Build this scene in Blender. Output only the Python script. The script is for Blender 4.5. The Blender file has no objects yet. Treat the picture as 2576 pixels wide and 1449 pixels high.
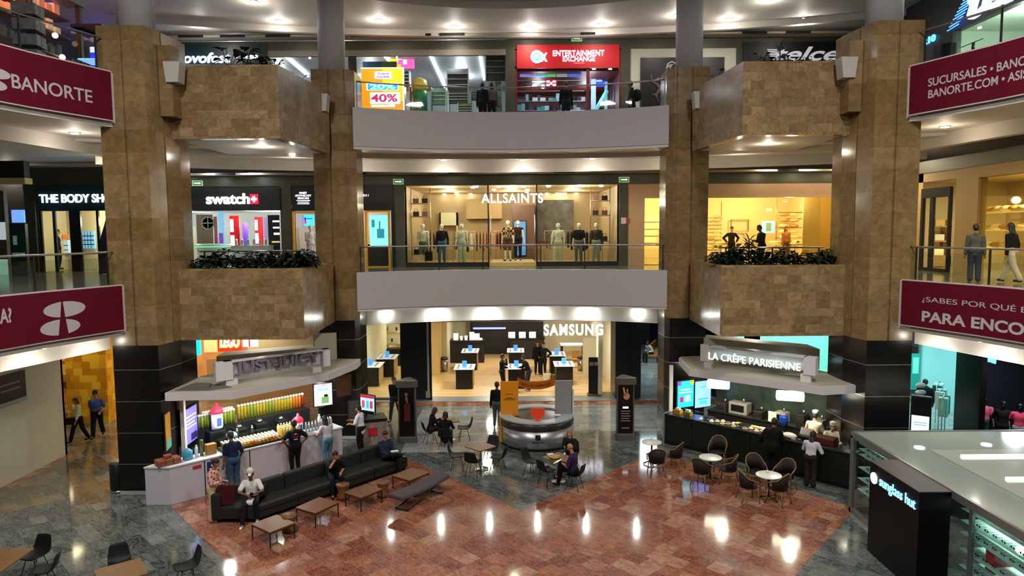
import bpy, math, random
from mathutils import Vector, Matrix
random.seed(7)
S = bpy.context.scene
COL = S.collection
PI = math.pi
# ---------------------------------------------------------------- camera
FPX = 1750.0; HZ = 580.0; RHO = 0.0068; EYE = 7.65
TH = math.atan((724.5 - HZ) / FPX)
cam_d = bpy.data.cameras.new('camera'); cam = bpy.data.objects.new('camera', cam_d); COL.objects.link(cam)
fw = Vector((0, math.cos(TH), -math.sin(TH))); up0 = Vector((0, math.sin(TH), math.cos(TH))); r0 = Vector((1, 0, 0))
rr = r0 * math.cos(RHO) - up0 * math.sin(RHO); uu = r0 * math.sin(RHO) + up0 * math.cos(RHO)
mw = Matrix((rr, uu, -fw)).transposed().to_4x4(); mw.translation = Vector((0, 0, EYE))
cam.matrix_world = mw
cam_d.sensor_width = 36.0; cam_d.lens = 36.0 * FPX / 2576.0; cam_d.clip_start = 0.1; cam_d.clip_end = 200
S.camera = cam
def ray(px, py):
    a = (px - 1288) / FPX; b = (724.5 - py) / FPX
    u = a * math.cos(RHO) + b * math.sin(RHO); v = -a * math.sin(RHO) + b * math.cos(RHO)
    return u, math.cos(TH) + v * math.sin(TH), -math.sin(TH) + v * math.cos(TH)
def onz(px, py, z):
    x, y, w = ray(px, py); t = (z - EYE) / w; return x * t, y * t
def ony(px, py, Y):
    x, y, w = ray(px, py); t = Y / y; return x * t, EYE + w * t
def onx(px, py, X):
    x, y, w = ray(px, py); t = X / x; return y * t, EYE + w * t
def rect(px0, py0, px1, py1, Y):
    xa, za = ony(px0, py0, Y); xb, zb = ony(px1, py1, Y)
    return min(xa, xb), min(za, zb), max(xa, xb), max(za, zb)
# ---------------------------------------------------------------- world, exposure
w = bpy.data.worlds.new('mall_air'); S.world = w; w.use_nodes = True
w.node_tree.nodes['Background'].inputs[0].default_value = (0.9, 0.92, 1.0, 1); w.node_tree.nodes['Background'].inputs[1].default_value = 0.05
S.view_settings.view_transform = 'Standard'; S.view_settings.look = 'None'; S.view_settings.exposure = 0.0; S.view_settings.gamma = 1.0
S.view_settings.use_curve_mapping = False
S.cycles.max_bounces = 6; S.cycles.diffuse_bounces = 3; S.cycles.glossy_bounces = 3; S.cycles.transmission_bounces = 6; S.cycles.transparent_max_bounces = 12
S.cycles.caustics_reflective = False; S.cycles.caustics_refractive = False; S.cycles.sample_clamp_indirect = 4.0
def area(name, x, y, z, sx, sy, power, color=(1, .93, .82), rot=(0, 0, 0), spread=180):
    l = bpy.data.lights.new(name, 'AREA'); l.shape = 'RECTANGLE'; l.size = sx; l.size_y = sy; l.energy = power; l.color = color
    l.spread = math.radians(spread)
    o = bpy.data.objects.new(name, l); COL.objects.link(o); o.location = (x, y, z); o.rotation_euler = rot
    return o
def bulb(name, x, y, z, power, color):
    l = bpy.data.lights.new(name, 'POINT'); l.energy = power; l.color = color; l.shadow_soft_size = .15
    o = bpy.data.objects.new(name, l); COL.objects.link(o); o.location = (x, y, z); return o
# unseen fill lights below the atrium roof, added to brighten the fascia fronts
for ax, ay in ((-7, 3), (7, 3), (-7, 11), (7, 11)):
    area('atrium_fill', ax, ay, 16.85, 1.2, 1.2, 1150, (1, .95, .90))
# ---------------------------------------------------------------- materials
def lin(h):
    h = h.lstrip('#'); c = [int(h[i:i + 2], 16) / 255 for i in (0, 2, 4)]
    return tuple(x / 12.92 if x <= .04045 else ((x + .055) / 1.055) ** 2.4 for x in c) + (1.0,)
MATS = {}
def mat(name, col='#808080', rough=.5, metal=0.0, emit=0.0, ecol=None, alpha=1.0, spec=.5, noise=0.0, nscale=8.0, bump=0.0):
    if name in MATS: return MATS[name]
    m = bpy.data.materials.new(name); m.use_nodes = True; nt = m.node_tree; b = nt.nodes['Principled BSDF']
    c = lin(col) if isinstance(col, str) else tuple(col) + (1,)
    b.inputs['Base Color'].default_value = c; b.inputs['Roughness'].default_value = rough; b.inputs['Metallic'].default_value = metal
    b.inputs['Specular IOR Level'].default_value = spec
    if emit:
        b.inputs['Emission Color'].default_value = lin(ecol) if ecol else c; b.inputs['Emission Strength'].default_value = emit
    if noise or bump:
        n = nt.nodes.new('ShaderNodeTexNoise'); n.inputs['Scale'].default_value = nscale; n.inputs['Detail'].default_value = 5
        g = nt.nodes.new('ShaderNodeNewGeometry'); nt.links.new(g.outputs['Position'], n.inputs['Vector'])
    if noise:
        mx = nt.nodes.new('ShaderNodeMix'); mx.data_type = 'RGBA'; mx.blend_type = 'MULTIPLY'; mx.inputs[0].default_value = noise
        mx.inputs[6].default_value = c
        rp = nt.nodes.new('ShaderNodeValToRGB'); rp.color_ramp.elements[0].position = .3; rp.color_ramp.elements[1].position = .7
        rp.color_ramp.elements[0].color = (.35, .35, .35, 1); rp.color_ramp.elements[1].color = (1, 1, 1, 1)
        nt.links.new(n.outputs['Fac'], rp.inputs[0]); nt.links.new(rp.outputs[0], mx.inputs[7]); nt.links.new(mx.outputs[2], b.inputs['Base Color'])
    if bump:
        bp = nt.nodes.new('ShaderNodeBump'); bp.inputs['Strength'].default_value = bump; bp.inputs['Distance'].default_value = .01
        nt.links.new(n.outputs['Fac'], bp.inputs['Height']); nt.links.new(bp.outputs[0], b.inputs['Normal'])
    MATS[name] = m; return m
def glass(name, tint='#cfe8e2', a=.12, rough=.02):
    """thin architectural glazing: mostly clear, with a faint tint and mirror reflections"""
    if name in MATS: return MATS[name]
    m = bpy.data.materials.new(name); m.use_nodes = True; nt = m.node_tree; nt.nodes.clear()
    o = nt.nodes.new('ShaderNodeOutputMaterial'); t = nt.nodes.new('ShaderNodeBsdfTransparent'); g = nt.nodes.new('ShaderNodeBsdfGlossy')
    g.inputs['Roughness'].default_value = rough; t.inputs[0].default_value = tuple(1 - a * (1 - k) * 2 for k in lin(tint)[:3]) + (1,)
    lw = nt.nodes.new('ShaderNodeLayerWeight'); lw.inputs[0].default_value = .5
    pw = nt.nodes.new('ShaderNodeMath'); pw.operation = 'POWER'; nt.links.new(lw.outputs['Facing'], pw.inputs[0]); pw.inputs[1].default_value = 4
    f = nt.nodes.new('ShaderNodeMath'); f.operation = 'MULTIPLY_ADD'; nt.links.new(pw.outputs[0], f.inputs[0]); f.inputs[1].default_value = .55; f.inputs[2].default_value = .025
    mx = nt.nodes.new('ShaderNodeMixShader'); nt.links.new(f.outputs[0], mx.inputs[0]); nt.links.new(t.outputs[0], mx.inputs[1])
    nt.links.new(g.outputs[0], mx.inputs[2]); nt.links.new(mx.outputs[0], o.inputs[0]); MATS[name] = m; return m
def tilemat(name, cols, tw, th, plan=False, rot=0.0, stagger=.5, rough=.15, nscale=2.5, namt=.5, vein=None, grout=.0, spec=.5, stretch=None):
    """stone slabs: one random tone per slab, a cloudy grain inside it, optional pale veins"""
    m = bpy.data.materials.new(name); m.use_nodes = True; nt = m.node_tree; b = nt.nodes['Principled BSDF']; L = nt.links.new
    def N(t, **k):
        n = nt.nodes.new(t)
        for a_, v_ in k.items(): setattr(n, a_, v_)
        return n
    def MA(op, a_, b_=None):
        n = N('ShaderNodeMath', operation=op)
        for i, q in enumerate((a_, b_)):
            if q is None: continue
            if isinstance(q, (int, float)): n.inputs[i].default_value = q
            else: L(q, n.inputs[i])
        return n.outputs[0]
    g = N('ShaderNodeNewGeometry'); vr = N('ShaderNodeVectorRotate'); vr.rotation_type = 'Z_AXIS'; vr.inputs['Angle'].default_value = rot
    L(g.outputs['Position'], vr.inputs['Vector']); sp = N('ShaderNodeSeparateXYZ'); L(vr.outputs[0], sp.inputs[0])
    if plan: U, V = sp.outputs[0], sp.outputs[1]
    else: U, V = MA('ADD', sp.outputs[0], sp.outputs[1]), sp.outputs[2]
    v = MA('DIVIDE', V, th); vf = MA('FLOOR', v)
    wn0 = N('ShaderNodeTexWhiteNoise', noise_dimensions='1D'); L(vf, wn0.inputs['W'])
    off = MA('MULTIPLY', wn0.outputs[0], stagger * 2)
    u = MA('ADD', MA('DIVIDE', U, tw), off)
    nz1 = N('ShaderNodeTexNoise', noise_dimensions='1D')
    uf = MA('FLOOR', u)
    cb = N('ShaderNodeCombineXYZ'); L(uf, cb.inputs[0]); L(vf, cb.inputs[1])
    wn = N('ShaderNodeTexWhiteNoise', noise_dimensions='3D'); L(cb.outputs[0], wn.inputs['Vector'])
    rp = N('ShaderNodeValToRGB'); rp.color_ramp.interpolation = 'CONSTANT'
    e = rp.color_ramp.elements
    while len(e) < len(cols): e.new(1)
    for i, c in enumerate(cols): e[i].position = i / len(cols); e[i].color = lin(c)
    L(wn.outputs['Value'], rp.inputs[0])
    ns = N('ShaderNodeTexNoise'); ns.inputs['Scale'].default_value = nscale; ns.inputs['Detail'].default_value = 8; ns.inputs['Roughness'].default_value = .65; ns.inputs['Distortion'].default_value = .6
    vs = N('ShaderNodeVectorMath', operation='MULTIPLY_ADD'); L(wn.outputs['Color'], vs.inputs[0]); vs.inputs[1].default_value = (30, 30, 30)
    if stretch:
        mp = N('ShaderNodeVectorMath', operation='MULTIPLY'); L(vr.outputs[0], mp.inputs[0]); mp.inputs[1].default_value = stretch; L(mp.outputs[0], vs.inputs[2])
    else: L(g.outputs['Position'], vs.inputs[2])
    L(vs.outputs[0], ns.inputs['Vector'])
    r2 = N('ShaderNodeValToRGB'); r2.color_ramp.elements[0].position = .32; r2.color_ramp.elements[1].position = .68
    r2.color_ramp.elements[0].color = (1 - namt,) * 3 + (1,); r2.color_ramp.elements[1].color = (1.0 + namt * .4,) * 3 + (1,)
    L(ns.outputs['Fac'], r2.inputs[0])
    mx = N('ShaderNodeMix', data_type='RGBA', blend_type='MULTIPLY'); mx.inputs[0].default_value = 1; L(rp.outputs[0], mx.inputs[6]); L(r2.outputs[0], mx.inputs[7])
    out = mx.outputs[2]
    if vein:
        n2 = N('ShaderNodeTexNoise'); n2.inputs['Scale'].default_value = nscale * .9; n2.inputs['Detail'].default_value = 10; n2.inputs['Distortion'].default_value = 2.2; n2.inputs['Roughness'].default_value = .7
        L(vs.outputs[0], n2.inputs['Vector'])
        r3 = N('ShaderNodeValToRGB'); el = r3.color_ramp.elements; el[0].position = .46; el[0].color = (0, 0, 0, 1); el[1].position = .5; el[1].color = (1, 1, 1, 1)
        k = el.new(.54); k.color = (0, 0, 0, 1); L(n2.outputs['Fac'], r3.inputs[0])
        m3 = N('ShaderNodeMix', data_type='RGBA'); L(MA('MULTIPLY', r3.outputs[0], .45), m3.inputs[0]); L(out, m3.inputs[6]); m3.inputs[7].default_value = lin(vein); out = m3.outputs[2]
    if grout:
        fu = MA('FRACT', u); fv = MA('FRACT', v)
        a1 = MA('MINIMUM', MA('LESS_THAN', fu, grout / tw), 1); a2 = MA('LESS_THAN', fv, grout / th)
        m4 = N('ShaderNodeMix', data_type='RGBA', blend_type='MULTIPLY'); L(MA('MULTIPLY', MA('MAXIMUM', a1, a2), .5), m4.inputs[0]); L(out, m4.inputs[6]); m4.inputs[7].default_value = (.1, .1, .1, 1); out = m4.outputs[2]
    L(out, b.inputs['Base Color']); b.inputs['Roughness'].default_value = rough; b.inputs['Specular IOR Level'].default_value = spec
    MATS[name] = m; return m
STONE = tilemat('travertine_slabs', ['#957c58', '#8a7150', '#9c825d', '#8f7753', '#866e4b', '#a18761', '#927a55'], .42, .25, rough=.22, nscale=5, namt=.38, grout=.004)
STONEC = tilemat('travertine_column', ['#8c734d', '#806840', '#927953', '#866f48'], 5.0, .62, stagger=0, rough=.18, nscale=4, namt=.34, grout=.007)
FGREY = tilemat('grey_marble_floor', ['#4a5150', '#5b625f', '#3f4746', '#6d716b', '#464e4d', '#575d5a'], .62, .36, plan=True, rot=math.radians(45), rough=.09, nscale=1.3, namt=.45, vein='#8f938f', spec=.8, stretch=(1, 2.6, 1))
FPINK = tilemat('red_marble_floor', ['#8f523d', '#9c6852', '#834633', '#a87c64', '#925a44', '#875040', '#9c6043', '#7a3f2f'], .46, .46, plan=True, rot=math.radians(45), rough=.09, nscale=4.2, namt=.6, spec=.6, vein='#b8937c', stretch=(1, 1.8, 1))
FTAN = tilemat('brown_marble_floor', ['#6b6656', '#857e6b', '#5a5546', '#776b5a', '#7d5f45', '#625e50'], .62, .36, plan=True, rot=math.radians(45), rough=.10, nscale=1.3, namt=.4, vein='#8f8772', spec=.8, stretch=(1, 2.2, 1))
FLITE = tilemat('pale_marble_floor', ['#8f9290', '#7c8280', '#9a9a94', '#868b89'], 1.1, .35, plan=True, rough=.08, nscale=1.8, namt=.35, vein='#c9c9c4', spec=.8, stretch=(1, 2.5, 1))
FOAK = tilemat('oak_floor', ['#d3b078', '#c9a56c', '#dab984', '#cda96f'], 1.6, .14, plan=True, rough=.35, nscale=6, namt=.15, stretch=(.3, 3, 1))
WHITE = mat('white_plaster', '#d9d3cb', .6, noise=.12, nscale=1.5)
GREYP = mat('grey_fascia_paint', '#b9b5b6', .5)
CREAM = mat('cream_hoarding', '#c2bda4', .6, noise=.1, nscale=2)
BLACKG = mat('black_granite', '#14110f', .18, spec=.4)
STRIP = mat('steel_inlay', '#a8a8a8', .3, metal=.9)
OLIVE = mat('olive_lintel', '#4b4b3c', .45, metal=.3, noise=.2, nscale=.7)
CHROME = mat('brushed_steel', '#b5b5b5', .28, metal=1)
DSTEEL = mat('dark_steel', '#4a4a4a', .35, metal=.9)
BLACK = mat('black_plastic', '#0c0c0d', .4)
BLACKM = mat('black_matt', '#0a0a0c', .7, spec=.2)
CLEAR = glass('clear_glass')
# ---------------------------------------------------------------- mesh builder
class MB:
    def __init__(s): s.v = []; s.f = []; s.m = []; s.s = []
    def add(s, vs, fs, mi=0, smooth=False, X=None):
        k = len(s.v); s.v += [tuple(X @ Vector(p)) if X else tuple(p) for p in vs]
        s.f += [tuple(k + i for i in f) for f in fs]; s.m += [mi] * len(fs); s.s += [smooth] * len(fs); return s
    def box(s, x0, y0, z0, x1, y1, z1, mi=0, X=None):
        v = [(x, y, z) for z in (z0, z1) for y in (y0, y1) for x in (x0, x1)]
        return s.add(v, [(0, 2, 3, 1), (4, 5, 7, 6), (0, 1, 5, 4), (2, 6, 7, 3), (0, 4, 6, 2), (1, 3, 7, 5)], mi, False, X)
    def cbox(s, c, d, mi=0, X=None):
        return s.box(c[0] - d[0] / 2, c[1] - d[1] / 2, c[2] - d[2] / 2, c[0] + d[0] / 2, c[1] + d[1] / 2, c[2] + d[2] / 2, mi, X)
    def prism(s, poly, z0, z1, mi=0, X=None):
        n = len(poly)
        if sum(poly[i][0] * poly[(i + 1) % n][1] - poly[(i + 1) % n][0] * poly[i][1] for i in range(n)) < 0: poly = poly[::-1]
        v = [(p[0], p[1], z0) for p in poly] + [(p[0], p[1], z1) for p in poly]
        fs = [tuple(range(n - 1, -1, -1)), tuple(range(n, 2 * n))] + [(i, (i + 1) % n, n + (i + 1) % n, n + i) for i in range(n)]
        return s.add(v, fs, mi, False, X)
    def strip(s, pts, z0, z1, th, mi=0, side=1, X=None):
        """a vertical band of thickness th along a plan polyline"""
        off = []
        for i, p in enumerate(pts):
            a = pts[max(i - 1, 0)]; b = pts[min(i + 1, len(pts) - 1)]
            dx, dy = b[0] - a[0], b[1] - a[1]; l = math.hypot(dx, dy) or 1
            off.append((p[0] - dy / l * th * side, p[1] + dx / l * th * side))
        for i in range(len(pts) - 1):
            q = [pts[i], pts[i + 1], off[i + 1], off[i]]
            s.prism(q, z0, z1, mi, X)
        return s
    def lathe(s, prof, c=(0, 0, 0), n=20, mi=0, X=None, smooth=True, sx=1, sy=1):
        v = []; fs = []
        for r, z in prof:
            for i in range(n):
                a = 2 * PI * i / n; v.append((c[0] + r * math.cos(a) * sx, c[1] + r * math.sin(a) * sy, c[2] + z))
        for j in range(len(prof) - 1):
            for i in range(n):
                fs.append((j * n + i, j * n + (i + 1) % n, (j + 1) * n + (i + 1) % n, (j + 1) * n + i))
        fs.append(tuple(range(n - 1, -1, -1))); fs.append(tuple((len(prof) - 1) * n + i for i in range(n)))
        return s.add(v, fs, mi, smooth, X)
    def cyl(s, c, r, h, n=16, mi=0, r2=None, X=None): return s.lathe([(r, 0), (r if r2 is None else r2, h)], c, n, mi, X)
    def sph(s, c, r, n=12, mi=0, X=None):
        r = (r, r, r) if isinstance(r, (int, float)) else r
        m = n // 2; prof = [(max(math.sin(PI * j / m), .002), -math.cos(PI * j / m)) for j in range(m + 1)]
        T = Matrix.Translation(Vector(c)) @ Matrix.Diagonal((*r, 1))
        return s.lathe(prof, (0, 0, 0), n, mi, (X @ T) if X else T)
    def tube(s, pts, r, n=8, mi=0, X=None, closed=False):
        pts = [Vector(p) for p in pts]; v = []; fs = []; N = len(pts)
        rs = r if isinstance(r, (list, tuple)) else [r] * N
        t0 = (pts[1] - pts[0]).normalized(); up = Vector((0, 0, 1)) if abs(t0.z) < .9 else Vector((1, 0, 0))
        a = t0.cross(up).normalized()
        for i, p in enumerate(pts):
            if closed: t = (pts[(i + 1) % N] - pts[i - 1]).normalized()
            else: t = (pts[min(i + 1, N - 1)] - pts[max(i - 1, 0)]).normalized()
            a = (a - t * a.dot(t)); a = a.normalized() if a.length > 1e-6 else t.orthogonal().normalized(); b = t.cross(a)
            for k in range(n):
                q = 2 * PI * k / n; v.append(tuple(p + (a * math.cos(q) + b * math.sin(q)) * rs[i]))
        for i in range(N if closed else N - 1):
            j = (i + 1) % N
            for k in range(n): fs.append((i * n + k, j * n + k, j * n + (k + 1) % n, i * n + (k + 1) % n))
        if not closed: fs.append(tuple(range(n))); fs.append(tuple((N - 1) * n + k for k in range(n - 1, -1, -1)))
        return s.add(v, fs, mi, True, X)
    def build(s, name, m, parent=None, loc=None, rz=0, bevel=0, seg=2, kind=None):
        me = bpy.data.meshes.new(name); me.from_pydata(s.v, [], s.f)
        for mm in (m if isinstance(m, (list, tuple)) else [m]): me.materials.append(mm)
        me.polygons.foreach_set('material_index', s.m); me.polygons.foreach_set('use_smooth', s.s); me.update()
        o = bpy.data.objects.new(name, me); COL.objects.link(o)
        if parent: o.parent = parent
        if loc is not None: o.location = loc
        if rz: o.rotation_euler[2] = rz
        if bevel:
            b = o.modifiers.new('bevel', 'BEVEL'); b.width = bevel; b.segments = seg; b.limit_method = 'ANGLE'
        if kind: o['kind'] = kind
        return o
def tag(o, label, cat, group=None, kind=None):
    o['label'] = label; o['category'] = cat
    if group: o['group'] = group
    if kind: o['kind'] = kind
    return o
def thing(name, label, cat, loc=(0, 0, 0), rz=0, group=None):
    o = bpy.data.objects.new(name, None); COL.objects.link(o); o.location = loc; o.rotation_euler[2] = rz
    o.empty_display_size = .1
    return tag(o, label, cat, group)
def dup(root, loc=None, rz=None, label=None, group=None):
    def cp(o, par):
        c = o.copy(); COL.objects.link(c)
        if par: c.parent = par
        for ch in KIDS.get(o.name, ()): cp(ch, c)
        return c
    KIDS = {}
    def walk(o):
        KIDS[o.name] = list(o.children)
        for q in o.children: walk(q)
    walk(root)
    r = cp(root, None)
    if loc is not None: r.location = loc
    if rz is not None: r.rotation_euler[2] = rz
    if label: r['label'] = label
    if group: r['group'] = group
    return r
def struct(name, mb, m, **k): return mb.build(name, m, kind='structure', **k)
def text(body, x, z, width, height, m, Y=None, parent=None, X=None, ext=.02, bold=0.0, shear=0.0, name='lettering', lines=1, centre=True, space=1.0):
    """lettering fitted to width x height; stands in the local XZ plane facing -Y, lower-left (or centre) at x, z"""
    c = bpy.data.curves.new('t', 'FONT'); c.body = body; c.extrude = ext; c.offset = bold; c.shear = shear; c.space_character = space
    if lines > 1: c.align_x = 'CENTER'
    t = bpy.data.objects.new('t', c); me = bpy.data.meshes.new_from_object(t); bpy.data.objects.remove(t); bpy.data.curves.remove(c)
    vs = [v.co for v in me.vertices]; x0 = min(v.x for v in vs); x1 = max(v.x for v in vs); y0 = min(v.y for v in vs); y1 = max(v.y for v in vs)
    sx = width / (x1 - x0); sy = height / (y1 - y0); cx = (x0 + x1) / 2 if centre else x0; cy = (y0 + y1) / 2
    for v in me.vertices:
        p = v.co; v.co = Vector(((p.x - cx) * sx + x, (Y or 0) - p.z, (p.y - cy) * sy + z))
    if X: me.transform(X)
    me.name = name; me.materials.append(m); o = bpy.data.objects.new(name, me); COL.objects.link(o)
    if parent: o.parent = parent
    return o
def frameX(ax, ay, bx, by, z=0):
    """matrix whose local x runs from a to b in plan and local -y faces the viewer's side"""
    a = math.atan2(by - ay, bx - ax); return Matrix.Translation((ax, ay, z)) @ Matrix.Rotation(a, 4, 'Z')
# ================================================================ THE SHELL
def arc(xh, ye, ym, n=24, x0=None, x1=None):
    sg = ym - ye; R = (xh * xh + sg * sg) / (2 * sg); cy = ym - R
    x0 = -xh if x0 is None else x0; x1 = xh if x1 is None else x1
    return [(x0 + (x1 - x0) * i / n, cy + math.sqrt(R * R - (x0 + (x1 - x0) * i / n) ** 2)) for i in range(n + 1)]
WING = [(10.95, 20.3), (11.3, 19.6), (12.0, 17.6), (12.5, 15.5), (12.9, 12.5), (13.0, 9)]
def mir(p): return [(-a, b) for a, b in p]
edge = mir(WING[::-1]) + [(-10.3, 21.2), (-7.1, 21.2), (-6.75, 25.1), (-6.5, 25.6)] + arc(5.65, 25.45, 26.7) + [(6.5, 25.6), (6.75, 25.1), (7.1, 21.2), (10.3, 21.2)] + WING
slab = edge + [(24, 9), (24, 46), (-24, 46), (-24, 9)]
# ground floor: one mesh, marble zones as inlays
g = MB()
g.box(-26, -3, -.3, 26, 46, 0, 0)
red = [(-9.64, 19.01), (-6.15, 14.96), (-4.0, 12.4), (-1.5, 9), (1.5, 9), (4.2, 12.4), (6.21, 14.79), (9.1, 18.2), (9.3, 18.6), (7.3, 21.2), (4.77, 23.34), (.2, 18.48), (-2.14, 21.33), (-3.6, 22.9), (-5.4, 23.6)]
g.prism(red, 0, .004, 1)
g.prism([(-9.9, 22.2), (-3.9, 30.05), (10, 30.05), (10, 30.9), (-9.9, 30.9), (-16, 30.9), (-16, 22)], 0, .002, 2)
g.box(-12, 29.95, 0, 12, 30.75, .004, 1)
g.prism([(-15.5, 12), (-15.2, 12), (-15.2, 24.2), (-15.5, 23.6)], 0, .005, 1)
g.prism([(-15.2, 17.5), (-9.9, 22.2), (-9.9, 30), (-15.2, 24.2)], 0, .003, 2)
g.box(-3.9, 26.0, 0, 22, 29.95, .002, 3)
g.box(-3.9, 23.6, 0, -1, 26.0, .002, 3)
g.box(5.7, 30.75, 0, 22, 46, .003, 3)
struct('floor', g, [FGREY, FPINK, FTAN, FLITE])
FL2 = mat('upper_floor_polish', '#6d6a5c', .12, spec=.8, noise=.3, nscale=1.2)
struct('floor_second', MB().prism(slab, 5.75, 6.05), FL2)
struct('floor_third', MB().prism(slab, 11.7, 12.0), FL2)
struct('ceiling_first', MB().prism(slab, 4.72, 4.95), WHITE)
struct('ceiling_second', MB().prism(slab, 10.62, 10.9), WHITE)
c3 = MB()
inner = mir(WING[::-1]) + arc(11.0, 20.3, 27.7, 30) + WING[1:]
c3.prism(inner + [(26, 9), (26, 46), (-26, 46), (-26, 9)], 16.2, 16.5)
inner2 = mir([(a - 1.0, b) for a, b in WING][::-1]) + arc(10.2, 19.6, 26.2, 30) + [(a - 1.0, b) for a, b in WING[1:]]
c3.prism(inner2 + [(26, 9), (26, 46), (-26, 46), (-26, 9)], 16.5, 16.75)
c3.prism([(-26, 46), (-26, -3), (26, -3), (26, 46)], 16.95, 17.2)
struct('ceiling_third', c3, WHITE)
# curved fascias of the two galleries
for lv, z0, z1 in ((2, 4.8, 6.16), (3, 10.72, 12.1)):
    struct('trim_fascia_centre', MB().strip(arc(5.68, 25.4, 26.65), z0, z1, .2), GREYP)
    for sg, nm in ((-1, 'left'), (1, 'right')):
        pts = [(sg * a, b) for a, b in [(11.05, 19.9)] + WING[1:]]
        struct('trim_fascia_' + nm, MB().strip(pts, z0, z1, .22, side=sg * 1), GREYP)
# ceiling steps and bulkheads following the curve
for z0, z1, ye, ym, th in ((3.98, 4.72, 27.1, 28.5, .3), (10.14, 10.62, 28.4, 30.0, .25), (10.45, 10.62, 26.3, 27.6, .12)):
    struct('trim_bulkhead', MB().strip(arc(5.7 if z0 < 5 else 15.0, ye if z0 < 5 else ye - 3, ym, 40), z0, z1, th), WHITE)
struct('trim_bulkhead', MB().strip(arc(15.5, 28.0, 30.6, 40), 15.95, 16.2, .25), WHITE)
for sg in (-1, 1):
    for k, (ya, yb, dz) in enumerate(((22.4, 24.2, .1), (25.2, 27.4, .14), (27.4, 29.2, .16))):
        struct('trim_ceiling_step', MB().prism([(sg * 7.2, yb + .5), (sg * 10.5, (ya + yb) / 2 + .75), (sg * 15.4, ya - .4), (sg * 15.4, ya - 1.2), (sg * 10.5, (ya + yb) / 2 + .1), (sg * 7.2, yb)], 10.62 - dz, 10.63), WHITE)
for sg in (-1, 1):
    struct('trim_bulkhead', MB().strip([(sg * 12.2, 20.9), (sg * 13.0, 17.6), (sg * 13.6, 12)], 4.15, 4.72, .3, side=sg), WHITE)
    struct('trim_bulkhead', MB().strip([(sg * 13.4, 24.0), (sg * 14.0, 17.6), (sg * 14.3, 12)], 10.2, 10.62, .3, side=sg), WHITE)
# columns
def column(sg, outer):
    P = lambda pts: [(sg * a, b) for a, b in pts]
    nm = 'column'
    if outer:
        base = P([(11.52, 19.84), (10.21, 19.84), (10.05, 20.9), (10.05, 21.9), (11.7, 21.9), (11.7, 20.5)])
        st = P([(11.52, 19.84), (10.85, 19.84), (10.85, 19.9), (10.78, 19.9), (10.78, 19.84), (10.21, 19.84), (10.07, 20.5), (10.12, 20.5), (10.12, 20.58), (10.07, 20.58), (10.0, 21.3), (10.0, 21.9), (11.7, 21.9), (11.7, 20.5)])
        cx, cy, r = 10.85, 20.75, .5
    else:
        base = P([(7.05, 25.2), (5.75, 25.2), (5.62, 25.5), (5.62, 26.6), (7.05, 26.6)])
        st = P([(7.08, 25.2), (6.5, 25.2), (6.5, 25.26), (6.43, 25.26), (6.43, 25.2), (5.95, 25.2), (5.9, 25.25), (5.84, 25.25), (5.62, 25.55), (5.62, 26.6), (7.08, 26.6)])
        cx, cy, r = 6.5, 25.9, .48
    side = 'left' if sg < 0 else 'right'; pos = 'outer' if outer else 'inner'
    t = thing('column', 'tall %s column on the %s, stone-clad above a black granite base' % (pos, side), 'column', (0, 0, 0))
    MB().prism(st, 4.42, 13.4).build('stone_cladding', STONEC, t)
    b = MB().prism(base, .12, 4.42, 0)
    for k in range(5):
        z = .93 * (k + 1) - .02
        if z < 4.3:
            n = len(base); cxm = sum(p[0] for p in base) / n; cym = sum(p[1] for p in base) / n
            b.prism([(cxm + (p[0] - cxm) * 1.006, cym + (p[1] - cym) * 1.006) for p in base], z, z + .018, 1)
    b.build('granite_base', [BLACKG, STRIP], t)
    MB().prism([(p[0] * 1.0 + (0.01 if 0 else 0), p[1] - .015) for p in base], 0.006, .12).build('plinth', mat('pale_plinth', '#9fa3a0', .3), t)
    MB().cyl((sg * cx, cy, 13.4), r, 3.55, 32).build('upper_shaft', mat('white_column_paint', '#b4b2b4', .55), t)
    # stone corbel under the light bracket
    if outer:
        MB().prism(P([(10.07, 20.35), (9.72, 20.4), (9.72, 20.9), (10.06, 20.9)]), 11.0, 13.0).build('corbel', STONEC, t)
    else:
        MB().prism(P([(6.95, 24.75), (6.45, 24.75), (6.45, 25.2), (6.95, 25.2)]), 11.2, 12.55).build('corbel', STONEC, t)
    return t
for sg in (-1, 1): column(sg, True); column(sg, False)
# planter balconies
SOIL = mat('dark_soil', '#120f0b', .9)
def planter(sg, lv):
    xf = 6.3 if lv == 2 else 6.85; z0, z1 = (4.4, 6.56) if lv == 2 else (10.42, 12.56)
    side = 'left' if sg < 0 else 'right'; yf = 20.92
    out = [(10.12, yf), (xf, yf), (6.42, 25.0), (6.42, 25.2)] ; inn = [(6.7, 25.2), (6.7, 24.9), (xf + .28, yf + .3), (10.12, yf + .3)]
    t = thing('planter_balcony', '%s planter balcony of mottled tan stone on the %s floor, between the two columns' % (side, 'second' if lv == 2 else 'third'), 'planter')
    w1 = MB()
    P = lambda p: [(sg * a, b) for a, b in p]
    w1.prism(P(out[:2] + inn[2:]), z0, z1).prism(P([out[1], out[2], inn[1], inn[2]]), z0, z1)
    w1.build('parapet', STONE, t)
    MB().prism(P([(10.12, yf + .02), (xf + .02, yf + .02), (6.45, 25.0), (6.9, 25.15), (10.12, 25.15)]), z0 + .02, z0 + .28).build('underside', WHITE, t)
    MB().prism(P([(10.12, yf + .3), (xf + .28, yf + .3), (6.75, 24.9), (7.4, 24.9), (7.9, yf + 1.2), (10.12, yf + 1.2)]), z1 - .5, z1 - .08).build('soil', SOIL, t)
for sg in (-1, 1):
    for lv in (2, 3): planter(sg, lv)
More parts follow.
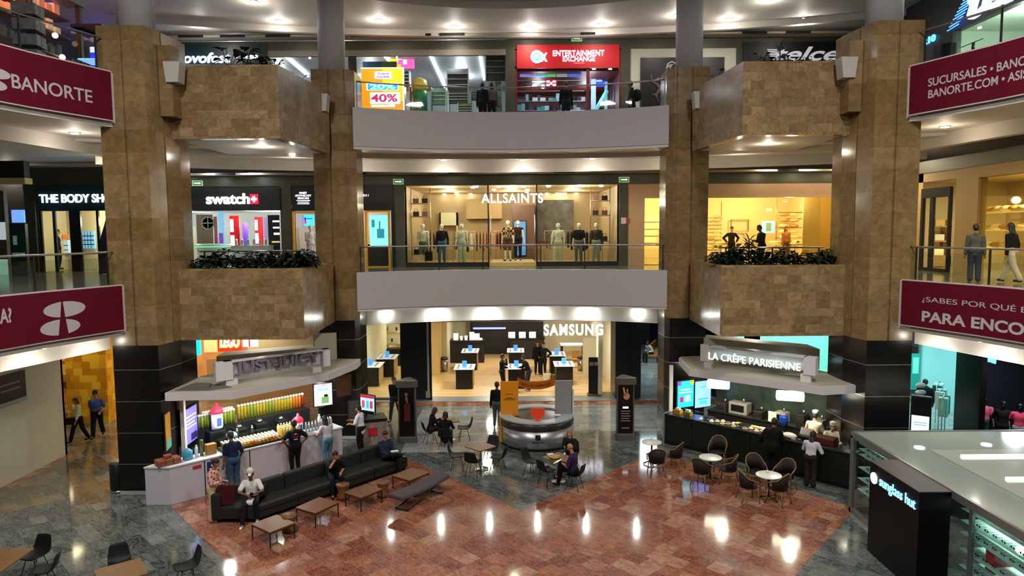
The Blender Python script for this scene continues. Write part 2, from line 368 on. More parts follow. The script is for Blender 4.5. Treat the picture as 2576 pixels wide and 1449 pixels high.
# white light brackets at the ends of the third floor planters
def bracket(sg, outer):
    x, y = (9.68, 20.5) if outer else (5.98 + .55, 24.55)
    side = 'left' if sg < 0 else 'right'
    t = thing('light_bracket', 'white tapered spotlight box on the %s column beside the upper planter' % (side + (' outer' if outer else ' inner')), 'light fitting', (sg * x, y, 12.15 if outer else 12.0))
    b = MB(); wv = .2
    b.add([(-.24, -.2, .38), (.24, -.2, .38), (.24, .2, .38), (-.24, .2, .38), (-.17, -.2, -.2), (.17, -.2, -.2), (.17, .2, -.2), (-.17, .2, -.2)],
          [(0, 1, 2, 3), (4, 7, 6, 5), (0, 4, 5, 1), (1, 5, 6, 2), (2, 6, 7, 3), (3, 7, 4, 0)])
    b.build('housing', mat('white_metal', '#b9b6ae', .45), t)
    MB().box(-.2, -.16, .38, .2, .16, .40).build('glass_top', CLEAR, t)
for sg in (-1, 1):
    for ou in (True, False): bracket(sg, ou)
# ---------------------------------------------------------------- railings
def railing(pts, z0, label, zt=1.0, posts=()):
    t = thing('glass_railing', label, 'railing')
    MB().tube([(a, b, z0 + zt) for a, b in pts], .028, 8).build('handrail', CHROME, t)
    MB().strip(pts, z0 - .02, z0 + zt - .14, .012).build('glass_panel', CLEAR, t)
    for i in posts:
        a, b = pts[i]
        MB().box(a - .02, b - .02, z0 - .02, a + .02, b + .02, z0 + zt).build('post', DSTEEL, t)
for z0, fl in ((6.16, 'second'), (12.1, 'third')):
    railing(arc(5.55, 25.55, 26.78, 20), z0, 'curved glass railing above the centre fascia of the %s floor' % fl, .93, (0, 5, 8, 12, 15, 20) if fl == 'second' else (0, 20))
    for sg, nm in ((-1, 'left'), (1, 'right')):
        railing([(sg * (a + .1), b) for a, b in [(11.25, 20.0)] + WING[1:]], z0, 'glass railing above the red banner on the %s side of the %s floor' % (nm, fl), .95, (0, 1, 2, 3))
for sg, nm in ((-1, 'left'), (1, 'right')):
    t = thing('steel_rail', 'thin steel rail behind the plants of the %s second floor planter' % nm, 'railing')
    MB().tube([(sg * 10.0, 22.3, 7.05), (sg * 6.7, 22.6, 7.05)], .028).build('handrail', CHROME, t)
    for x in (9.9, 8.4, 6.9): MB().box(sg * x - .02, 22.42, 6.05, sg * x + .02, 22.46, 7.05).build('post', DSTEEL, t)
# ---------------------------------------------------------------- banners
WINE = mat('wine_red_vinyl', '#5e0620', .7, noise=.05, spec=.2); BANW = mat('banner_white', '#b9b3b6', .5, spec=.3)
PALE = mat('pale_frame', '#cbbcc0', .5)
def banner(sg, lv, label):
    z0, z1 = (4.88, 6.2) if lv == 2 else (10.76, 12.14)
    pts = [(sg * (a - .07), b - .02) for a, b in [(11.2, 19.78)] + WING[2:]]
    t = thing('banner', label, 'banner')
    MB().strip(pts, z0, z1, .05, side=-sg).build('frame', PALE, t)
    pts2 = [(a - sg * .05, b) for a, b in pts]; a0, b0 = pts2[0]; a1, b1 = pts2[1]
    pts2[0] = (a0 + (a1 - a0) * .02, b0 + (b1 - b0) * .02)
    MB().strip(pts2, z0 + .035, z1 - .035, .012, side=-sg).build('vinyl', WINE, t)
    return t, pts2
def along(pts, d):
    for i in range(len(pts) - 1):
        l = math.dist(pts[i], pts[i + 1])
        if d <= l or i == len(pts) - 2: return (pts[i][0] + (pts[i + 1][0] - pts[i][0]) * d / l, pts[i][1] + (pts[i + 1][1] - pts[i][1]) * d / l), math.atan2(pts[i + 1][1] - pts[i][1], pts[i + 1][0] - pts[i][0])
        d -= l
def bend(o, pts, rev):
    """wrap flat lettering (local x = distance, local z = height) on to the banner's curve"""
    L = sum(math.dist(pts[i], pts[i + 1]) for i in range(len(pts) - 1))
    for v in o.data.vertices:
        d = v.co.x; q, a = along(pts, (L - d) if rev else d)
        sgn = 1 if q[0] > 0 else -1
        nx, ny = -math.sin(a), math.cos(a)
        if nx * sgn > 0: nx, ny = -nx, -ny
        off = .014 - v.co.y
        v.co = Vector((q[0] + nx * off, q[1] + ny * off, v.co.z))
    return o
tL2, pL2 = banner(-1, 2, 'wine red banner with a white split-oval emblem, left side of the second floor')
tL3, pL3 = banner(-1, 3, 'wine red banner with white bank name, left side of the third floor')
tR2, pR2 = banner(1, 2, 'wine red banner with a two-line question, right side of the second floor')
tR3, pR3 = banner(1, 3, 'wine red banner with two lines on branches, right side of the third floor')
# on the right distance grows towards the camera; on the left the text must run the other way
def ban(body, side, lv, d0, wd, zc, h, bold=0, sp=1.0):
    t, p = {(-1, 2): (tL2, pL2), (-1, 3): (tL3, pL3), (1, 2): (tR2, pR2), (1, 3): (tR3, pR3)}[(side, lv)]
    L = sum(math.dist(p[i], p[i + 1]) for i in range(len(p) - 1))
    o = text(body, (L - d0) if side < 0 else d0, zc, wd, h, BANW, ext=.004, bold=bold, centre=False, parent=t, space=sp)
    return bend(o, p, side < 0)
def bd(px, py, side):          # pixel on a banner -> distance along it, height
    pts = {-1: pL2, 1: pR2}[side]; best = None; u, v, w_ = ray(px, py); d = 0
    for i in range(len(pts) - 1):
        (ax, ay), (bx, by) = pts[i], pts[i + 1]; L = math.dist(pts[i], pts[i + 1]); dx, dy = bx - ax, by - ay
        det = u * (-dy) + v * dx
        if abs(det) > 1e-9:
            t = (ax * (-dy) + ay * dx) / det; s = (u * ay - v * ax) / det
            if -1e-6 <= s <= 1.000001 and t > 0: return d + s * L, EYE + w_ * t
        d += L
    return 0, 0
def banpx(body, side, lv, px0, py0, px1, py1, h, bold=0, full=1.0):
    d0, za = bd(px0, py0, side); d1, zb = bd(px1, py1, side)
    if side < 0: ban(body, side, lv, d0, abs(d1 - d0) * full, (za + zb) / 2, h, bold)
    else: ban(body, side, lv, d0, abs(d1 - d0) * full, (za + zb) / 2, h, bold)
banpx('BANORTE', -1, 3, 28, 207, 231, 240, .34, .012)
banpx('SUCURSALES • BANORTE', 1, 3, 2336, 209, 2576, 152, .22, .015, 1.22)
banpx('BANORTE.COM • ASISTENCIA', 1, 3, 2336, 240, 2576, 184, .22, .015, 1.42)
banpx('¿SABES POR QUÉ EL MEJOR', 1, 2, 2321, 752, 2576, 780, .22, 0, 1.5)
banpx('PARA ENCONTRAR', 1, 2, 2320, 796, 2576, 828, .30, .03, 1.62)
banpx('AHORA?', -1, 2, -90, 805, 28, 795, .36, .03)
def emblem(side, lv, px, py, s):
    t, p = (tL2, pL2) if lv == 2 else (tL3, pL3); d0, zc = bd(px, py, side)
    L = sum(math.dist(p[i], p[i + 1]) for i in range(len(p) - 1)); m = MB()
    for up in (1, -1):
        for sd in (1, -1):
            pts = []
            N = 24
            for i in range(N + 1):
                a = PI * i / N
                pts.append((math.cos(a), math.sin(a)))
            # half an ellipse lobe, cut by the wedge between the halves
            R = [( .86 if up > 0 else .82) * s, .30 * s]; cz = zc + (.33 * s if up > 0 else -.34 * s); cxm = (.1 if up > 0 else -.12) * s
            ring = [(cxm + R[0] * math.cos(2 * PI * i / 240), cz + R[1] * math.sin(2 * PI * i / 240)) for i in range(240)]
            wedge = lambda z: max(0.012, (.62 * s - (z - zc)) * .155) * 1.0
            keep = []
            for q in ring:
                lim = wedge(q[1])
                if sd > 0 and q[0] >= lim: keep.append(q)
                if sd < 0 and q[0] <= -lim: keep.append(q)
            if sd > 0: keep.sort(key=lambda q: math.atan2(q[1] - cz, q[0] - keep[0][0] if 0 else q[0] - .4 * s))
            else: keep.sort(key=lambda q: math.atan2(q[1] - cz, q[0] + .4 * s))
            top = max(keep, key=lambda q: q[1])[1]; bot = min(keep, key=lambda q: q[1])[1]
            m.add([(L - d0 + q[0], -.005, q[1]) for q in keep] + [(L - d0 + q[0], .0, q[1]) for q in keep], [tuple(range(len(keep)))])
    o = m.build('emblem', BANW, t); bend(o, p, True)
emblem(-1, 2, 157, 800, .68)
emblem(-1, 3, -14, 198, .42)
# ---------------------------------------------------------------- downlights
LAMP = mat('lamp_glow', '#ffffff', .5, emit=40, ecol='#fff3e2'); CAN = mat('lamp_trim', '#d8d4cc', .4)
dl0 = [None]
def downlight(x, y, z, label, group, power=55, color=(1, .90, .76), spot=150):
    if dl0[0] is None:
        t = thing('downlight', label, 'ceiling light', (x, y, z), 0, group)
        MB().lathe([(.155, -.02), (.155, 0), (.12, .0), (.12, -.012), (.135, -.02)], n=24).build('trim_ring', CAN, t)
        MB().lathe([(.11, -.035), (.115, -.03), (.115, -.02)], n=24).build('lens', LAMP, t); dl0[0] = t
    else: t = dup(dl0[0], (x, y, z), 0, label, group)
    l = bpy.data.lights.get('bulb_%d_%s' % (power, str(color))) 
    if l is None:
        l = bpy.data.lights.new('bulb_%d_%s' % (power, str(color)), 'POINT'); l.energy = power * .9; l.color = color; l.shadow_soft_size = .05
    o = bpy.data.objects.new('bulb', l); COL.objects.link(o); o.location = (x, y, z - .42)  # point light hung below the lens, added for glow on the ceiling
    k2 = 'beam_%d_%s' % (power, str(color)); l2 = bpy.data.lights.get(k2)
    if l2 is None:
        l2 = bpy.data.lights.new(k2, 'SPOT'); l2.energy = power * 3.2; l2.color = color; l2.spot_size = math.radians(160); l2.spot_blend = .8; l2.shadow_soft_size = .06
    o = bpy.data.objects.new('beam', l2); COL.objects.link(o); o.location = (x, y, z - .1)
    return t
A3 = 'downlights in the curved third floor ceiling'
for i, (px, py) in enumerate([(503, 60), (700, 52), (640, 3), (953, 50), (1144, 66), (1333, 68), (1513, 60), (1704, 38), (1835, 46), (2020, 46), (1935, 0)]):
    x, y = onz(px, py, 16.2); downlight(x, y, 16.2, 'round downlight, number %s from the left in the third floor ceiling' % ['one', 'two', 'three', 'four', 'five', 'six', 'seven', 'eight', 'nine', 'ten', 'eleven'][i], A3, 38, (1, .92, .82))
A2 = 'downlights in the second floor ceiling'
D2 = [(910, 395, 'beside the left inner column'), (1116, 400, 'second in the centre bay'), (1315, 400, 'middle of the centre bay'), (1489, 397, 'fourth in the centre bay'), (1670, 388, 'beside the right inner column'),
      (658, 355, 'nearest under the left upper planter'), (735, 384, 'second under the left upper planter'), (468, 420, 'left one above the watch shop'), (561, 418, 'middle one above the watch shop'), (657, 418, 'right one above the watch shop'),
      (188, 332, 'under the left bank banner'), (120, 428, 'above the body care shop'), (1933, 348, 'nearest under the right upper planter'), (1860, 376, 'second under the right upper planter'),
      (1916, 407, 'left one above the homeware shop'), (2012, 406, 'middle one above the homeware shop'), (2103, 406, 'right one above the homeware shop'), (2377, 316, 'under the right bank banner')]
for px, py, wh in D2:
    x, y = onz(px, py, 10.62); y = min(y, 30.3); downlight(x, y, 10.6, 'round downlight ' + wh, A2, 28, (1, .84, .62) if px > 1800 else (.86, .9, 1) if 440 < px < 700 and py > 400 else (1, .9, .76))
A1 = 'downlights under the second floor gallery'
for x, y in ((-5.0, 27.4), (-3.0, 27.9), (-1, 28.1), (1, 28.1), (3, 27.9), (5.0, 27.4)):
    downlight(x, y, 4.7, 'round downlight in the ground floor soffit, before the bright band', A1, 19, (.93, 1, .92))
for x, y in ((14.3, 27.6), (14.7, 17.0), (-14.7, 17.0), (-14.0, 25.5)): downlight(x, y, 10.6, 'added unseen downlight in the second floor ceiling, close to the side wall', A2, 75, (1, .86, .62))  # extra downlights kept out of view, added to brighten the side walls
for x, y in ((-11.75, 19.9), (-12.3, 18.0), (11.75, 19.9), (12.3, 18.0), (-12.5, 24.5), (12.5, 24.5), (-9, 24.6), (9, 25.6)):
    downlight(x, y, 4.7, 'round downlight in the ground floor soffit, side gallery', A1, 24, (1, .95, .82))
# ================================================================ FIGURES
def capsule(m, p0, r0, p1, r1, side=None, flat=1.0, mi=0, n=14):
    p0 = Vector(p0); p1 = Vector(p1); d = p1 - p0; L = d.length
    if L < 1e-5: d = Vector((0, 0, 1)); L = 1e-5
    t = d.normalized()
    a = Vector(side) if side is not None else (Vector((1, 0, 0)) if abs(t.x) < .8 else Vector((0, 1, 0)))
    a = (a - t * a.dot(t)).normalized(); b = t.cross(a)
    prof = [(math.sin(PI / 2 * k / 4) * r0, -math.cos(PI / 2 * k / 4) * r0) for k in range(0, 5)] + [(math.cos(PI / 2 * k / 4) * r1, L + math.sin(PI / 2 * k / 4) * r1) for k in range(0, 5)]
    v = []; fs = []
    for r, z in prof:
        r = max(r, .0006)
        for i in range(n):
            q = 2 * PI * i / n; v.append(tuple(p0 + t * z + a * math.cos(q) * r + b * math.sin(q) * r * flat))
    for j in range(len(prof) - 1):
        for i in range(n): fs.append((j * n + i, j * n + (i + 1) % n, (j + 1) * n + (i + 1) % n, (j + 1) * n + i))
    fs.append(tuple(range(n - 1, -1, -1))); fs.append(tuple((len(prof) - 1) * n + i for i in range(n)))
    m.add(v, fs, mi, True)
def ik(a, b, l1, l2, hint):
    a = Vector(a); b = Vector(b); d = b - a; L = min(max(d.length, 1e-4), (l1 + l2) * .999); u = d.normalized()
    x = (l1 * l1 - l2 * l2 + L * L) / (2 * L); h = math.sqrt(max(l1 * l1 - x * x, 0)); hv = Vector(hint); hv = (hv - u * hv.dot(u))
    hv = hv.normalized() if hv.length > 1e-6 else u.orthogonal().normalized()
    return a + u * x + hv * h, a + u * L
def fused(m, name, mt, parent, vox, sm=2):
    o = m.build(name, mt, parent)
    r = o.modifiers.new('fuse', 'REMESH'); r.mode = 'VOXEL'; r.voxel_size = vox; r.use_smooth_shade = True
    if sm: s_ = o.modifiers.new('soft', 'SMOOTH'); s_.iterations = sm; s_.factor = .5
    return o
SKINS = {'tan': mat('skin_tan', '#a8714f', .5), 'dark': mat('skin_brown', '#6e4630', .5), 'fair': mat('skin_fair', '#c8937a', .5), 'doll': mat('mannequin_ivory', '#d9d2b8', .4), 'blk': mat('mannequin_black', '#141414', .4)}
EYE_M = mat('eye_dark', '#120c0a', .2)
CL = {}
def cloth(col, pattern=None):
    k = (col, pattern)
    if k in CL: return CL[k]
    m = mat('cloth_%s%s' % (col.strip('#'), pattern or ''), col, .85, spec=.2, noise=.25, nscale=14)
    if pattern:
        nt = m.node_tree; b = nt.nodes['Principled BSDF']; vo = nt.nodes.new('ShaderNodeTexVoronoi' if pattern == 'floral' else 'ShaderNodeTexChecker')
        g = nt.nodes.new('ShaderNodeTexCoord'); nt.links.new(g.outputs['Object'], vo.inputs['Vector'])
        if pattern == 'floral':
            vo.inputs['Scale'].default_value = 14; rp = nt.nodes.new('ShaderNodeValToRGB'); rp.color_ramp.elements[0].color = lin('#7d2a22'); rp.color_ramp.elements[1].color = lin(col); rp.color_ramp.elements[0].position = .3; rp.color_ramp.elements[1].position = .5
            nt.links.new(vo.outputs['Distance'], rp.inputs[0]); nt.links.new(rp.outputs[0], b.inputs['Base Color'])
        else:
            vo.inputs['Scale'].default_value = 9; vo.inputs[1].default_value = lin(col); vo.inputs[2].default_value = lin('#2a1c16'); nt.links.new(vo.outputs[0], b.inputs['Base Color'])
    CL[k] = m; return m
STAND = dict(pel=(0, 0, .93), neck=(0, 0, 1.42), head=(0, .03), rh=(.25, .05, .80), lh=(-.25, .05, .80), rf=(.10, 0, .08), lf=(-.10, 0, .08))
WALK = dict(STAND, rf=(.09, .28, .08), lf=(-.09, -.30, .13), rh=(.24, -.16, .84), lh=(-.24, .22, .86), neck=(0, .04, 1.42))
PHONE = dict(STAND, neck=(0, .03, 1.41), head=(0, .09), rh=(.07, .30, 1.12), lh=(-.07, .27, 1.10))
COUNTER = dict(STAND, neck=(0, .10, 1.40), rh=(.2, .42, 1.08), lh=(-.2, .42, 1.08), head=(0, .06))
HIPS = dict(STAND, rh=(.24, .02, 1.0), lh=(-.24, .05, 1.0), relb=(1, -.6, 0), lelb=(-1, -.6, 0))
SIT = dict(pel=(0, 0, .53), neck=(0, -.04, 1.03), head=(0, .02), rh=(.14, .30, .66), lh=(-.14, .30, .66), rf=(.12, .46, .08), lf=(-.12, .46, .08), knee=(0, .3, 1))
def figure(name, label, cat, loc, rz, pose=STAND, h=1.7, skin='tan', hair='#140f0c', hairlen=0, top='#202020', sleeve=1.0, toplen=0, tpat=None, bottom='#1a1a1e', wide=0, shorts=False, shoe='#1a1a1a', cap=None, group=None, build=1.0, fingers=True, extra=None, nohair=False):
    k = h / 1.70; p = dict(STAND); p.update(pose)
    V = lambda q: Vector((-q[0] * k, -q[1] * k, q[2] * k))
    SD = Vector((1, 0, 0))
    B = MB(); T = MB(); D = MB()
    pel, neck = V(p['pel']), V(p['neck']); sp = neck - pel; u = sp.normalized()
    fwd = Vector((0, -1, 0)); fwd = (fwd - u * fwd.dot(u)).normalized()
    tw = p.get('twist', 0); SD = Matrix.Rotation(tw, 3, u) @ Vector((1, 0, 0)); fwd = Matrix.Rotation(tw, 3, u) @ fwd
    b = build
    waist = pel + u * .16 * k; chest = pel + u * .34 * k
    sh = neck - u * .055 * k
    rs, ls = sh - SD * .175 * k * (b * .5 + .5), sh + SD * .175 * k * (b * .5 + .5)
    rhp, lhp = pel - Vector((1, 0, 0)) * .09 * k, pel + Vector((1, 0, 0)) * .09 * k
    # trunk
    def trunk(m, g):
        capsule(m, pel - u * .02, (.145 * b + g) * k, waist, (.125 * b + g) * k, SD, .72)
        capsule(m, waist, (.125 * b + g) * k, chest, (.155 * b + g) * k, SD, .68)
        capsule(m, chest, (.155 * b + g) * k, neck - u * .08 * k, (.12 + g) * k, SD, .62)
        capsule(m, rs, (.058 + g) * k, ls, (.058 + g) * k, None, 1)
    trunk(B, 0)
    hd = neck + u * .07 * k + Vector((0, -p['head'][1] * k, .10 * k)) + Vector((-p['head'][0] * k, 0, 0))
    capsule(B, neck - u * .04, .055 * k, hd, .052 * k)
    hr = (hd - neck).normalized(); hf = Vector((p.get('look', 0), -1, p.get('nod', -.12 - p['head'][1] * 3))).normalized()
    hf = (Matrix.Rotation(p.get('turn', 0), 3, 'Z') @ hf).normalized()
    hs = hf.cross(Vector((0, 0, 1))).normalized(); hu = hs.cross(hf).normalized(); hc = hd + hu * .035 * k
    capsule(B, hc - hf * .012 * k + hu * .01 * k, .088 * k, hc - hu * .035 * k + hf * .022 * k, .066 * k, hs, 1.05)          # skull to jaw
    capsule(B, hc - hu * .01 * k + hf * .088 * k, .010 * k, hc - hu * .035 * k + hf * .100 * k, .015 * k)                         # nose
    capsule(B, hc - hu * .066 * k + hf * .082 * k - hs * .018 * k, .010 * k, hc - hu * .066 * k + hf * .082 * k + hs * .018 * k, .010 * k)   # lips
    for sg in (-1, 1): capsule(B, hc + hs * sg * .082 * k - hu * .005 * k, .016 * k, hc + hs * sg * .084 * k - hu * .035 * k, .012 * k)      # ears
    # arms
    hands = []
    for sg, S0, key, ek in ((1, rs, 'rh', 'relb'), (-1, ls, 'lh', 'lelb')):
        tgt = V(p[key]); hint = V(p[ek]) if ek in p else Vector((-sg * .5, .7, -.6))
        e, wr = ik(S0, tgt, .28 * k, .25 * k, hint)
        capsule(B, S0, .050 * k * (b * .4 + .6), e, .038 * k); capsule(B, e, .040 * k, wr, .026 * k)
        if sleeve > 0:
            g = .016
            if sleeve <= .5: capsule(T, S0, (.058 + g) * k, S0 + (e - S0) * sleeve * 1.6, (.052 + g) * k)
            else:
                capsule(T, S0, (.056 + g) * k, e, (.042 + g) * k); q = min((sleeve - .5) * 2, 1); capsule(T, e, (.042 + g) * k, e + (wr - e) * q * .97, (.032 + g) * k)
        fd = (wr - e).normalized(); hn = p.get('palm', fd); hdv = (fd * .6 + Vector((0, -.3, -.35)) * .4).normalized() if not p.get('flat') else fd
        pc = wr + hdv * .05 * k; sx = hdv.cross(Vector((0, -1, .2))).normalized() * (sg)
        pn = hdv.cross(sx).normalized()
        capsule(B, wr, .026 * k, pc + hdv * .03 * k, .032 * k, sx, .55)
        if fingers:
            for j, (fl, off) in enumerate(((.062, -.027), (.072, -.009), (.067, .009), (.052, .026))):
                a0 = pc + hdv * .032 * k + sx * off * k; a1 = a0 + hdv * fl * .5 * k; a2 = a1 + (hdv * .6 + Vector((0, -.3, -.5)) * .5).normalized() * fl * .5 * k
                capsule(B, a0, .0092 * k, a1, .0085 * k, n=8); capsule(B, a1, .0085 * k, a2, .0075 * k, n=8)
            t0 = wr + hdv * .03 * k - sx * .025 * k; t1 = t0 + (hdv * .6 - sx * .8).normalized() * .035 * k; capsule(B, t0, .012 * k, t1, .010 * k, n=8)
            capsule(B, t1, .010 * k, t1 + (hdv * .9 - sx * .2).normalized() * .028 * k, .0085 * k, n=8)
        hands.append(pc + hdv * .04 * k)
    # legs
    o_sh = []
    for sg, H0, key, kk in ((1, rhp, 'rf', 'rk'), (-1, lhp, 'lf', 'lk')):
        ft = V(p[key]); kh = V(p[kk]) if kk in p else V(p.get('knee', (0, 1, .1)))
        kn, an = ik(H0, ft, .435 * k, .425 * k, kh)
        capsule(B, H0, .085 * k * b, kn, .052 * k); capsule(B, kn, .054 * k, an, .034 * k)
        g = .018
        capsule(D, H0, (.090 * b + g) * k, kn, (.055 + g + wide * .5) * k)
        if not shorts: capsule(D, kn, (.056 + g + wide * .5) * k, an + (kn - an) * .02, (.038 + g + wide) * k)
        yaw = p.get('toe', .15) * sg; td = Vector((-math.sin(yaw), -math.cos(yaw), 0)); 
        if p.get(key + 'up'): td = Vector(p[key + 'up'])
        F = MB(); capsule(F, an + Vector((0, .02, -.035)) * k, .038 * k, an + td * .14 * k + Vector((0, 0, -.045)) * k, .034 * k, Vector((1, 0, 0)), .8)
        capsule(B, an, .034 * k, an + td * .12 * k + Vector((0, 0, -.045)) * k, .026 * k)
        capsule(F, an + Vector((0, .02, -.06)) * k, .03 * k, an + td * .15 * k + Vector((0, 0, -.058)) * k, .028 * k, Vector((1, 0, 0)), 1)
        o_sh.append(F)
    capsule(D, pel - Vector((.06, 0, 0)) * k, (.125 * b + .012) * k, pel + Vector((.06, 0, 0)) * k, (.125 * b + .012) * k, None, 1)
    capsule(D, pel - u * .01, (.15 * b + .010) * k, pel + u * .07 * k, (.138 * b + .008) * k, SD, .74)
    body = fused(B, name, SKINS[skin], None, .0085 if fingers else .012, 1)
    body.location = loc; body.rotation_euler[2] = rz; tag(body, label, cat, group)
    if top:
        capsule(T, pel + u * (.02 - toplen) * k, (.152 * b + .016 + toplen * .12) * k, waist, (.135 * b + .02) * k, SD, .74)
        trunk2 = MB(); T2 = T
        capsule(T2, waist, (.130 * b + .02) * k, chest, (.158 * b + .018) * k, SD, .70); capsule(T2, chest, (.158 * b + .018) * k, neck - u * .085 * k, (.125 + .014) * k, SD, .64)
        capsule(T2, rs, (.058 + .012) * k, ls, (.058 + .012) * k)
        if extra != 'coat' and not p.get('hood'): pass
        else: capsule(T2, neck - u * .02 + Vector((0, .05, 0)) * k, .06 * k, neck + Vector((0, .06, .02)) * k, .055 * k)
        fused(T, 'shirt' if not toplen else 'coat', cloth(top, tpat), body, .013, 2)
    if bottom: fused(D, 'shorts' if shorts else 'trousers', cloth(bottom), body, .013, 2)
    if shoe:
        for F in o_sh: fused(F, 'shoe', cloth(shoe), body, .009, 1)
    if not nohair:
        Hh = MB(); capsule(Hh, hc - hf * .024 * k + hu * .032 * k, .094 * k, hc - hf * .04 * k - hu * .02 * k, .084 * k, hs, 1.0)
        if hairlen:
            capsule(Hh, hc - hf * .05 * k, .085 * k, hc - hf * .085 * k - hu * hairlen * k, .065 * k, hs, .55)
            for sg in (-1, 1): capsule(Hh, hc + hs * sg * .062 * k - hf * .02 * k, .04 * k, hc + hs * sg * .075 * k - hf * .03 * k - hu * min(hairlen, .2) * k, .03 * k)
        if extra == 'bun': capsule(Hh, hc - hf * .12 * k + hu * .02 * k, .04 * k, hc - hf * .13 * k + hu * .02 * k, .04 * k)
        fused(Hh, 'hair', mat('hair_' + hair.strip('#'), hair, .6), body, .012, 2)
    if cap:
        Cm = MB(); capsule(Cm, hc + hu * .078 * k - hf * .022 * k, .094 * k, hc + hu * .082 * k - hf * .03 * k, .090 * k, hs, 1.02)
        if extra == 'cook': Cm.lathe([(.088 * k, 0), (.098 * k, .05 * k), (.06 * k, .07 * k)], tuple(hc + hu * .09 * k - hf * .02 * k), 20)
        elif extra != 'hat': capsule(Cm, hc + hu * .062 * k + hf * .065 * k, .052 * k, hc + hu * .055 * k + hf * .115 * k, .048 * k, hs, .2)
        else: Cm.lathe([(.17 * k, -.006), (.175 * k, 0), (.17 * k, .006)], tuple(hc + hu * .035 * k), 20)
        fused(Cm, 'cap' if extra != 'hat' else 'hat', cloth(cap), body, .009, 1)
    if cat == 'person':
        Ey = MB()
        for sg in (-1, 1): Ey.sph(tuple(hc + hf * .083 * k + hs * sg * .031 * k + hu * .012 * k), .010 * k, 8); Ey.sph(tuple(hc + hf * .084 * k + hs * sg * .032 * k + hu * .034 * k), (.018 * k, .008 * k, .005 * k), 8)
        Ey.build('eyes_and_brows', EYE_M, body)
    body['hand'] = [tuple(q) for q in hands][0]
    return body
def inhand(label, name, cat, fig, off, mb, m):
    hd = Vector(fig['hand']); o = mb.build(name, m); Mx = Matrix.Translation(fig.location) @ Matrix.Rotation(fig.rotation_euler[2], 4, 'Z')
    o.location = (Mx @ (hd + Vector(off)).to_4d()).to_3d() if False else Mx @ (hd + Vector(off)); o.rotation_euler[2] = fig.rotation_euler[2]
    tag(o, label, cat); return o
# ================================================================ SHOPFRONTS
FY = 31.2
NTRIM = [0]
def sbox(x0, y0, z0, x1, y1, z1, m, name='trim', bevel=0):
    return struct(name, MB().box(x0, y0, z0, x1, y1, z1), m, bevel=bevel)
def X(px, Y=FY, py=500): return ony(px, py, Y)[0]
def Zp(py, Y=FY, px=1288): return ony(px, py, Y)[1]
VENT = mat('vent_slot', '#050505', .8); RIB = mat('soffit_panel', '#a59a86', .6)
# olive lintels and the recessed soffit line with dark air slots
for z0, z1, zs in ((9.68, 10.12, 10.14), (15.55, 15.95, 15.95)):
    sbox(-17, FY - .05, z0, 17, FY + .5, z1, OLIVE, 'trim_lintel')
    sbox(-17, FY - .7, z1 + .02, 17, FY - .06, z1 + .10, RIB, 'trim_soffit')
    for i, px in enumerate((585, 905, 1157, 1417, 1680, 1965) if z0 < 12 else (520, 620, 730, 935, 1070, 1150, 1490, 1640, 1880, 1985)):
        x = X(px); t = tag(MB().box(x - .45 if z0 < 12 else x - .6, FY - .74, z1 + .005, x + .45, FY - .7, z1 + .11).build('air_vent', VENT), 'dark air slot in the soffit line of the %s floor' % ('second' if z0 < 12 else 'third'), 'vent', 'air slots in the soffit line of the %s floor' % ('second' if z0 < 12 else 'third'))
sbox(-9, FY - .05, 3.62, 9, FY + .3, 4.72, mat('black_lintel', '#17181b', .4), 'trim_lintel')
def room(x0, x1, y0, y1, z0, z1, wm, fm, light=0, lcol=(1, .9, .75), cm=None, back=True, nl=1, side=''):
    cm = cm or wm
    if back: sbox(x0 - .1, y1, z0, x1 + .1, y1 + .1, z1, wm, 'wall_back')
    sbox(x0 - .1, y0, z0, x0, y1, z1, wm, 'wall_left'); sbox(x1, y0, z0, x1 + .1, y1, z1, wm, 'wall_right')
    sbox(x0, y0, z1 - .06, x1, y1, z1, cm, 'ceiling')
    if fm: sbox(x0, y0, z0, x1, y1, z0 + .02, fm, 'floor')
    if light:
        for i in range(nl):
            xc = x0 + (x1 - x0) * (i + .5) / nl
            for q in ((.13, .65) if z0 > 5 else ()): bulb('shop_ceiling_light', xc, y0 + (y1 - y0) * q, z1 - .6, light / nl / 2, lcol)
            for q in ((.13, .65) if z0 < 5 else ()): area('shop_ceiling_light', xc, y0 + (y1 - y0) * q, z1 - .12, .45, .45, light / nl / 2, lcol)
def exit_sign(px, py, Y=FY - .08):
    x, z = ony(px, py, Y)
    t = thing('exit_arrow_sign', 'small green sign with a right-pointing arrow, %s' % {497: 'above the watch shop', 1002: 'left of the clothes shop', 1570: 'right of the clothes shop', 1451: 'above the red shopfront', 1935: 'inside the homeware shop'}[px], 'sign', (x, Y, z))
    s = .6 if px == 1935 else 1
    MB().box(-.23 * s, -.02, -.12 * s, .23 * s, .02, .12 * s).build('frame', mat('exit_frame', '#9fc79a', .5, emit=.5), t)
    MB().box(-.19 * s, -.024, -.085 * s, .19 * s, -.02, .085 * s).build('face', mat('exit_green', '#3c7a3e', .5, emit=.25), t)
    MB().add([(-.15 * s, -.03, -.025 * s), (.08 * s, -.03, -.025 * s), (.08 * s, -.03, -.055 * s), (.16 * s, -.03, 0), (.08 * s, -.03, .055 * s), (.08 * s, -.03, .025 * s), (-.15 * s, -.03, .025 * s)] +
             [(-.15 * s, -.026, -.025 * s)], [(0, 1, 2, 3, 4, 5, 6)]).build('arrow', mat('exit_arrow', '#dff5c8', .5, emit=1.2), t)
for px, py in ((497, 461), (1002, 457), (1570, 452), (1451, 97)): exit_sign(px, py)
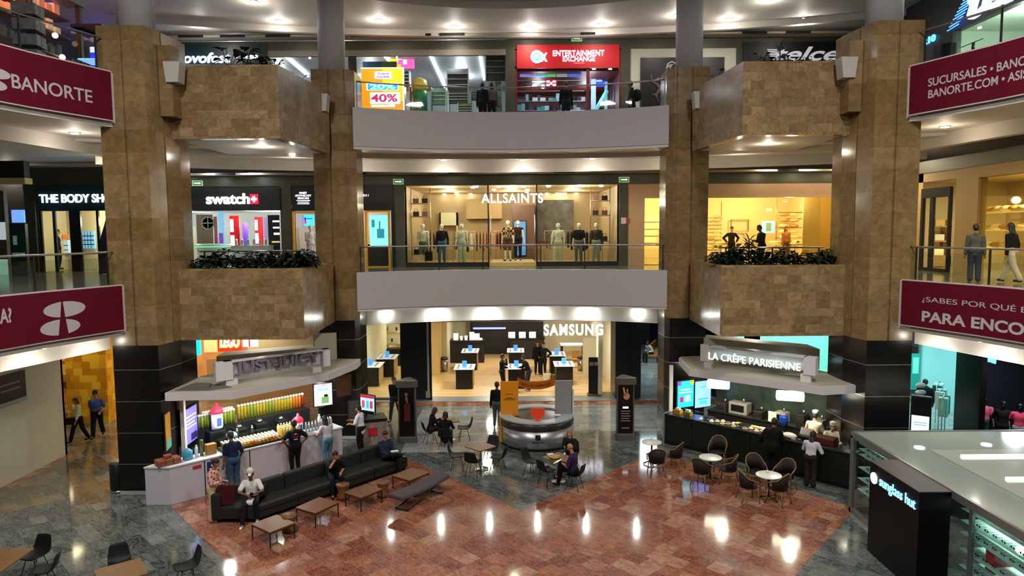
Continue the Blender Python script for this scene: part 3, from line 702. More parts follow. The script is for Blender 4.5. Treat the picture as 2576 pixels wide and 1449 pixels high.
# ---------------------------------------------------------------- lit lettering helper
def glow(name, col, e): return mat(name, col, .5, emit=e)
LW = glow('lit_white', '#f4f7ff', 3.2); LWB = glow('lit_cool_white', '#d8e6ff', 4.0); LBLUE = glow('lit_blue', '#3f7cff', 4.0)
def signboard(name, label, px0, py0, px1, py1, m, Y=FY - .12, th=.1, cat='sign'):
    x0, z0, x1, z1 = rect(px0, py0, px1, py1, Y); t = thing(name, label, cat, ((x0 + x1) / 2, Y, (z0 + z1) / 2))
    MB().box((x0 - x1) / 2, 0, (z0 - z1) / 2, (x1 - x0) / 2, th, (z1 - z0) / 2).build('board', m, t); return t
def signtext(t, body, px0, py0, px1, py1, m, Y=FY - .14, **k):
    x0, z0, x1, z1 = rect(px0, py0, px1, py1, Y); L = t.location
    return text(body, (x0 + x1) / 2 - L.x, (z0 + z1) / 2 - L.z, x1 - x0, z1 - z0, m, Y=Y - L.y, parent=t, **k)
DGREEN = mat('deep_green_panel', '#0b2f2c', .4); SIGNBLK = mat('sign_black', '#0b0c10', .45)
# ================================================================ SECOND FLOOR
Z2, T2 = 6.05, 9.68
def pier(px0, px1, z0, z1, m=None): sbox(X(px0), FY - .05, z0, X(px1), FY + .5, z1, m or OLIVE, 'trim_pier')
for a, b in ((425, 455), (705, 733), (990, 1018), (1557, 1580)): pier(a, b, Z2, T2)
# --- clothes shop with the white serif sign
BEI = mat('warm_beige_wall', '#b49a70', .6); BEI2 = mat('warm_beige_dark', '#8a7450', .6); TIMB = mat('pale_platform', '#c9b27a', .4)
xa, xb = X(1018), X(1557)
room(xa, xb, FY, 38.5, Z2, 9.72, BEI, mat('shop_floor_honey', '#b09460', .3), 800, (1, .87, .64), nl=3)
t = thing('shop_glazing', 'clear full-height glass front of the clothes shop between slim steel mullions', 'shop window')
MB().box(xa, FY, Z2 + .25, X(1228), FY + .02, T2).build('glass', CLEAR, t); MB().box(X(1350), FY, Z2 + .25, xb, FY + .02, T2).build('glass', CLEAR, t)
for px, x0_, x1_ in ((1228, xa, X(1228)), (1350, X(1350), xb)): MB().box(X(px) - .03, FY - .02, Z2, X(px) + .03, FY + .04, T2).build('mullion', mat('bronze_frame', '#1a1510', .4), t); MB().box(x0_, FY - .02, Z2, x1_, FY + .06, Z2 + .2).build('bottom_rail', mat('bronze_frame', '#1a1510', .4), t)
for px in (1233, 1345): MB().tube([(X(px), FY - .1, Z2 + .5), (X(px), FY - .1, Z2 + 2.3)], .025).build('door_pull', CHROME, t)
t = thing('shop_sign', 'white lit serif capitals above the clothes shop entrance', 'sign', (X(1288), FY - .2, Zp(498)))
signtext(t, 'ALLSAINTS', 1211, 487, 1366, 510, LW, Y=FY - .2, bold=.012, space=1.1)
tag(sbox(X(1232), FY + .3, Z2, X(1346), FY + 3.6, Z2 + .17, TIMB, 'display_platform', .01), 'pale low platform in the doorway of the clothes shop', 'platform'); bpy.data.objects['display_platform']['kind'] = 'thing'
GSHORT = {'short rail of dark jackets behind the left window': 'dark jacket on the short left rail', 'long rail of mixed clothes at the back wall': 'garment on the long back wall rail', 'short rail of rust tops near the doorway': 'rust top on the doorway rail', 'small rail of white and grey tops mid window': 'pale top on the small mid window rail', 'long rail of coats behind the right window': 'coat on the long right rail', 'rail of leather jackets by the right shelf': 'leather jacket by the right shelf'}
def rack(x, y, z, n, w, label, rz=0, cols=('#15130f', '#3b3227', '#8a8069', '#1f2a26', '#5b4030')):
    t = thing('clothes_rail', label, 'clothes rail', (x, y, z), rz)
    b = MB().tube([(-w / 2, 0, 0), (-w / 2, 0, 1.55), (w / 2, 0, 1.55), (w / 2, 0, 0)], .015)
    b.box(-w / 2 - .03, -.25, 0, -w / 2 + .03, .25, .03).box(w / 2 - .03, -.25, 0, w / 2 + .03, .25, .03).build('frame', mat('rail_brass', '#b8a070', .3, metal=.8), t)
    for i in range(n):
        cx = -w / 2 + w * (i + .7) / (n + .4); c = cloth(random.choice(cols)); hh = random.uniform(.6, .95)
        g = MB(); g.add([(cx - .02, -.2, 1.46), (cx + .02, -.2, 1.46), (cx + .02, .2, 1.46), (cx - .02, .2, 1.46), (cx - .03, -.26, 1.34), (cx + .03, -.26, 1.34), (cx + .03, .26, 1.34), (cx - .03, .26, 1.34), (cx - .035, -.24, 1.46 - hh), (cx + .035, -.24, 1.46 - hh), (cx + .035, .24, 1.46 - hh), (cx - .035, .24, 1.46 - hh)],
              [(0, 1, 2, 3), (0, 4, 5, 1), (1, 5, 6, 2), (2, 6, 7, 3), (3, 7, 4, 0), (4, 8, 9, 5), (5, 9, 10, 6), (6, 10, 11, 7), (7, 11, 8, 4), (8, 11, 10, 9)])
        o = g.tube([(cx, 0, 1.46), (cx, 0, 1.57), (cx + .02, 0, 1.58)], .006).build('garment', c); o.location = t.location; o.rotation_euler[2] = rz
        tag(o, GSHORT[label], 'garment', 'garments on the ' + label)
zf = Z2 + .02
rack(X(1090, 34), 34, zf, 7, 1.3, 'short rail of dark jackets behind the left window', .15)
rack(X(1215, 36.5), 36.5, zf, 13, 2.3, 'long rail of mixed clothes at the back wall', 0, ('#8a3f28', '#c9a27a', '#3b3227', '#e0d6c0', '#5b4030', '#26201c'))
rack(X(1265, 36), 36.9, zf, 5, .8, 'short rail of rust tops near the doorway', 0, ('#8a3f28', '#b06a44', '#3b1a14'))
rack(X(1165, 33.3), 33.2, zf, 5, 1.0, 'small rail of white and grey tops mid window', -.1, ('#d8d0b8', '#6c6a5a', '#202020'))
rack(X(1425, 35), 35, zf, 12, 2.2, 'long rail of coats behind the right window', 0)
rack(X(1490, 33.5), 33.6, zf, 6, 1.0, 'rail of leather jackets by the right shelf', -.2, ('#0e0d0c', '#1a1613', '#2a241c'))
tag(MB().box(X(1352, 37.8), 38.2, Z2 + 1.0, X(1445, 37.8), 38.45, 9.3, 0).build('wall_mural', mat('mural_dark_photo', '#6a6456', .5, noise=1.0, nscale=2.6)), 'tall dark photographic mural on the back wall of the clothes shop', 'mural')
tag(MB().box(X(1288, 37), 37.4, Z2, X(1346, 37), 38.4, 9.0).build('fitting_room_portal', mat('brown_portal', '#5a4030', .5)), 'brown portal at the back of the clothes shop', 'portal')
t = thing('video_screen', 'upright lit screen in the brown portal of the clothes shop', 'screen', (X(1308, 37), 37.35, Zp(600, 37)))
MB().box(-.35, 0, -.95, .35, .05, .95).build('casing', BLACK, t); MB().box(-.32, -.01, -.9, .30, 0, .9).build('display', mat('screen_art', '#4a7fb0', .4, emit=.9, noise=.9, nscale=3), t)
tag(MB().box(X(1105, 38), 38.0, Z2 + 1.9, X(1150, 38), 38.4, Z2 + 2.6).box(X(1105, 38), 38.0, Z2, X(1108, 38), 38.4, Z2 + 2.6).box(X(1147, 38), 38.0, Z2, X(1150, 38), 38.4, Z2 + 2.6).build('doorway_surround', mat('ivory_trim', '#d8cfa8', .5)), 'pale doorway frame at the back left of the clothes shop', 'frame')
tag(MB().box(X(1172, 37.7), 37.9, Z2 + 2.25, X(1262, 37.7), 38.4, Z2 + 3.3).build('lit_display_niche', mat('niche_gold', '#b89c6c', .6)), 'wide warm niche under spotlights on the back wall', 'niche')
for px in (1157, 1184, 1200, 1228):
    x = X(px, 37.4); l = bpy.data.lights.new('niche_spot', 'SPOT'); l.energy = 60; l.color = (1, .8, .45); l.spot_size = 1.0; l.spot_blend = .8
    o = bpy.data.objects.new('niche_spot', l); COL.objects.link(o); o.location = (x, 37.4, 9.5)
for i, (px, py) in enumerate([(1190, 470), (1198, 463), (1148, 484), (1151, 489), (1255, 468), (1243, 476), (1317, 468), (1327, 476), (1325, 482), (1380, 467), (1447, 467), (1409, 487), (1403, 492), (1427, 475), (1512, 466), (1421, 496), (1118, 500), (1184, 500), (1376, 497), (1450, 494)]):
    x, y = onz(px, py, 9.66); y = min(max(y, 31.6), 38.2); x, z = ony(px, py, y)
    tag(MB().cyl((x, y, 9.60), .09, .05, 12).build('track_spot', LAMP), 'small twin spotlight in the clothes shop ceiling', 'ceiling light', 'spotlights in the clothes shop ceiling')
def wall_shelf(x, y, zs, w, label, rz, cat='shelf'):
    t = thing('wall_shelf', label, cat, (x, y, 0), rz)
    for z in zs: MB().box(-w / 2, -.2, z, w / 2, .2, z + .04).build('shelf_board', BEI2, t)
    MB().tube([(-w / 2, 0, zs[0] - .2), (-w / 2, 0, zs[-1] + .9)], .02).tube([(w / 2, 0, zs[0] - .2), (w / 2, 0, zs[-1] + .9)], .02).build('uprights', mat('rail_brass', '#b8a070', .3, metal=.8), t)
for px, nm in ((1058, 'left'), (1510, 'right')):
    x = X(px, 32.6); zs = [Zp(p, 32.6) for p in ((640, 545, 512) if px < 1200 else (610, 545, 508))]
    wall_shelf(x, 32.6, zs, .9, 'bag and shoe shelf at the %s side of the clothes shop window' % nm, 0)
    for j, z in enumerate(zs):
        for q in (-.22, .2):
            m = MB(); m.box(q - .13, -.1, 0, q + .13, .1, .22).tube([(q - .08, 0, .22), (q - .06, 0, .34), (q + .06, 0, .34), (q + .08, 0, .22)], .012)
            tag(m.build('handbag', cloth(('#17110e', '#3a2a22', '#6a4a4a')[(j + (q > 0)) % 3]), None, (x, 32.6, z + .04), bevel=.03), 'handbag on the %s shelf of the clothes shop' % nm, 'handbag', 'handbags on the %s window shelf' % nm)
# mannequins
DOLLS = [(1065, 668, 'white tee and olive shorts', '#d8d2ac', '#6b6646', True, 32.1, 0), (1112, 668, 'black jacket and blue jeans', '#1b1512', '#3f5c70', False, 32.3, 0), (1162, 670, 'pale printed set', '#cfc9a8', '#b5b28c', False, 32.0, 0),
         (1278, 664, 'checked shirt and brown shorts', '#b79a68', '#4a3a24', True, 32.6, 0), (1303, 660, 'dark vest and long black skirt', '#2a1c18', '#17130f', False, 33.3, 0),
         (1404, 668, 'white knit poncho and cream trousers', '#ded6b0', '#cfc598', False, 32.0, 0), (1456, 668, 'black top and grey jeans', '#16120f', '#5c5c4e', False, 32.3, 0), (1500, 668, 'olive jacket and pale jeans', '#3c3524', '#8b9278', False, 32.0, 0)]
for i, (px, py, what, tc, bc, sh, yy, rz) in enumerate(DOLLS):
    x = X(px, yy, 620); zb = Z2 + (.19 if px in (1278, 1303) else .04)
    o = figure('mannequin', 'ivory mannequin in %s, clothes shop window' % what, 'mannequin', (x, yy, zb), random.uniform(-.3, .3), dict(STAND, rh=(.26, .08 * (i % 3), .84), lh=(-.26, .02, .82 + .03 * (i % 2)), rf=(.10, .06, .08), lf=(-.10, -.02, .08)), 1.86, 'doll', top=tc, sleeve=1.0 if i in (1, 7) else .5 if i != 4 else 0, bottom=bc, shorts=sh, shoe='#171310', group='mannequins in the clothes shop window', fingers=False, nohair=True, tpat='check' if px == 1278 else None, wide=.03 if i in (2, 5) else 0)
tag(MB().box(-.17, -.09, 0, .17, .09, .42).tube([(-.1, 0, .42), (-.08, 0, .6), (.08, 0, .6), (.1, 0, .42)], .012).build('tote_bag', cloth('#0d0b0a'), None, (X(1076, 31.9), 31.9, Zp(655, 31.9)), bevel=.02), 'black tote bag beside the leftmost window mannequin', 'bag')
# --- skincare shop, right half
xa, xb = X(733), X(990)
room(xa, xb, FY + .1, 36, Z2, 8.9, mat('shop_white_wall', '#cfc6b8', .5), None, 130, (1, .92, .85))
t = signboard('shop_sign', 'black skincare shopfront panel with small white lettering', 733, 466, 990, 529, SIGNBLK)
signtext(t, 'FINEST\nAPOTHECARY\nSKINCARE', 742, 483, 783, 501, LW, lines=3, ext=.005)
for py, w_ in ((504, 34), (508, 28), (512, 30)): 
    x0, z0, x1, z1 = rect(763 - w_ / 2, py, 763 + w_ / 2, py + 1.2, FY - .13); MB().box(x0 - t.location.x, -.012, z0 - t.location.z, x1 - t.location.x, 0, z1 - t.location.z).build('underline', LW, t)
signtext(t, '1 8 5 1', 910, 489, 927, 494, LW, ext=.005); signtext(t, 's', 893, 482, 904, 502, LW, ext=.005, shear=.3)
sbox(X(984), FY - .08, Z2, X(990) + .05, FY, 8.7, SIGNBLK, 'trim_frame'); sbox(X(733), FY - .08, Z2, X(738), FY, 8.7, SIGNBLK, 'trim_frame')
YEL = mat('yellow_window_frame', '#d79a18', .4, emit=.12)
def framed(px0, py0, px1, py1, Y, name, label, m, w=.09):
    x0, z0, x1, z1 = rect(px0, py0, px1, py1, Y); b = MB()
    b.box(x0, Y - .1, z0, x0 + w, Y, z1).box(x1 - w, Y - .1, z0, x1, Y, z1).box(x0 + w, Y - .1, z1 - w, x1 - w, Y, z1).box(x0 + w, Y - .1, z0, x1 - w, Y, z0 + w * .8)
    return tag(b.build(name, m), label, 'window frame')
framed(918, 529, 984, 674, FY, 'window_frame', 'yellow window frame of the skincare shop, right of the column', YEL)
framed(736, 532, 860, 674, FY, 'window_frame', 'yellow window frame of the skincare shop, left of the column', YEL)
def poster(name, label, px0, py0, px1, py1, Y, m, cat='poster', th=.04, art=()):
    x0, z0, x1, z1 = rect(px0, py0, px1, py1, Y); t = thing(name, label, cat, ((x0 + x1) / 2, Y, z0)); W = x1 - x0; H = z1 - z0
    MB().box(-W / 2, 0, 0, W / 2, th, H).build('panel', m, t)
    for i, a in enumerate(art):
        a0, b0, a1, b1, mm = a[:5]; MB().box(-W / 2 + a0 * W, -.004 - .002 * i, b0 * H, -W / 2 + a1 * W, .0, b1 * H).build('print', mm, t)
    return t, W, H
CY = mat('poster_cyan', '#7fd6ea', .4, emit=1.3); TEAL = mat('poster_teal', '#2f9bb5', .4, emit=.6)
poster('lit_poster', 'bright cyan poster of a bottle in the yellow frame', 929, 541, 983, 618, 31.6, CY, art=[(.35, .25, .7, .55, TEAL), (.45, .55, .52, .8, TEAL), (.1, .6, .25, .85, TEAL)])
poster('lit_poster', 'orange striped display panel beside the cyan poster', 918, 534, 928, 620, 31.8, mat('orange_lit', '#e8863a', .4, emit=.7))
x0, z0, x1, z1 = rect(926, 622, 983, 668, 31.9)
t = thing('display_counter', 'dark display counter with bottles in the yellow framed window', 'counter', ((x0 + x1) / 2, 31.9, Z2 + .02))
MB().box(-(x1 - x0) / 2, -.15, 0, (x1 - x0) / 2, .3, 1.0).build('cabinet', mat('dark_cabinet', '#2b2d2c', .4), t)
for i in range(7): tag(MB().cyl((0, 0, 0), .035, .16, 10).cyl((0, 0, .16), .02, .05, 8).build('skincare_bottle', mat('amber_lit', ('#d7c7a5', '#8a5a2a', '#e9e4d2')[i % 3], .3), None, ((x0 + .12 + i * .14), 31.85, Z2 + 1.02)), 'small bottle on the dark counter in the yellow framed window', 'bottle', 'bottles in the yellow framed window')
poster('lit_poster', 'blue and pink neon panel behind the white-coated mannequin', 756, 541, 790, 568, 33, mat('neon_blue_panel', '#2aa6ff', .4, emit=2.4), art=[(.1, .2, .6, .45, mat('neon_pink', '#ff5a9a', .4, emit=2.5)), (.1, .62, .9, .7, mat('neon_dark', '#0b3c9a', .4, emit=1)), (.3, .2, .4, .8, mat('neon_dark', '#0b3c9a', .4))])
figure('mannequin', 'mannequin in a white lab coat holding a dark folder, skincare shop', 'mannequin', (X(779, 32), 32, Z2 + .03), .2, dict(STAND, rh=(.05, .25, 1.1)), 1.85, 'doll', top='#e8ecf2', toplen=.25, bottom='#d9dde4', shoe='#333333', fingers=False, nohair=True)
sbox(X(741, 34), 33.5, Z2, X(752, 34), 34, 8.7, mat('lit_shelf', '#cfe2ee', .5, emit=.5), 'trim_panel')
# --- watch shop
xa, xb = X(455, 37.5), X(705)
room(xa, xb, FY + .3, 37.5, Z2, 8.75, mat('white_wall_cool', '#cfd2d0', .5), mat('shop_floor_pale', '#b8b4a8', .3), 420, (1, .97, .93), nl=2)
t = signboard('shop_sign', 'black watch shop fascia with glowing white lowercase name and red cross badge', 457, 473, 705, 529, SIGNBLK)
signtext(t, 'swatch', 518, 487, 628, 513, glow('lit_halo_white', '#eef6ff', 6), bold=.022, ext=.03)
x0, z0, x1, z1 = rect(629, 489, 650, 513, FY - .14); L = t.location; cx, cz = (x0 + x1) / 2 - L.x, (z0 + z1) / 2 - L.z
MB().box(x0 - L.x, -.05, z0 - L.z, x1 - L.x, 0, z1 - L.z).build('badge', glow('lit_red', '#ff1030', 2.5), t)
MB().box(cx - .13, -.065, cz - .045, cx + .13, -.05, cz + .045).box(cx - .045, -.065, cz - .13, cx + .045, -.05, cz + .13).build('cross', glow('lit_halo_white', '#eef6ff', 6), t)
tag(MB().box(X(455), FY, Z2 + .1, xb, FY + .02, 8.72).build('shop_window_pane', CLEAR), 'large glass pane of the watch shop', 'shop window')
RED = mat('bright_red_panel', '#d8141c', .4, emit=.35); PURP = mat('purple_panel', '#6a3fb5', .4, emit=.4)
arts = [('tall pale arch panel at the left of the watch shop', 467, 570, 492, 660, 32.5, mat('ivory_panel', '#ded9b5', .5, emit=.3)), ('brown wall panel with a hanging wheel in the watch shop', 493, 540, 537, 640, 35, mat('brown_panel', '#54402c', .5)),
        ('narrow dark red panel in the watch shop', 537, 545, 547, 620, 34.5, mat('wine_panel', '#7a1420', .5)), ('sky blue column in the watch shop', 548, 532, 566, 640, 34, mat('sky_panel', '#7cb8e0', .5, emit=.6)),
        ('tall red display panel in the watch shop', 577, 543, 604, 632, 33, RED), ('small red display panel right of the purple one', 640, 546, 662, 620, 34, RED), ('tall purple display panel between the red ones', 609, 562, 624, 630, 32.6, PURP),
        ('lilac display panel at the right of the watch shop', 663, 547, 672, 600, 34.2, mat('lilac_panel', '#8d7ac0', .5, emit=.4)), ('black wall board with white lettering in the watch shop', 673, 541, 705, 640, 32.2, mat('board_black', '#15140f', .5))]
for lb, a, b, c, d, y, m in arts:
    extra = []
    if 'red display' in lb: extra = [(.05, .55, .4, .9, LW), (.05, .1, .45, .45, LW)]
    if 'sky' in lb: extra = [(0, .2, .8, .5, PURP)]
    if 'black wall' in lb: extra = [(.45, .66, 1, .70, LW), (.42, .82, 1, .86, LW), (.5, .5, 1, .55, LW), (.3, .3, 1, .34, mat('poster_gold', '#e0d080', .4, emit=1))]
    poster('display_board', lb, a, b, c, d, y, m, 'display panel', .08, extra)
tag(MB().lathe([(.30, 0), (.33, .02), (.30, .04), (.27, .02), (.30, 0)], n=24, X=Matrix.Rotation(PI / 2, 4, 'X')).box(-.28, -.03, -.015, .28, -.01, .015).box(-.015, -.03, -.28, .015, -.01, .28).build('spoked_ornament', mat('wheel_grey', '#8d8a7c', .4), None, (X(521, 34.5), 34.5, Zp(556, 34.5))), 'grey spoked wheel on the brown panel of the watch shop', 'ornament')
t = thing('lounge_counter', 'white curved counter with green underglow in the watch shop', 'counter', (X(530, 33.2), 33.2, Z2 + .02))
MB().lathe([(.55, 0), (.5, .8), (.8, .95), (.8, 1.05)], n=24, sx=1.3).build('body', mat('gloss_white', '#dfe3df', .2), t); MB().lathe([(.78, .9), (.82, .93)], n=24, sx=1.3).build('glow_band', glow('green_glow', '#5fe0a0', 1.6), t)
for i in range(6): tag(MB().box(-.05, -.05, 0, .05, .05, .12).lathe([(.05, .12), (.06, .2), (.05, .28)], n=10).build('watch_stand', mat('watch_white', '#e8e8ea', .3), None, (X(590 + i * 15, 32), 32.0, Z2 + 1.02)), 'watch on a small white stand in the watch shop', 'watch', 'watches on the window table')
tag(MB().box(X(580, 32), 31.8, Z2 + .02, X(680, 32), 32.2, Z2 + 1.0).build('window_table', mat('gloss_white', '#dfe3df', .2)), 'long white window table in the watch shop', 'table')
# --- body care shop on the far left
BX = 29.3
sbox(X(60, BX), BX, Z2, X(86, BX), BX + .5, 10.1, OLIVE, 'trim_pier'); sbox(X(60, BX), BX - .02, 9.45, X(455, BX), BX + .5, 10.4, OLIVE, 'trim_lintel')
t = signboard('shop_sign', 'dark green fascia with bright white body care shop name, left gallery', 88, 465, 420, 529, DGREEN, Y=BX - .1)
signtext(t, 'THE BODY SHOP', 98, 489, 296, 509, glow('lit_cool', '#cfe6ff', 4.5), Y=BX - .12, bold=.018)
room(X(95, BX), X(400, BX), BX + .1, 31.1, 6.0, 8.75, mat('ivory_wall', '#c9bb92', .5), None, 260, (1, .88, .68), side='')
for a, b in ((95, 102), (130, 137), (172, 200), (240, 246), (290, 400)):
    sbox(X(a, BX), BX - .03, 5.9, X(b, BX), BX + .06, 8.75, BLACK, 'door_frame')
tag(MB().box(X(102, BX), BX, 6.06, X(130, BX), BX + .02, 8.7).box(X(137, BX), BX, 6.06, X(172, BX), BX + .02, 8.7).box(X(200, BX), BX, 6.06, X(240, BX), BX + .02, 8.7).build('shop_window_pane', CLEAR), 'glass panes and doors of the body care shop', 'shop window')
poster('product_column', 'tall pale lit product column in the left pane of the body care shop', 103, 540, 128, 675, 30.0, mat('product_lit', '#d7dcc0', .5, emit=.7), 'display')
poster('product_grid', 'grid of pale blue lit boxes in the right pane of the body care shop', 205, 582, 238, 625, 30.8, mat('grid_lit', '#6ea6cc', .5, emit=.8), 'display', .1, [(k / 4 + .21, 0, k / 4 + .25, 1, BLACK) for k in range(3)] + [(0, k / 4 + .21, 1, k / 4 + .26, BLACK) for k in range(3)])
poster('product_box', 'orange lit carton on the body care shop shelf', 157, 590, 172, 602, 30.7, mat('orange_lit', '#e8863a', .4, emit=.7), 'box')
poster('shelf_of_boxes', 'white lit shelf of boxes under the orange carton', 157, 604, 172, 640, 30.8, mat('lit_shelf', '#cfe2ee', .5, emit=.5), 'shelf', .2, [(0, .28, 1, .33, BLACK), (0, .6, 1, .66, BLACK)])
# leaning navy banner
t = thing('leaning_board', 'tall dark navy panel with a slanted top edge by the body care shop', 'panel', (X(252, 27), 27.4, 6.06))
MB().add([(-.45, 0, 0), (.75, 0, 0), (.75, 0, 2.6), (.1, 0, 2.6), (-.35, 0, 1.3), (-.45, .1, 0), (.75, .1, 0), (.75, .1, 2.6), (.1, .1, 2.6), (-.35, .1, 1.3)], [(0, 1, 2, 3, 4), (9, 8, 7, 6, 5), (0, 5, 6, 1), (1, 6, 7, 2), (2, 7, 8, 3), (3, 8, 9, 4), (4, 9, 5, 0)]).build('board', mat('navy_panel', '#0d0f2e', .5), t)
poster('freestanding_poster', 'dark teal freestanding poster left of the body care shop', 22, 563, 73, 728, 26.5, DGREEN, 'poster', .15, [(.2, .68, .45, .82, mat('poster_grey', '#7fa39a', .5, emit=.2)), (.1, .53, .9, .56, mat('poster_grey', '#7fa39a', .5, emit=.2))])
poster('hanging_signboard', 'black hanging signboard at the far left of the second floor', -60, 405, 62, 455, 25, SIGNBLK, 'sign', .3)
poster('sign_ledge', 'pale ledge under the black hanging signboard', -60, 448, 63, 462, 24.9, mat('ledge_gold', '#b5a878', .5), 'ledge', .4)
poster('wall_screen', 'small blue lit screen at the far left of the second floor', 28, 528, 62, 560, 28, glow('screen_blue', '#6a9cf0', 1.2), 'screen', .06)
sbox(-26, 30.5, 6, X(60, 30.5), 30.6, 10.6, mat('dim_wall', '#4c4840', .6), 'wall_far_left')
poster('shop_display', 'dim shop display with pale goods at the far left edge', -40, 480, 24, 725, 27.5, mat('dim_goods', '#5a554a', .5, noise=.9, nscale=5), 'display', .2, [(.6, .5, 1, .68, mat('lit_shelf', '#cfe2ee', .5, emit=.5)), (.5, .1, 1, .3, mat('green_glow_soft', '#9fd6b8', .5, emit=.4))])
# --- homeware shop (right)
PINKW = mat('peach_render', '#c9a67e', .6); YW = mat('shop_yellow_wall', '#e2d0a2', .6)
xa, xb = X(1580), 15.5
b = MB(); z9 = 9.68
x1, x2, x3, x4 = X(1622), X(1720), X(1752), X(2100)
b.box(xa, FY, Z2, x1, FY + .35, z9).box(x1, FY, 9.05, x4, FY + .35, z9).box(x2, FY, Z2, x3, FY + .35, 9.05).box(x4, FY, Z2, xb, FY + .35, z9)
struct('wall_shopfront', b, PINKW)
room(xa, xb, FY + .35, 39, Z2, 9.5, YW, mat('shop_floor_honey', '#b09460', .3), 1300, (1, .88, .66), nl=2)
YG = glass('homeware_glass', '#f0e6a0', .25)
tag(MB().box(x1, FY + .05, Z2, x2, FY + .07, 9.05).box(x3, FY + .05, Z2, x4, FY + .07, 9.05).build('shop_window_pane', YG), 'warm tinted glass of the homeware shop windows', 'shop window')
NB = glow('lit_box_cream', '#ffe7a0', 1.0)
for i, (px, py) in enumerate([(1641, 551), (1657, 551), (1641, 568), (1657, 568), (1641, 586), (1641, 603), (1627, 551), (1627, 568), (1627, 586), (1627, 603)]):
    x, z = ony(px, py, 33.5); tag(MB().box(-.13, -.1, -.11, .13, .1, .11).build('storage_basket', NB, None, (x, 33.5, z), bevel=.02), 'cream linen basket on the narrow window shelf', 'basket', 'cream baskets in the narrow homeware window')
wall_shelf(X(1643, 33.6), 33.6, [ony(1643, p, 33.6)[1] - .02 for p in (612, 594, 577, 559)], 1.2, 'pale shelf of baskets in the narrow homeware window', 0)
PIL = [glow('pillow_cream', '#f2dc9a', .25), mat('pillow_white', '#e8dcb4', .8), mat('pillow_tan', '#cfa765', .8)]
def pillows(px0, px1, py0, py1, rows, n, Y, label, group):
    for r in range(rows):
        for i in range(n):
            px = px0 + (px1 - px0) * (i + .5) / n; py = py0 + (py1 - py0) * r / max(rows - 1, 1); x, z = ony(px, py, Y)
            tag(MB().sph((0, 0, 0), (.30 * random.uniform(.8, 1), .2, .09), 12).build('cushion', random.choice(PIL), None, (x, Y, z)), label, 'cushion', group)
pillows(1778, 1812, 545, 620, 9, 2, 34.5, 'cushion on the left wall of the homeware shop', 'cushions stacked on the left wall, homeware shop')
pillows(1960, 2010, 540, 610, 6, 2, 35.5, 'cushion on the back shelves of the homeware shop', 'cushions on the lit back shelves, homeware shop')
for nm, pa, pb, Y, zz in (('left', 1770, 1815, 34.7, (630, 590, 553)), ('back', 1955, 2025, 35.8, (618, 600, 575, 553, 537))):
    wall_shelf((X(pa, Y) + X(pb, Y)) / 2, Y, [ony(1800, p, Y)[1] for p in zz], X(pb, Y) - X(pa, Y), '%s white shelving unit of the homeware shop' % nm, 0)
poster('video_screen', 'square pale blue screen in the homeware shop', 1918, 556, 1949, 586, 36.5, glow('screen_pale_blue', '#8cc8ff', 1.5), 'screen', .06, [(.3, .15, .7, .85, mat('screen_art2', '#7fa38a', .5, emit=.5))])
framed(1838, 552, 1882, 582, 38.8, 'picture_frame', 'thin empty frame on the yellow back wall of the homeware shop', mat('thin_frame', '#7a5520', .5), .03)
exit_sign(1935, 528, 37.0)
for nm, px0, px1, Y, h in (('left', 1800, 1850, 34, .85), ('middle', 1935, 1985, 34.5, .85), ('right', 1995, 2015, 33.2, .9)):
    t = thing('display_table', 'white %s display table with folded linen in the homeware shop' % nm, 'table', ((X(px0, Y) + X(px1, Y)) / 2, Y, Z2 + .02)); W = X(px1, Y) - X(px0, Y)
    MB().box(-W / 2, -.5, h - .05, W / 2, .5, h).build('table_top', mat('linen_white', '#efe2ba', .6), t)
    for sx in (-1, 1):
        for sy in (-1, 1): MB().box(sx * (W / 2 - .05) - .03, sy * .45 - .03, 0, sx * (W / 2 - .05) + .03, sy * .45 + .03, h - .05).build('leg', mat('linen_white', '#efe2ba', .6), t)
    for i in range(4): tag(MB().sph((0, 0, 0), (.2, .18, .07), 10).build('folded_linen', PIL[i % 3], None, (t.location.x - W / 2 + .2 + i * (W - .3) / 4, Y, Z2 + h + .09)), 'folded linen on the %s table of the homeware shop' % nm, 'linen', 'folded linen on the %s table' % nm)
poster('curtain', 'sheer pale curtain panel inside the right end of the homeware window', 2022, 492, 2060, 680, 32.6, mat('sheer_curtain', '#b8a568', .8), 'curtain', .06)
poster('curtain', 'wide sheer yellow curtain at the right end of the homeware window', 2062, 492, 2098, 680, 32.9, mat('sheer_curtain2', '#d0b46a', .8), 'curtain', .06)
t = thing('shop_sign', 'small dark shop lettering on the peach wall beside the right column', 'sign', (X(2137), FY - .02, Zp(572)))
text('ZARA', 0, 0, .55, .2, mat('dark_letter', '#3a2414', .5), parent=t, ext=.01, shear=.2)
t = thing('notice_card', 'red and white notice on the olive pier right of the clothes shop', 'notice', (X(1569), FY - .07, Zp(557)))
MB().box(-.12, 0, -.14, .10, .01, .14).build('card', mat('card_white', '#c9bdb8', .5), t); MB().box(.10, 0, -.12, .25, .012, .12).build('red_tab', mat('tab_red', '#b0361e', .5), t)
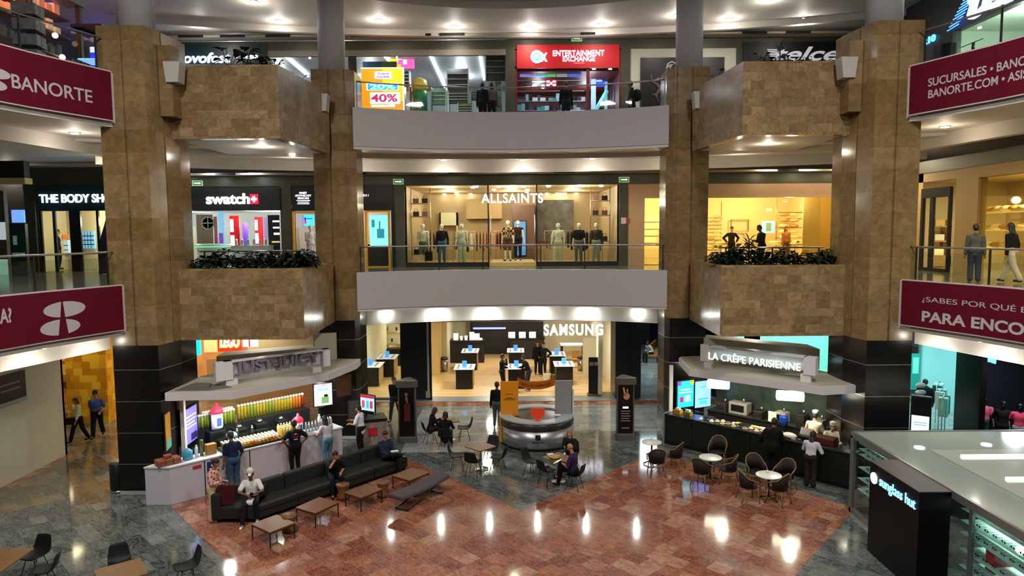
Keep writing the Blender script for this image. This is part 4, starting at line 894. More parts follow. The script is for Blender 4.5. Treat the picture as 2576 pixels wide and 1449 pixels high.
# --- right wing of the second floor, facade along x = 15.5
WX = 15.5
def wingbox(pxa, pya, pxb, pyb, m, name, dx=.1, out=0, z0=None, z1=None):
    ya, za = onx(pxa, pya, WX - out); yb, zb = onx(pxb, pyb, WX - out)
    return sbox(WX - out, min(ya, yb), z0 if z0 is not None else min(za, zb), WX - out + dx, max(ya, yb), z1 if z1 is not None else max(za, zb), m, name)
yd1 = onx(2400, 600, WX)[0]; yd0 = 26.4; yw = onx(2455, 600, WX)[0]
sbox(WX, yw, Z2, WX + .3, yd1, 9.68, mat('sand_render', '#b09058', .6), 'wall_right_wing'); sbox(WX, 8, 9.3, WX + .3, yw, 9.68, mat('sand_render', '#b09058', .6), 'wall_right_wing'); sbox(WX, yd1, 9.35, WX + .3, 31.2, 9.68, mat('sand_render', '#b09058', .6), 'wall_right_wing')
sbox(WX - .05, 8, 9.68, WX + .4, 31.2, 10.12, OLIVE, 'trim_lintel'); sbox(WX, yd0, Z2, WX + .3, 31.2, 9.68, mat('sand_render', '#b09058', .6), 'wall_right_wing')
sbox(22, 8, Z2, 22.1, 31.2, 9.7, YW, 'wall_right_back'); sbox(WX + .3, 31.1, Z2, 22, 31.2, 9.7, YW, 'wall_shop_side'); sbox(WX + .3, 8, 9.62, 22, 31.2, 9.68, YW, 'ceiling')
area('shop_ceiling_light', 19, 24, 9.5, 1, 1, 700, (1, .88, .66)); area('shop_ceiling_light', 19, 15, 9.5, 1, 1, 500, (1, .88, .66))
t = thing('shop_door', 'black framed glass double door of the homeware shop, beside the right outer column', 'door')
b = MB(); ym = (yd0 + yd1) / 2
b.box(WX - .06, yd0 - .12, Z2, WX + .06, yd0, 9.1).box(WX - .06, yd1 + .25, Z2, WX + .06, yd1 + .33, 9.1).box(WX - .06, yd1 + .33, 8.75, WX + .06, yd0 - .12, 9.1).box(WX - .06, yd1 + .33, Z2, WX + .06, yd0 - .12, Z2 + .12).box(WX - .05, yd0 - .75, Z2 + .1, WX + .05, yd0 - .55, 8.8)
b.build('door_frame', BLACKM, t); MB().box(WX - .01, yd1 + .33, Z2 + .1, WX + .01, yd0 - .12, 8.75).build('glass', CLEAR, t)
tag(MB().box(WX + .1, 8.5, Z2 + .05, WX + .12, yw, 9.3).build('shop_window_pane', YG), 'large warm tinted window of the right wing on the second floor', 'shop window')
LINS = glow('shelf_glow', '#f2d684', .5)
for k, (zz, ye) in enumerate(((Z2 + .8, 22.8), (Z2 + 1.5, 22.8), (Z2 + 2.2, 22.6))):
    t = thing('wall_shelf', '%s long cream shelf behind the right wing window' % ('lowest', 'middle', 'topmost')[k], 'shelf', (19.0, 26, zz))
    MB().box(-.3, -2.9, -.04, .3, 2.9, 0).build('shelf_board', LINS, t)
    for i in range(12): tag(MB().sph((0, 0, 0), (.22, .30, .12), 10).build('cushion', PIL[(i * 7 + k) % 3], None, (18.9, 23.4 + i * .47, zz + .12)), 'cushion on the %s right wing window shelf' % ('lowest', 'middle', 'topmost')[k], 'cushion', 'cushions on the %s right wing shelf' % ('lowest', 'middle', 'topmost')[k])
t = thing('display_unit', 'wooden display unit with boxes just inside the black framed door', 'display', (17.5, 28.7, Z2 + .02))
MB().box(-.4, -.35, 0, .4, .35, .45).box(-.4, -.35, 1.0, .4, .35, 1.05).box(-.4, -.35, 1.6, .4, .35, 1.65).box(-.4, -.35, 0, -.35, .35, 1.9).box(.35, -.35, 0, .4, .35, 1.9).build('frame', mat('unit_wood', '#a87c3a', .5), t)
for i, z in enumerate((.6, 1.2, 1.8)): tag(MB().box(-.2, -.2, -.13, .2, .2, .13).build('gift_box', PIL[i], None, (17.5, 28.7, Z2 + z), bevel=.02), 'cream box on the wooden unit inside the black framed door', 'box', 'boxes on the wooden unit')
# ================================================================ GROUND FLOOR SHOPS
SAMB = mat('charcoal_panel', '#16191a', .35)
xa, xb = X(1080), X(1550)
# electronics shop
OFFW = mat('shop_offwhite', '#d9cfae', .5)
room(X(905) - .4, xb + .05, FY + .05, 43.5, .0, 3.6, OFFW, None, 800, (1, .95, .82), nl=3)
sbox(X(905) - .4, FY + .4, 0, xb + .05, 43.5, .03, FOAK, 'floor_shop'); sbox(X(905) - .4, FY - .5, 0, xb, FY + .4, .02, mat('threshold_steel', '#8f9396', .35, metal=.4), 'floor_threshold')
sbox(X(1000), FY - .05, 0, X(1073), FY + .2, 3.62, SAMB, 'wall_panel_left'); sbox(X(1550), FY - .05, 0, X(1582), FY + 1.5, 3.62, SAMB, 'wall_panel_right'); sbox(X(1582), FY - .08, 0, X(1615), FY + 4, 3.62, mat('black_panel', '#0e0f13', .35), 'wall_panel_right')
t = thing('security_gate', 'tall pale glass panel in a black frame at the left of the electronics shop entrance', 'gate', (X(1075), FY - .12, 0))
MB().box(-.12, 0, .05, -.02, .06, 3.6).build('pale_strip', mat('pale_strip', '#a9adb0', .3), t); MB().box(-.02, -.03, 0, .08, .08, 3.6).box(-1.4, -.03, 0, .08, .05, .09).build('frame', BLACK, t)
MB().box(-.2, -.04, .12, .0, -.03, .42).build('floor_box', mat('pale_strip2', '#8f948c', .4), t)
tag(MB().box(X(880), FY, .06, X(1000), FY + .02, 3.5).build('shop_window_pane', CLEAR), 'left window pane of the electronics shop', 'shop window')
tag(MB().box(X(870), FY - .05, 0, X(1000), FY + .05, .07).build('window_sill', BLACK), 'black sill under the left window of the electronics shop', 'sill')
t = thing('shop_sign', 'large white lit capitals hung in the electronics shop entrance', 'sign', (X(1442), FY - .1, Zp(829)))
signtext(t, 'SAMSUNG', 1368, 816, 1517, 843, glow('lit_violet_white', '#f3f0ff', 3.5), Y=FY - .1, bold=.025, space=1.2, ext=.04)
DARKW = mat('dark_wall_unit', '#1a1712', .5)
sbox(X(1180, 43), 42.6, 1.2 - 1.2, X(1365, 43), 43.4, 3.5, DARKW, 'wall_dark_back')
poster('lit_strip', 'long bluish lit strip on the dark back wall of the electronics shop', 1190, 824, 1272, 828, 42.4, glow('strip_blue', '#9fb0ff', 1.0), 'light', .05)
t = thing('service_counter', 'black service counter with tablets at the back left of the electronics shop', 'counter', (X(1170, 40), 40.2, .03))
W = X(1214, 40) - X(1126, 40); MB().box(-W / 2, -.4, 0, W / 2, .4, 1.25).build('cabinet', DARKW, t, bevel=.01); MB().box(-W / 2 - .05, -.45, 1.25, W / 2 + .05, .45, 1.31).build('counter_top', BLACK, t)
for i, (px, w_, h_) in enumerate(((1142, .28, .38), (1156, .14, .22), (1168, .16, .24), (1183, .28, .45), (1196, .3, .36), (1205, .2, .1))):
    tag(MB().box(-w_ / 2, 0, 0, w_ / 2, .04, h_).box(-w_ / 2, 0, 0, w_ / 2, .14, .015).build('tablet_display', glow('tablet_lit', '#f0f2e8', .8), None, (X(px, 40), 40.0, 1.35)), 'white tablet or card standing on the back left counter', 'tablet', 'tablets on the back left counter')
t = thing('service_counter', 'black service counter at the back centre of the electronics shop', 'counter', (X(1325, 41), 41.2, .03))
W = X(1375, 41) - X(1290, 41); MB().box(-W / 2, -.4, 0, W / 2, .4, 1.2).build('cabinet', DARKW, t, bevel=.01); MB().box(-W / 2 - .05, -.45, 1.2, W / 2 + .05, .45, 1.26).build('counter_top', BLACK, t)
for i, px in enumerate((1285, 1312, 1338)): tag(MB().box(-.2, 0, 0, .2, .04, .35).build('tablet_display', glow('tablet_lit', '#f0f2e8', .8), None, (X(px, 41), 41.0, 1.29)), 'lit screen on the back centre counter', 'tablet', 'screens on the back centre counter')
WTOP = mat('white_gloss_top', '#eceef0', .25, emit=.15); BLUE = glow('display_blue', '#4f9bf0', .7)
SD = [(1169, 917, 33.6, 1.0, 1.35), (1183, 873, 38.2, .95, 1.35), (1299, 917, 33.6, 1.0, 1.35), (1297, 873, 38.2, .95, 1.35), (1418, 910, 34.2, 1.0, 1.35), (1400, 884, 37.0, .95, 1.3), (933, 917, 34.3, 1.15, 1.4), (975, 890, 36.5, 1.0, 1.35)]
sd0 = None
for i, (px, py, Y, w_, d_) in enumerate(SD):
    x = X(px, Y, py); t = thing('display_table', 'white-topped demo table with phones, %s' % ('front left of the shop entrance', 'back left', 'front centre', 'back centre', 'front right', 'back right', 'front, in the left window', 'back, in the left window')[i], 'table', (x, Y, .03), 0, 'demo tables in the electronics shop')
    w_ *= 1.0
    MB().box(-w_ / 2, -d_ / 2, .97, w_ / 2, d_ / 2, 1.01).build('table_top', WTOP, t, bevel=.02)
    MB().box(-w_ / 2 + .1, -d_ / 2 + .15, 0, w_ / 2 - .1, d_ / 2 - .1, .97).build('pedestal', mat('pedestal_black', '#100e0c', .4), t)
    MB().box(w_ / 2 - .1, -d_ / 2 + .2, 0, w_ / 2 - .07, d_ / 2 - .1, .96).build('side_panel', mat('pedestal_wood', '#b08a5a', .5), t)
    st = tag(MB().box(-.11, -.02, 0, .11, .02, .30).box(-.11, -.2, 0, .11, .02, .02).build('phone_stand_card', BLUE, None, (x, Y - .12, 1.045)), 'blue upright card on the demo table, %s' % ('front left', 'back left', 'front centre', 'back centre', 'front right', 'back right', 'front window', 'back window')[i], 'display card')
    for q in range(6):
        tag(MB().box(-.04, -.075, 0, .04, .075, .012).build('phone', mat('phone_dark', '#30343c', .2), None, (x - .30 + .60 * (q % 2), Y - .4 + .36 * (q // 2), 1.045), .1 * (q - 2)), 'phone on the demo table, %s' % ('front left', 'back left', 'front centre', 'back centre', 'front right', 'back right', 'left window front', 'left window back')[i], 'phone', 'phones on demo table %s' % ('front left', 'back left', 'front centre', 'back centre', 'front right', 'back right', 'left window front', 'left window back')[i])
t = thing('accessory_wall', 'pale slatted accessory wall with hanging phone cases, left window', 'display', (X(962, 39), 39.5, 0))
W = X(1010, 39.5) - X(918, 39.5)
MB().box(-W / 2, 0, 1.2, W / 2, .1, 3.5).build('back_panel', mat('slat_white', '#dccfaa', .5, emit=.25), t)
for z in (1.2, 1.85, 2.4): MB().box(-W / 2, -.25, z, W / 2, 0, z + .05).build('ledge', mat('ledge_wood', '#c9a66a', .5), t)
MB().box(-W / 2, -.5, 0, W / 2, .1, 1.0).build('base_cabinet', BLACK, t)
for r, z in enumerate((1.35, 2.0, 2.55)):
    for i in range(9):
        if (i * 5 + r) % 3: tag(MB().box(-.05, -.01, 0, .05, .01, .2).build('phone_case', mat(('case_dark', 'case_pale')[(i + r) % 2], ('#2a2622', '#e9e6da')[(i + r) % 2], .4), None, (t.location.x - W / 2 + .25 + i * .27, 39.38, z)), 'phone case hanging on the accessory wall', 'phone case', 'phone cases on the accessory wall')
t = thing('leaflet_stand', 'black tiered leaflet stand right of the electronics shop entrance', 'stand', (X(1495, 31.8), 31.8, .03))
MB().box(-.24, -.03, 0, .24, .05, 1.75).build('back_board', BLACK, t); MB().box(-.3, -.25, 0, .3, .2, .05).build('foot', mat('foot_wood', '#6b4a1a', .5), t)
for i in range(5): MB().box(-.22, -.1, .75 + i * .2, .22, -.03, .78 + i * .2).build('leaflet_shelf', DSTEEL, t)
for i in range(2): MB().box(-.2 + .22 * i, -.07, 1.35, -.02 + .22 * i, -.04, 1.55).build('leaflet', mat('leaflet_print', '#a89a94', .5, noise=.6, nscale=20), t)
for x_, nm in ((X(1113, 37.6), 'by the left wall'), (X(1462, 37.2), 'by the right wall')):
    t = thing('waste_bin', 'steel waste bin %s of the electronics shop' % nm, 'bin', (x_, 37.4, .03)); MB().lathe([(.17, 0), (.18, .65)], n=20).build('drum', CHROME, t); MB().lathe([(.185, .65), (.185, .78), (.15, .8)], n=20).build('lid', DSTEEL, t)
t = thing('wooden_chair', 'yellow wooden chair at the tall white table, back right of the electronics shop', 'chair', (X(1450, 38.4), 38.4, .03)); WD = mat('chair_yellow_wood', '#c99a4a', .5)
MB().box(-.22, -.2, .42, .22, .22, .46).build('seat', WD, t); MB().box(-.22, .19, .46, .22, .23, .9).build('backrest', WD, t)
for sx in (-1, 1):
    for sy in (-1, 1): MB().box(sx * .2 - .02, sy * .19 - .02, 0, sx * .2 + .02, sy * .19 + .02, .43).build('leg', WD, t)
t = thing('high_table', 'tall white-topped black table, back right of the electronics shop', 'table', (X(1440, 40), 40, .03)); MB().box(-.7, -.4, .98, .7, .4, 1.04).build('table_top', WTOP, t)
for sx in (-1, 1): MB().box(sx * .62 - .05, -.35, 0, sx * .62 + .05, .35, .98).build('side_panel', BLACK, t)
for px, py, s_, nm in ((1375, 943, 1, 'white printed'), (1392, 938, .8, 'brown')):
    x, y = onz(px, py, .03); y = 34.6; x = X(px, y); t = thing('paper_bag', '%s paper bag on the oak floor beside the demo table' % nm, 'bag', (x, y, .03)); c = mat('paper_' + nm.split()[0], '#d8c8a0' if s_ == 1 else '#8a6a3a', .8)
    MB().box(-.2 * s_, -.1, 0, .2 * s_, .1, .42 * s_).build('body', c, t); MB().tube([(-.1, 0, .42 * s_), (-.08, 0, .52 * s_), (.08, 0, .52 * s_), (.1, 0, .42 * s_)], .008).build('handle', c, t)
poster('right_wall_cabinet', 'pale wall cabinet along the right side of the electronics shop', 1468, 850, 1512, 960, 36, OFFW, 'cabinet', .5)
sbox(X(1104, 38), 38, 0, X(1119, 38), 43, 3.6, OFFW, 'wall_pillar'); sbox(X(1080, 37), 36.5, 0, X(1101, 37), 38, 3.6, mat('tan_pillar', '#c9a86a', .5), 'wall_pillar')
sbox(X(1504, 32), 31.6, 0, X(1514, 32), 32.4, 3.6, OFFW, 'wall_pillar')
# corridor on the right, bench and seated visitor
sbox(9.2, FY, 0, 9.5, 46, 4.72, mat('corridor_dark', '#1b1e22', .4), 'wall_corridor_right'); sbox(X(1615) - .1, FY + 4, 0, X(1615), 46, 4.72, mat('corridor_dark', '#1b1e22', .4), 'wall_corridor_left')
sbox(5.8, 46, 0, 9.5, 46.2, 4.72, mat('corridor_end', '#202428', .4), 'wall_corridor_end')
area('corridor_light', 7.4, 37, 4.5, 2, 5, 260, (.75, .92, 1)); poster('lit_poster', 'blue lit shopfront panel at the end of the far corridor', 1655, 825, 1690, 850, 45.8, glow('screen_cyan_pale', '#bfe4f5', 1.6), 'poster', .05)
t = thing('wooden_bench', 'tan wooden settle in the far corridor right of the electronics shop', 'bench', (X(1655, 40.5), 40.8, .003), 1.2)
MB().box(-1.4, -.35, .35, 1.4, .25, .47).box(-1.4, .15, .47, 1.4, .25, .95).build('seat_and_back', mat('bench_tan', '#a8783a', .5), t, bevel=.02)
for sx in (-1, 1): MB().box(sx * 1.2 - .12, -.3, 0, sx * 1.2 + .12, .2, .35).build('leg', mat('bench_grey', '#8a8a86', .5), t)
# mint shop behind the crepe kiosk and beside the right outer column
MINT = mat('mint_wall', '#7fc4b4', .5); MINTF = mat('mint_floor', '#7fa8a4', .1, spec=.8)
room(11.2, 17.8, FY, 38, 0, 3.62, MINT, MINTF, 900, (.72, 1, .93), nl=2)
room(X(1760), 10.6, FY, 37, 0, 3.62, MINT, MINTF, 350, (.72, .98, 1), nl=1)
sbox(10.6, FY - .05, 0, 11.2, FY + .3, 3.62, BLACKG, 'wall_pier'); sbox(9, FY - .05, 3.62, 18, FY + .3, 4.72, WHITE, 'trim_lintel')
poster('lit_poster', 'teal framed poster in the mint lit shop beside the right outer column', 2294, 890, 2312, 980, 29, mat('teal_poster', '#1c8f80', .4, emit=.35), 'poster', .05, [(.15, .45, .85, .9, mat('mint_print', '#66cdb6', .4, emit=.5))])
sbox(WX, 22.7, 0, WX + .2, 24.0, 4.72, BLACKG, 'wall_right_jamb'); sbox(WX - .01, 8, 3.66, WX + .2, 31.2, 4.72, WHITE, 'trim_lintel_right')
area('mint_light', 16.6, 27, 3.5, 1.8, 4, 150, (.6, .95, 1))
sbox(18.4, 24.1, 0, 18.5, 31.2, 3.66, mat('mint_blue_wall', '#86bcc4', .5), 'wall_mint_back'); sbox(WX + .2, 24.0, 0, 18.4, 24.1, 3.66, MINT, 'wall_mint_side')
t = thing('display_totem', 'black display totem with a white lit screen in the mint shop entrance', 'display', (14.4, 24.1, .003), -.6)
MB().box(-.32, -.1, 0, .32, .1, 1.75).build('casing', BLACK, t, bevel=.04); MB().box(-.27, -.112, .08, .27, -.1, 1.05).build('screen', glow('totem_white', '#cfe3ff', 1.5), t, bevel=.0)
for z in (.35, .42, .72, .8): MB().box(-.2, -.118, z, .2, -.112, z + .02).build('text_line', glow('totem_blue', '#3f8fd8', .8), t)
for i, z in enumerate((1.25, 1.5)): tag(MB().sph((0, 0, 0), (.2, .1, .09), 10).build('trainer_shoe', mat('shoe_mint', ('#d8f0ea', '#9fd8c0')[i], .4), None, (14.3, 24.0, z + .65)), 'pale trainer on the black totem in the mint shop', 'shoe', 'trainers on the black totem')
for i in range(3):
    t = thing('garment_rail', 'hanging mint and white garments at the back of the mint shop, %s' % ('left', 'middle', 'right')[i], 'clothes rail', (15.9 + .5 * i, 25.2 + 1.0 * i, .003), .9)
    MB().tube([(-.45, 0, 0), (-.45, 0, 1.5), (.45, 0, 1.5), (.45, 0, 0)], .015).build('frame', CHROME, t)
    for k in range(4): MB().box(-.35 + k * .2, -.16, .75, -.25 + k * .2, .16, 1.45).build('garment', cloth(('#a8e0cf', '#e0efe8', '#2c5a52', '#6fae9c')[(k + i) % 4]), t, bevel=.03)
# dark sportswear shop at the right edge
sbox(WX + .2, 23.9, 0, 18.4, 24.0, 3.66, mat('dark_shop_wall', '#1c2028', .5), 'wall_dark_side'); sbox(18.4, 8, 0, 18.5, 24.0, 3.66, mat('dark_shop_wall', '#1c2028', .5), 'wall_dark_shop')
area('dark_shop_light', 16.2, 22, 3.5, .4, .6, 60, (.9, .95, 1))
t = thing('shop_sign', 'blue-white lit block letters in the dark sportswear shop', 'sign', (WX + .35, 22.95, 3.32)); 
for i in range(3): MB().box(-.02, -.42 + .27 * i, -.14, .02, -.19 + .27 * i, .14).build('letter_block', glow('blue_block', '#4fb4ff', 4), t, bevel=.02)
for i, (yy, tc, bc) in enumerate(((23.35, '#e06a84', '#24403a'), (22.85, '#14161a', '#15171b'), (22.5, '#e04a70', '#8a8f94'))):
    figure('mannequin', 'black mannequin in %s, dark sportswear shop' % ('a pink top and dark green skirt', 'a black and white outfit', 'a pink jacket and grey leggings')[i], 'mannequin', (16.12 + .3 * i, yy, .05), -.7, dict(STAND, rh=(.24, .1, .95)), 1.8, 'blk', top=tc, sleeve=.4, bottom=bc, shoe='#d8d8d8', fingers=False, nohair=True, wide=.03 if i == 0 else 0, group='mannequins in the dark sportswear shop')
# left wing: cream hoarding and toy shop
sbox(-15.7, 12, 0, -15.5, 23.65, 4.72, CREAM, 'wall_left'); sbox(-22, 23.55, 0, -15.5, 23.65, 4.72, CREAM, 'wall_left_return')
yb = onx(60, 960, -15.5)[0]; yc = onx(-40, 960, -15.5)[0]
t = thing('wall_signboard', 'black signboard on the cream hoarding at the left edge', 'sign', (-15.5, (yb + yc) / 2, 2.95)); W = yb - yc
MB().box(0, -W / 2, -.42, .06, W / 2, .42).build('board', mat('board_navy', '#0a0c12', .4), t); MB().box(0, -W / 2, -.52, .08, W / 2, -.42).build('lower_strip', mat('strip_pale_blue', '#8fa8a8', .4), t)
for z in (.08, -.1): MB().box(.06, W / 2 - 1.1, z, .065, W / 2 - .25, z + .06).build('text_line', mat('board_text', '#6a6e72', .5), t)
YELT = tilemat('toy_shop_yellow', ['#c98a10', '#d89c1c', '#e8b82c', '#c07f0c', '#d49418'], .35, .28, rough=.4, nscale=3, namt=.08)
y_ = 27.6
sbox(X(166, y_, 950), y_, 0, X(268, y_, 950), y_ + .6, 3.7, YELT, 'wall_yellow_pillar'); sbox(-26, 32.5, 0, -10, 32.6, 3.7, mat('peach_shop_wall', '#d89a64', .6, noise=.5, nscale=1.2), 'wall_toy_back')
sbox(-26, 27.5, 3.62, -9, 27.7, 4.72, WHITE, 'trim_lintel'); sbox(-26, 27.7, 3.62, -9, 32.5, 3.7, WHITE, 'ceiling')
area('toy_shop_light', -15, 30, 3.55, 9, 3, 420, (1, .82, .5)); area('toy_shop_light', -17.3, 25.7, 4.6, 1.2, 1, 60, (1, .85, .5))
TOY = ['#e8a93a', '#d8452a', '#f2d25a', '#c8d8e0', '#e07a4a', '#3a62b0', '#6a3a28']
for nm, xx, n in (('right', X(284, 29, 950), 12), ('left', X(158, 28.6, 950), 9)):
    t = thing('toy_shelf', 'open shelf of boxed toys on the %s of the yellow pillar' % nm, 'shelf', (xx, 29.4 if nm == 'right' else 29, 0))
    for z in (.5, 1.1, 1.7, 2.3, 2.9): MB().box(-.7, -.2, z, .7, .2, z + .04).build('shelf_board', mat('shelf_orange', '#d8842a', .5), t)
    MB().box(-.72, -.2, 0, -.68, .2, 3.4).box(.68, -.2, 0, .72, .2, 3.4).build('side_panel', mat('shelf_orange', '#d8842a', .5), t)
    for r, z in enumerate((.54, 1.14, 1.74, 2.34, 2.94)):
        for i in range(4): c = random.choice(TOY); tag(MB().box(-.13, -.1, 0, .13, .1, random.uniform(.25, .42)).build('toy_box', mat('toy_' + c.strip('#'), c, .4, emit=.1), None, (xx - .5 + i * .33, t.location.y, z)), 'boxed toy on the %s toy shop shelf' % nm, 'toy box', 'boxed toys on the %s shelf' % nm)
# signs above the juice kiosk canopy
yl = 28.2
t = signboard('shop_sign', 'red toy shop sign with white rounded capitals edged in yellow, above the juice kiosk', 547, 848, 607, 884, mat('sign_red_orange', '#d8381c', .4, emit=.9), Y=yl)
signtext(t, 'LEGO', 551, 846, 604, 875, glow('lit_yellow', '#ffe23a', 2.5), Y=yl - .02, bold=.04, ext=.01, shear=.12); signtext(t, 'LEGO', 554, 849, 601, 872, glow('lit_white_strong', '#ffffff', 4), Y=yl - .04, bold=.03, ext=.012, shear=.12)
poster('shop_sign', 'cyan lit sign block left of the red toy shop sign', 467, 856, 503, 893, yl, glow('lit_cyan', '#14d2ee', 1.6), 'sign', .15, [(.1, .3, .75, .36, glow('cyan_dark', '#0e9ab8', .6)), (.1, .5, .75, .56, glow('cyan_dark', '#0e9ab8', .6))])
poster('display_board', 'peach lit panel between the cyan block and the red sign', 512, 850, 545, 886, 30, glow('peach_lit', '#f2b07a', .8), 'panel', .1)
poster('shop_sign', 'row of small white lit blocks right of the red toy shop sign', 610, 850, 648, 872, 29, glow('lit_pale_blue', '#dcebff', 2.2), 'sign', .1, [(.4, 0, .5, 1, mat('sign_red_orange', '#d8381c', .4, emit=.9))])
tag(MB().lathe([(.55, 0), (.6, .04), (.55, .08)], n=30, sx=1.8).build('ceiling_light', glow('disc_white', '#ffffff', 6), None, (X(672, 26, 855), 26, 4.62)), 'bright oval ceiling lamp seen just under the left planter', 'ceiling light')
# pale counter wall of the food court seen between canopy and counter
sbox(X(500, 30, 990), 30.9, 0, -7.0, 31, 2.0, mat('tan_food_wall', '#a8845a', .5, noise=.3, nscale=1), 'wall_food_court'); sbox(-12, 31.2, 0, -9, 31.3, 4.7, mat('beige_food_wall', '#b9ad90', .5), 'wall_food_court')
# ================================================================ THIRD FLOOR
Z3 = 12.0; T3 = 15.55
for a, b in ((1275, 1297), (1560, 1583), (1845, 1870)): pier(a, b, Z3, T3)
xa, xb = X(430), X(1275)
PW = mat('party_shop_wall', '#8f8d94', .5)
room(xa, xb, FY + .1, 43, Z3, 16.15, PW, mat('party_floor', '#8a857c', .4), 1400, (.95, 1, 1), nl=3)
sbox(xa, FY - .05, 15.3, xb, FY + .1, T3, mat('header_taupe', '#7a7468', .5), 'trim_header')
TUBE = glow('tube_white', '#f4fbff', 7)
def tube_light(pts, label): tag(MB().tube(pts, .06).build('tube_light', TUBE), label, 'ceiling light', 'white tube lights of the party shop')
def T_(px, py, Y): x, z = ony(px, py, Y); return (x, Y, z)
zc = 16.0
def Tz(px, py): x, y = onz(px, py, zc); return (x, max(y, 31.5), zc)
tube_light([Tz(690, 134), Tz(1168, 134)], 'long horizontal white tube light across the party shop')
for k, (a, b, c, d) in enumerate(((716, 141, 776, 192), (1082, 140, 1120, 222), (1207, 138, 1218, 200), (967, 140, 980, 156))):
    tube_light([Tz(a, b), Tz(c, d)], 'slanting white tube light of the party shop, %s' % ('left end', 'middle', 'right end', 'short one near the poster')[k])
t = signboard('shop_sign', 'dark green fascia with glowing white script, behind the left upper plants', 430, 112, 672, 160, DGREEN)
signtext(t, 'novofest', 440, 133, 580, 158, glow('lit_cool', '#cfe6ff', 4.5), bold=.018, shear=.2); signtext(t, '+ fiesta', 590, 134, 650, 148, glow('lit_cool', '#cfe6ff', 4.5), bold=.02)
ORG = mat('poster_orange', '#f59a1c', .4, emit=1.0); YLW = mat('poster_yellow', '#f2d21c', .4, emit=1.0); SKY = mat('poster_sky', '#2fa8ee', .4, emit=1.1); MAG = mat('poster_magenta', '#d8186a', .4, emit=.8); PWH = mat('poster_white', '#f4f4ff', .4, emit=1.3)
t, W, H = poster('lit_poster', 'orange and yellow lit sale poster reading 40%, third floor', 908, 170, 1018, 300, 29.5, ORG, 'poster', .1, [(.5, .35, .97, .97, YLW), (.97, 0, 1, 1, PWH), (0, .975, 1, 1, PWH), (.12, .56, .88, .70, PWH), (.15, .57, .85, .69, SKY), (.2, .30, .9, .52, PWH), (.22, .24, .78, .28, PWH), (.32, .78, .72, .92, PWH)])
text('40%', .03 * W, .41 * H, W * .62, H * .15, MAG, Y=-.03, parent=t, bold=.022, ext=.01)
text('20%', 0, .63 * H, W * .6, H * .10, glow('poster_ice', '#9fe0ff', 1.5), Y=-.03, parent=t, bold=.03, ext=.01)
text('Trend\nmarket', .02 * W, .85 * H, W * .3, H * .10, mat('poster_violet', '#8a3ad0', .4, emit=.6), Y=-.03, parent=t, bold=.02, ext=.01, lines=2)
poster('lit_poster', 'pink and yellow pixel panel hanging in the party shop', 980, 136, 1042, 172, 35, mat('pix_pink', '#ff4a9a', .4, emit=.9), 'poster', .1, [(0, .4, .35, 1, YLW), (.3, .6, .5, .9, PWH), (.55, .3, .7, .6, PWH), (.5, .7, .75, .95, PWH), (.2, 0, .45, .3, ORG)])
poster('hanging_board', 'dark blue and olive panel above the sale poster', 912, 155, 998, 172, 33, mat('panel_blue_olive', '#25405a', .4), 'panel', .1, [(.55, 0, 1, 1, mat('panel_olive', '#5a6a1a', .4))])
t = thing('party_statue', 'tall green figure stand with a yellow head in the party shop', 'display figure', (X(1050, 30.5), 32, Z3 + .02))
MB().lathe([(.35, 0), (.32, 1.6), (.36, 1.9)], n=16).build('stand', mat('stand_green', '#0d7a4a', .4), t); MB().lathe([(.3, 1.9), (.36, 2.1), (.3, 2.4), (.1, 2.5)], n=14).build('head', mat('head_yellow', '#d8b83a', .5), t); MB().box(-.42, -.1, .1, -.36, .1, 2.1).build('dark_edge', BLACK, t)
for i, (a, b, c, d, col, lb, Y) in enumerate(((1125, 173, 1178, 228, '#4a4a50', 'dark grey rack of hanging party goods, upper tier', 33), (1128, 230, 1178, 258, '#5a5a5a', 'grey rack of party goods, lower tier', 32.6), (1085, 222, 1122, 262, '#a8d0bc', 'pale green shelf unit in the party shop', 33.2), (1152, 260, 1188, 285, '#9a9a3a', 'olive basket stand in the party shop', 32), (1185, 225, 1205, 250, '#a8d0bc', 'small pale green shelf right of the grey rack', 33.5), (1222, 140, 1272, 200, '#15181a', 'dark window panel of the party shop right end', 31.6), (1016, 180, 1030, 215, '#1a1a26', 'narrow dark panel beside the sale poster', 31.6), (1245, 205, 1262, 285, '#8fa89a', 'grey glazed stand at the right end of the party shop', 31.8))):
    m = mat('goods_%d' % i, col, .5, noise=.8, nscale=6)
    x0, z0, x1, z1 = rect(a, b, c, d, Y); t = thing('goods_rack', lb, 'rack', ((x0 + x1) / 2, Y, z0)); W = x1 - x0; H = z1 - z0
    MB().box(-W / 2, 0, 0, W / 2, .35, H).build('goods_panel', m, t)
    for s_ in (-1, 1): MB().box(s_ * W / 2 - .02, -.05, Z3 - z0 + .02, s_ * W / 2 + .02, .4, H + .03).build('upright', CHROME, t)
    for q in range(1, 4): MB().box(-W / 2, -.06, H * q / 4, W / 2, 0, H * q / 4 + .03).build('ledge', CHROME, t)
sbox(X(885), FY - .02, Z3, X(905), FY + .08, 15.3, mat('dark_entry', '#15130f', .5), 'trim_entry')
tag(MB().box(xa, FY, Z3 + .05, xb, FY + .02, 15.3).build('shop_window_pane', CLEAR), 'long glass front of the party shop on the third floor', 'shop window')
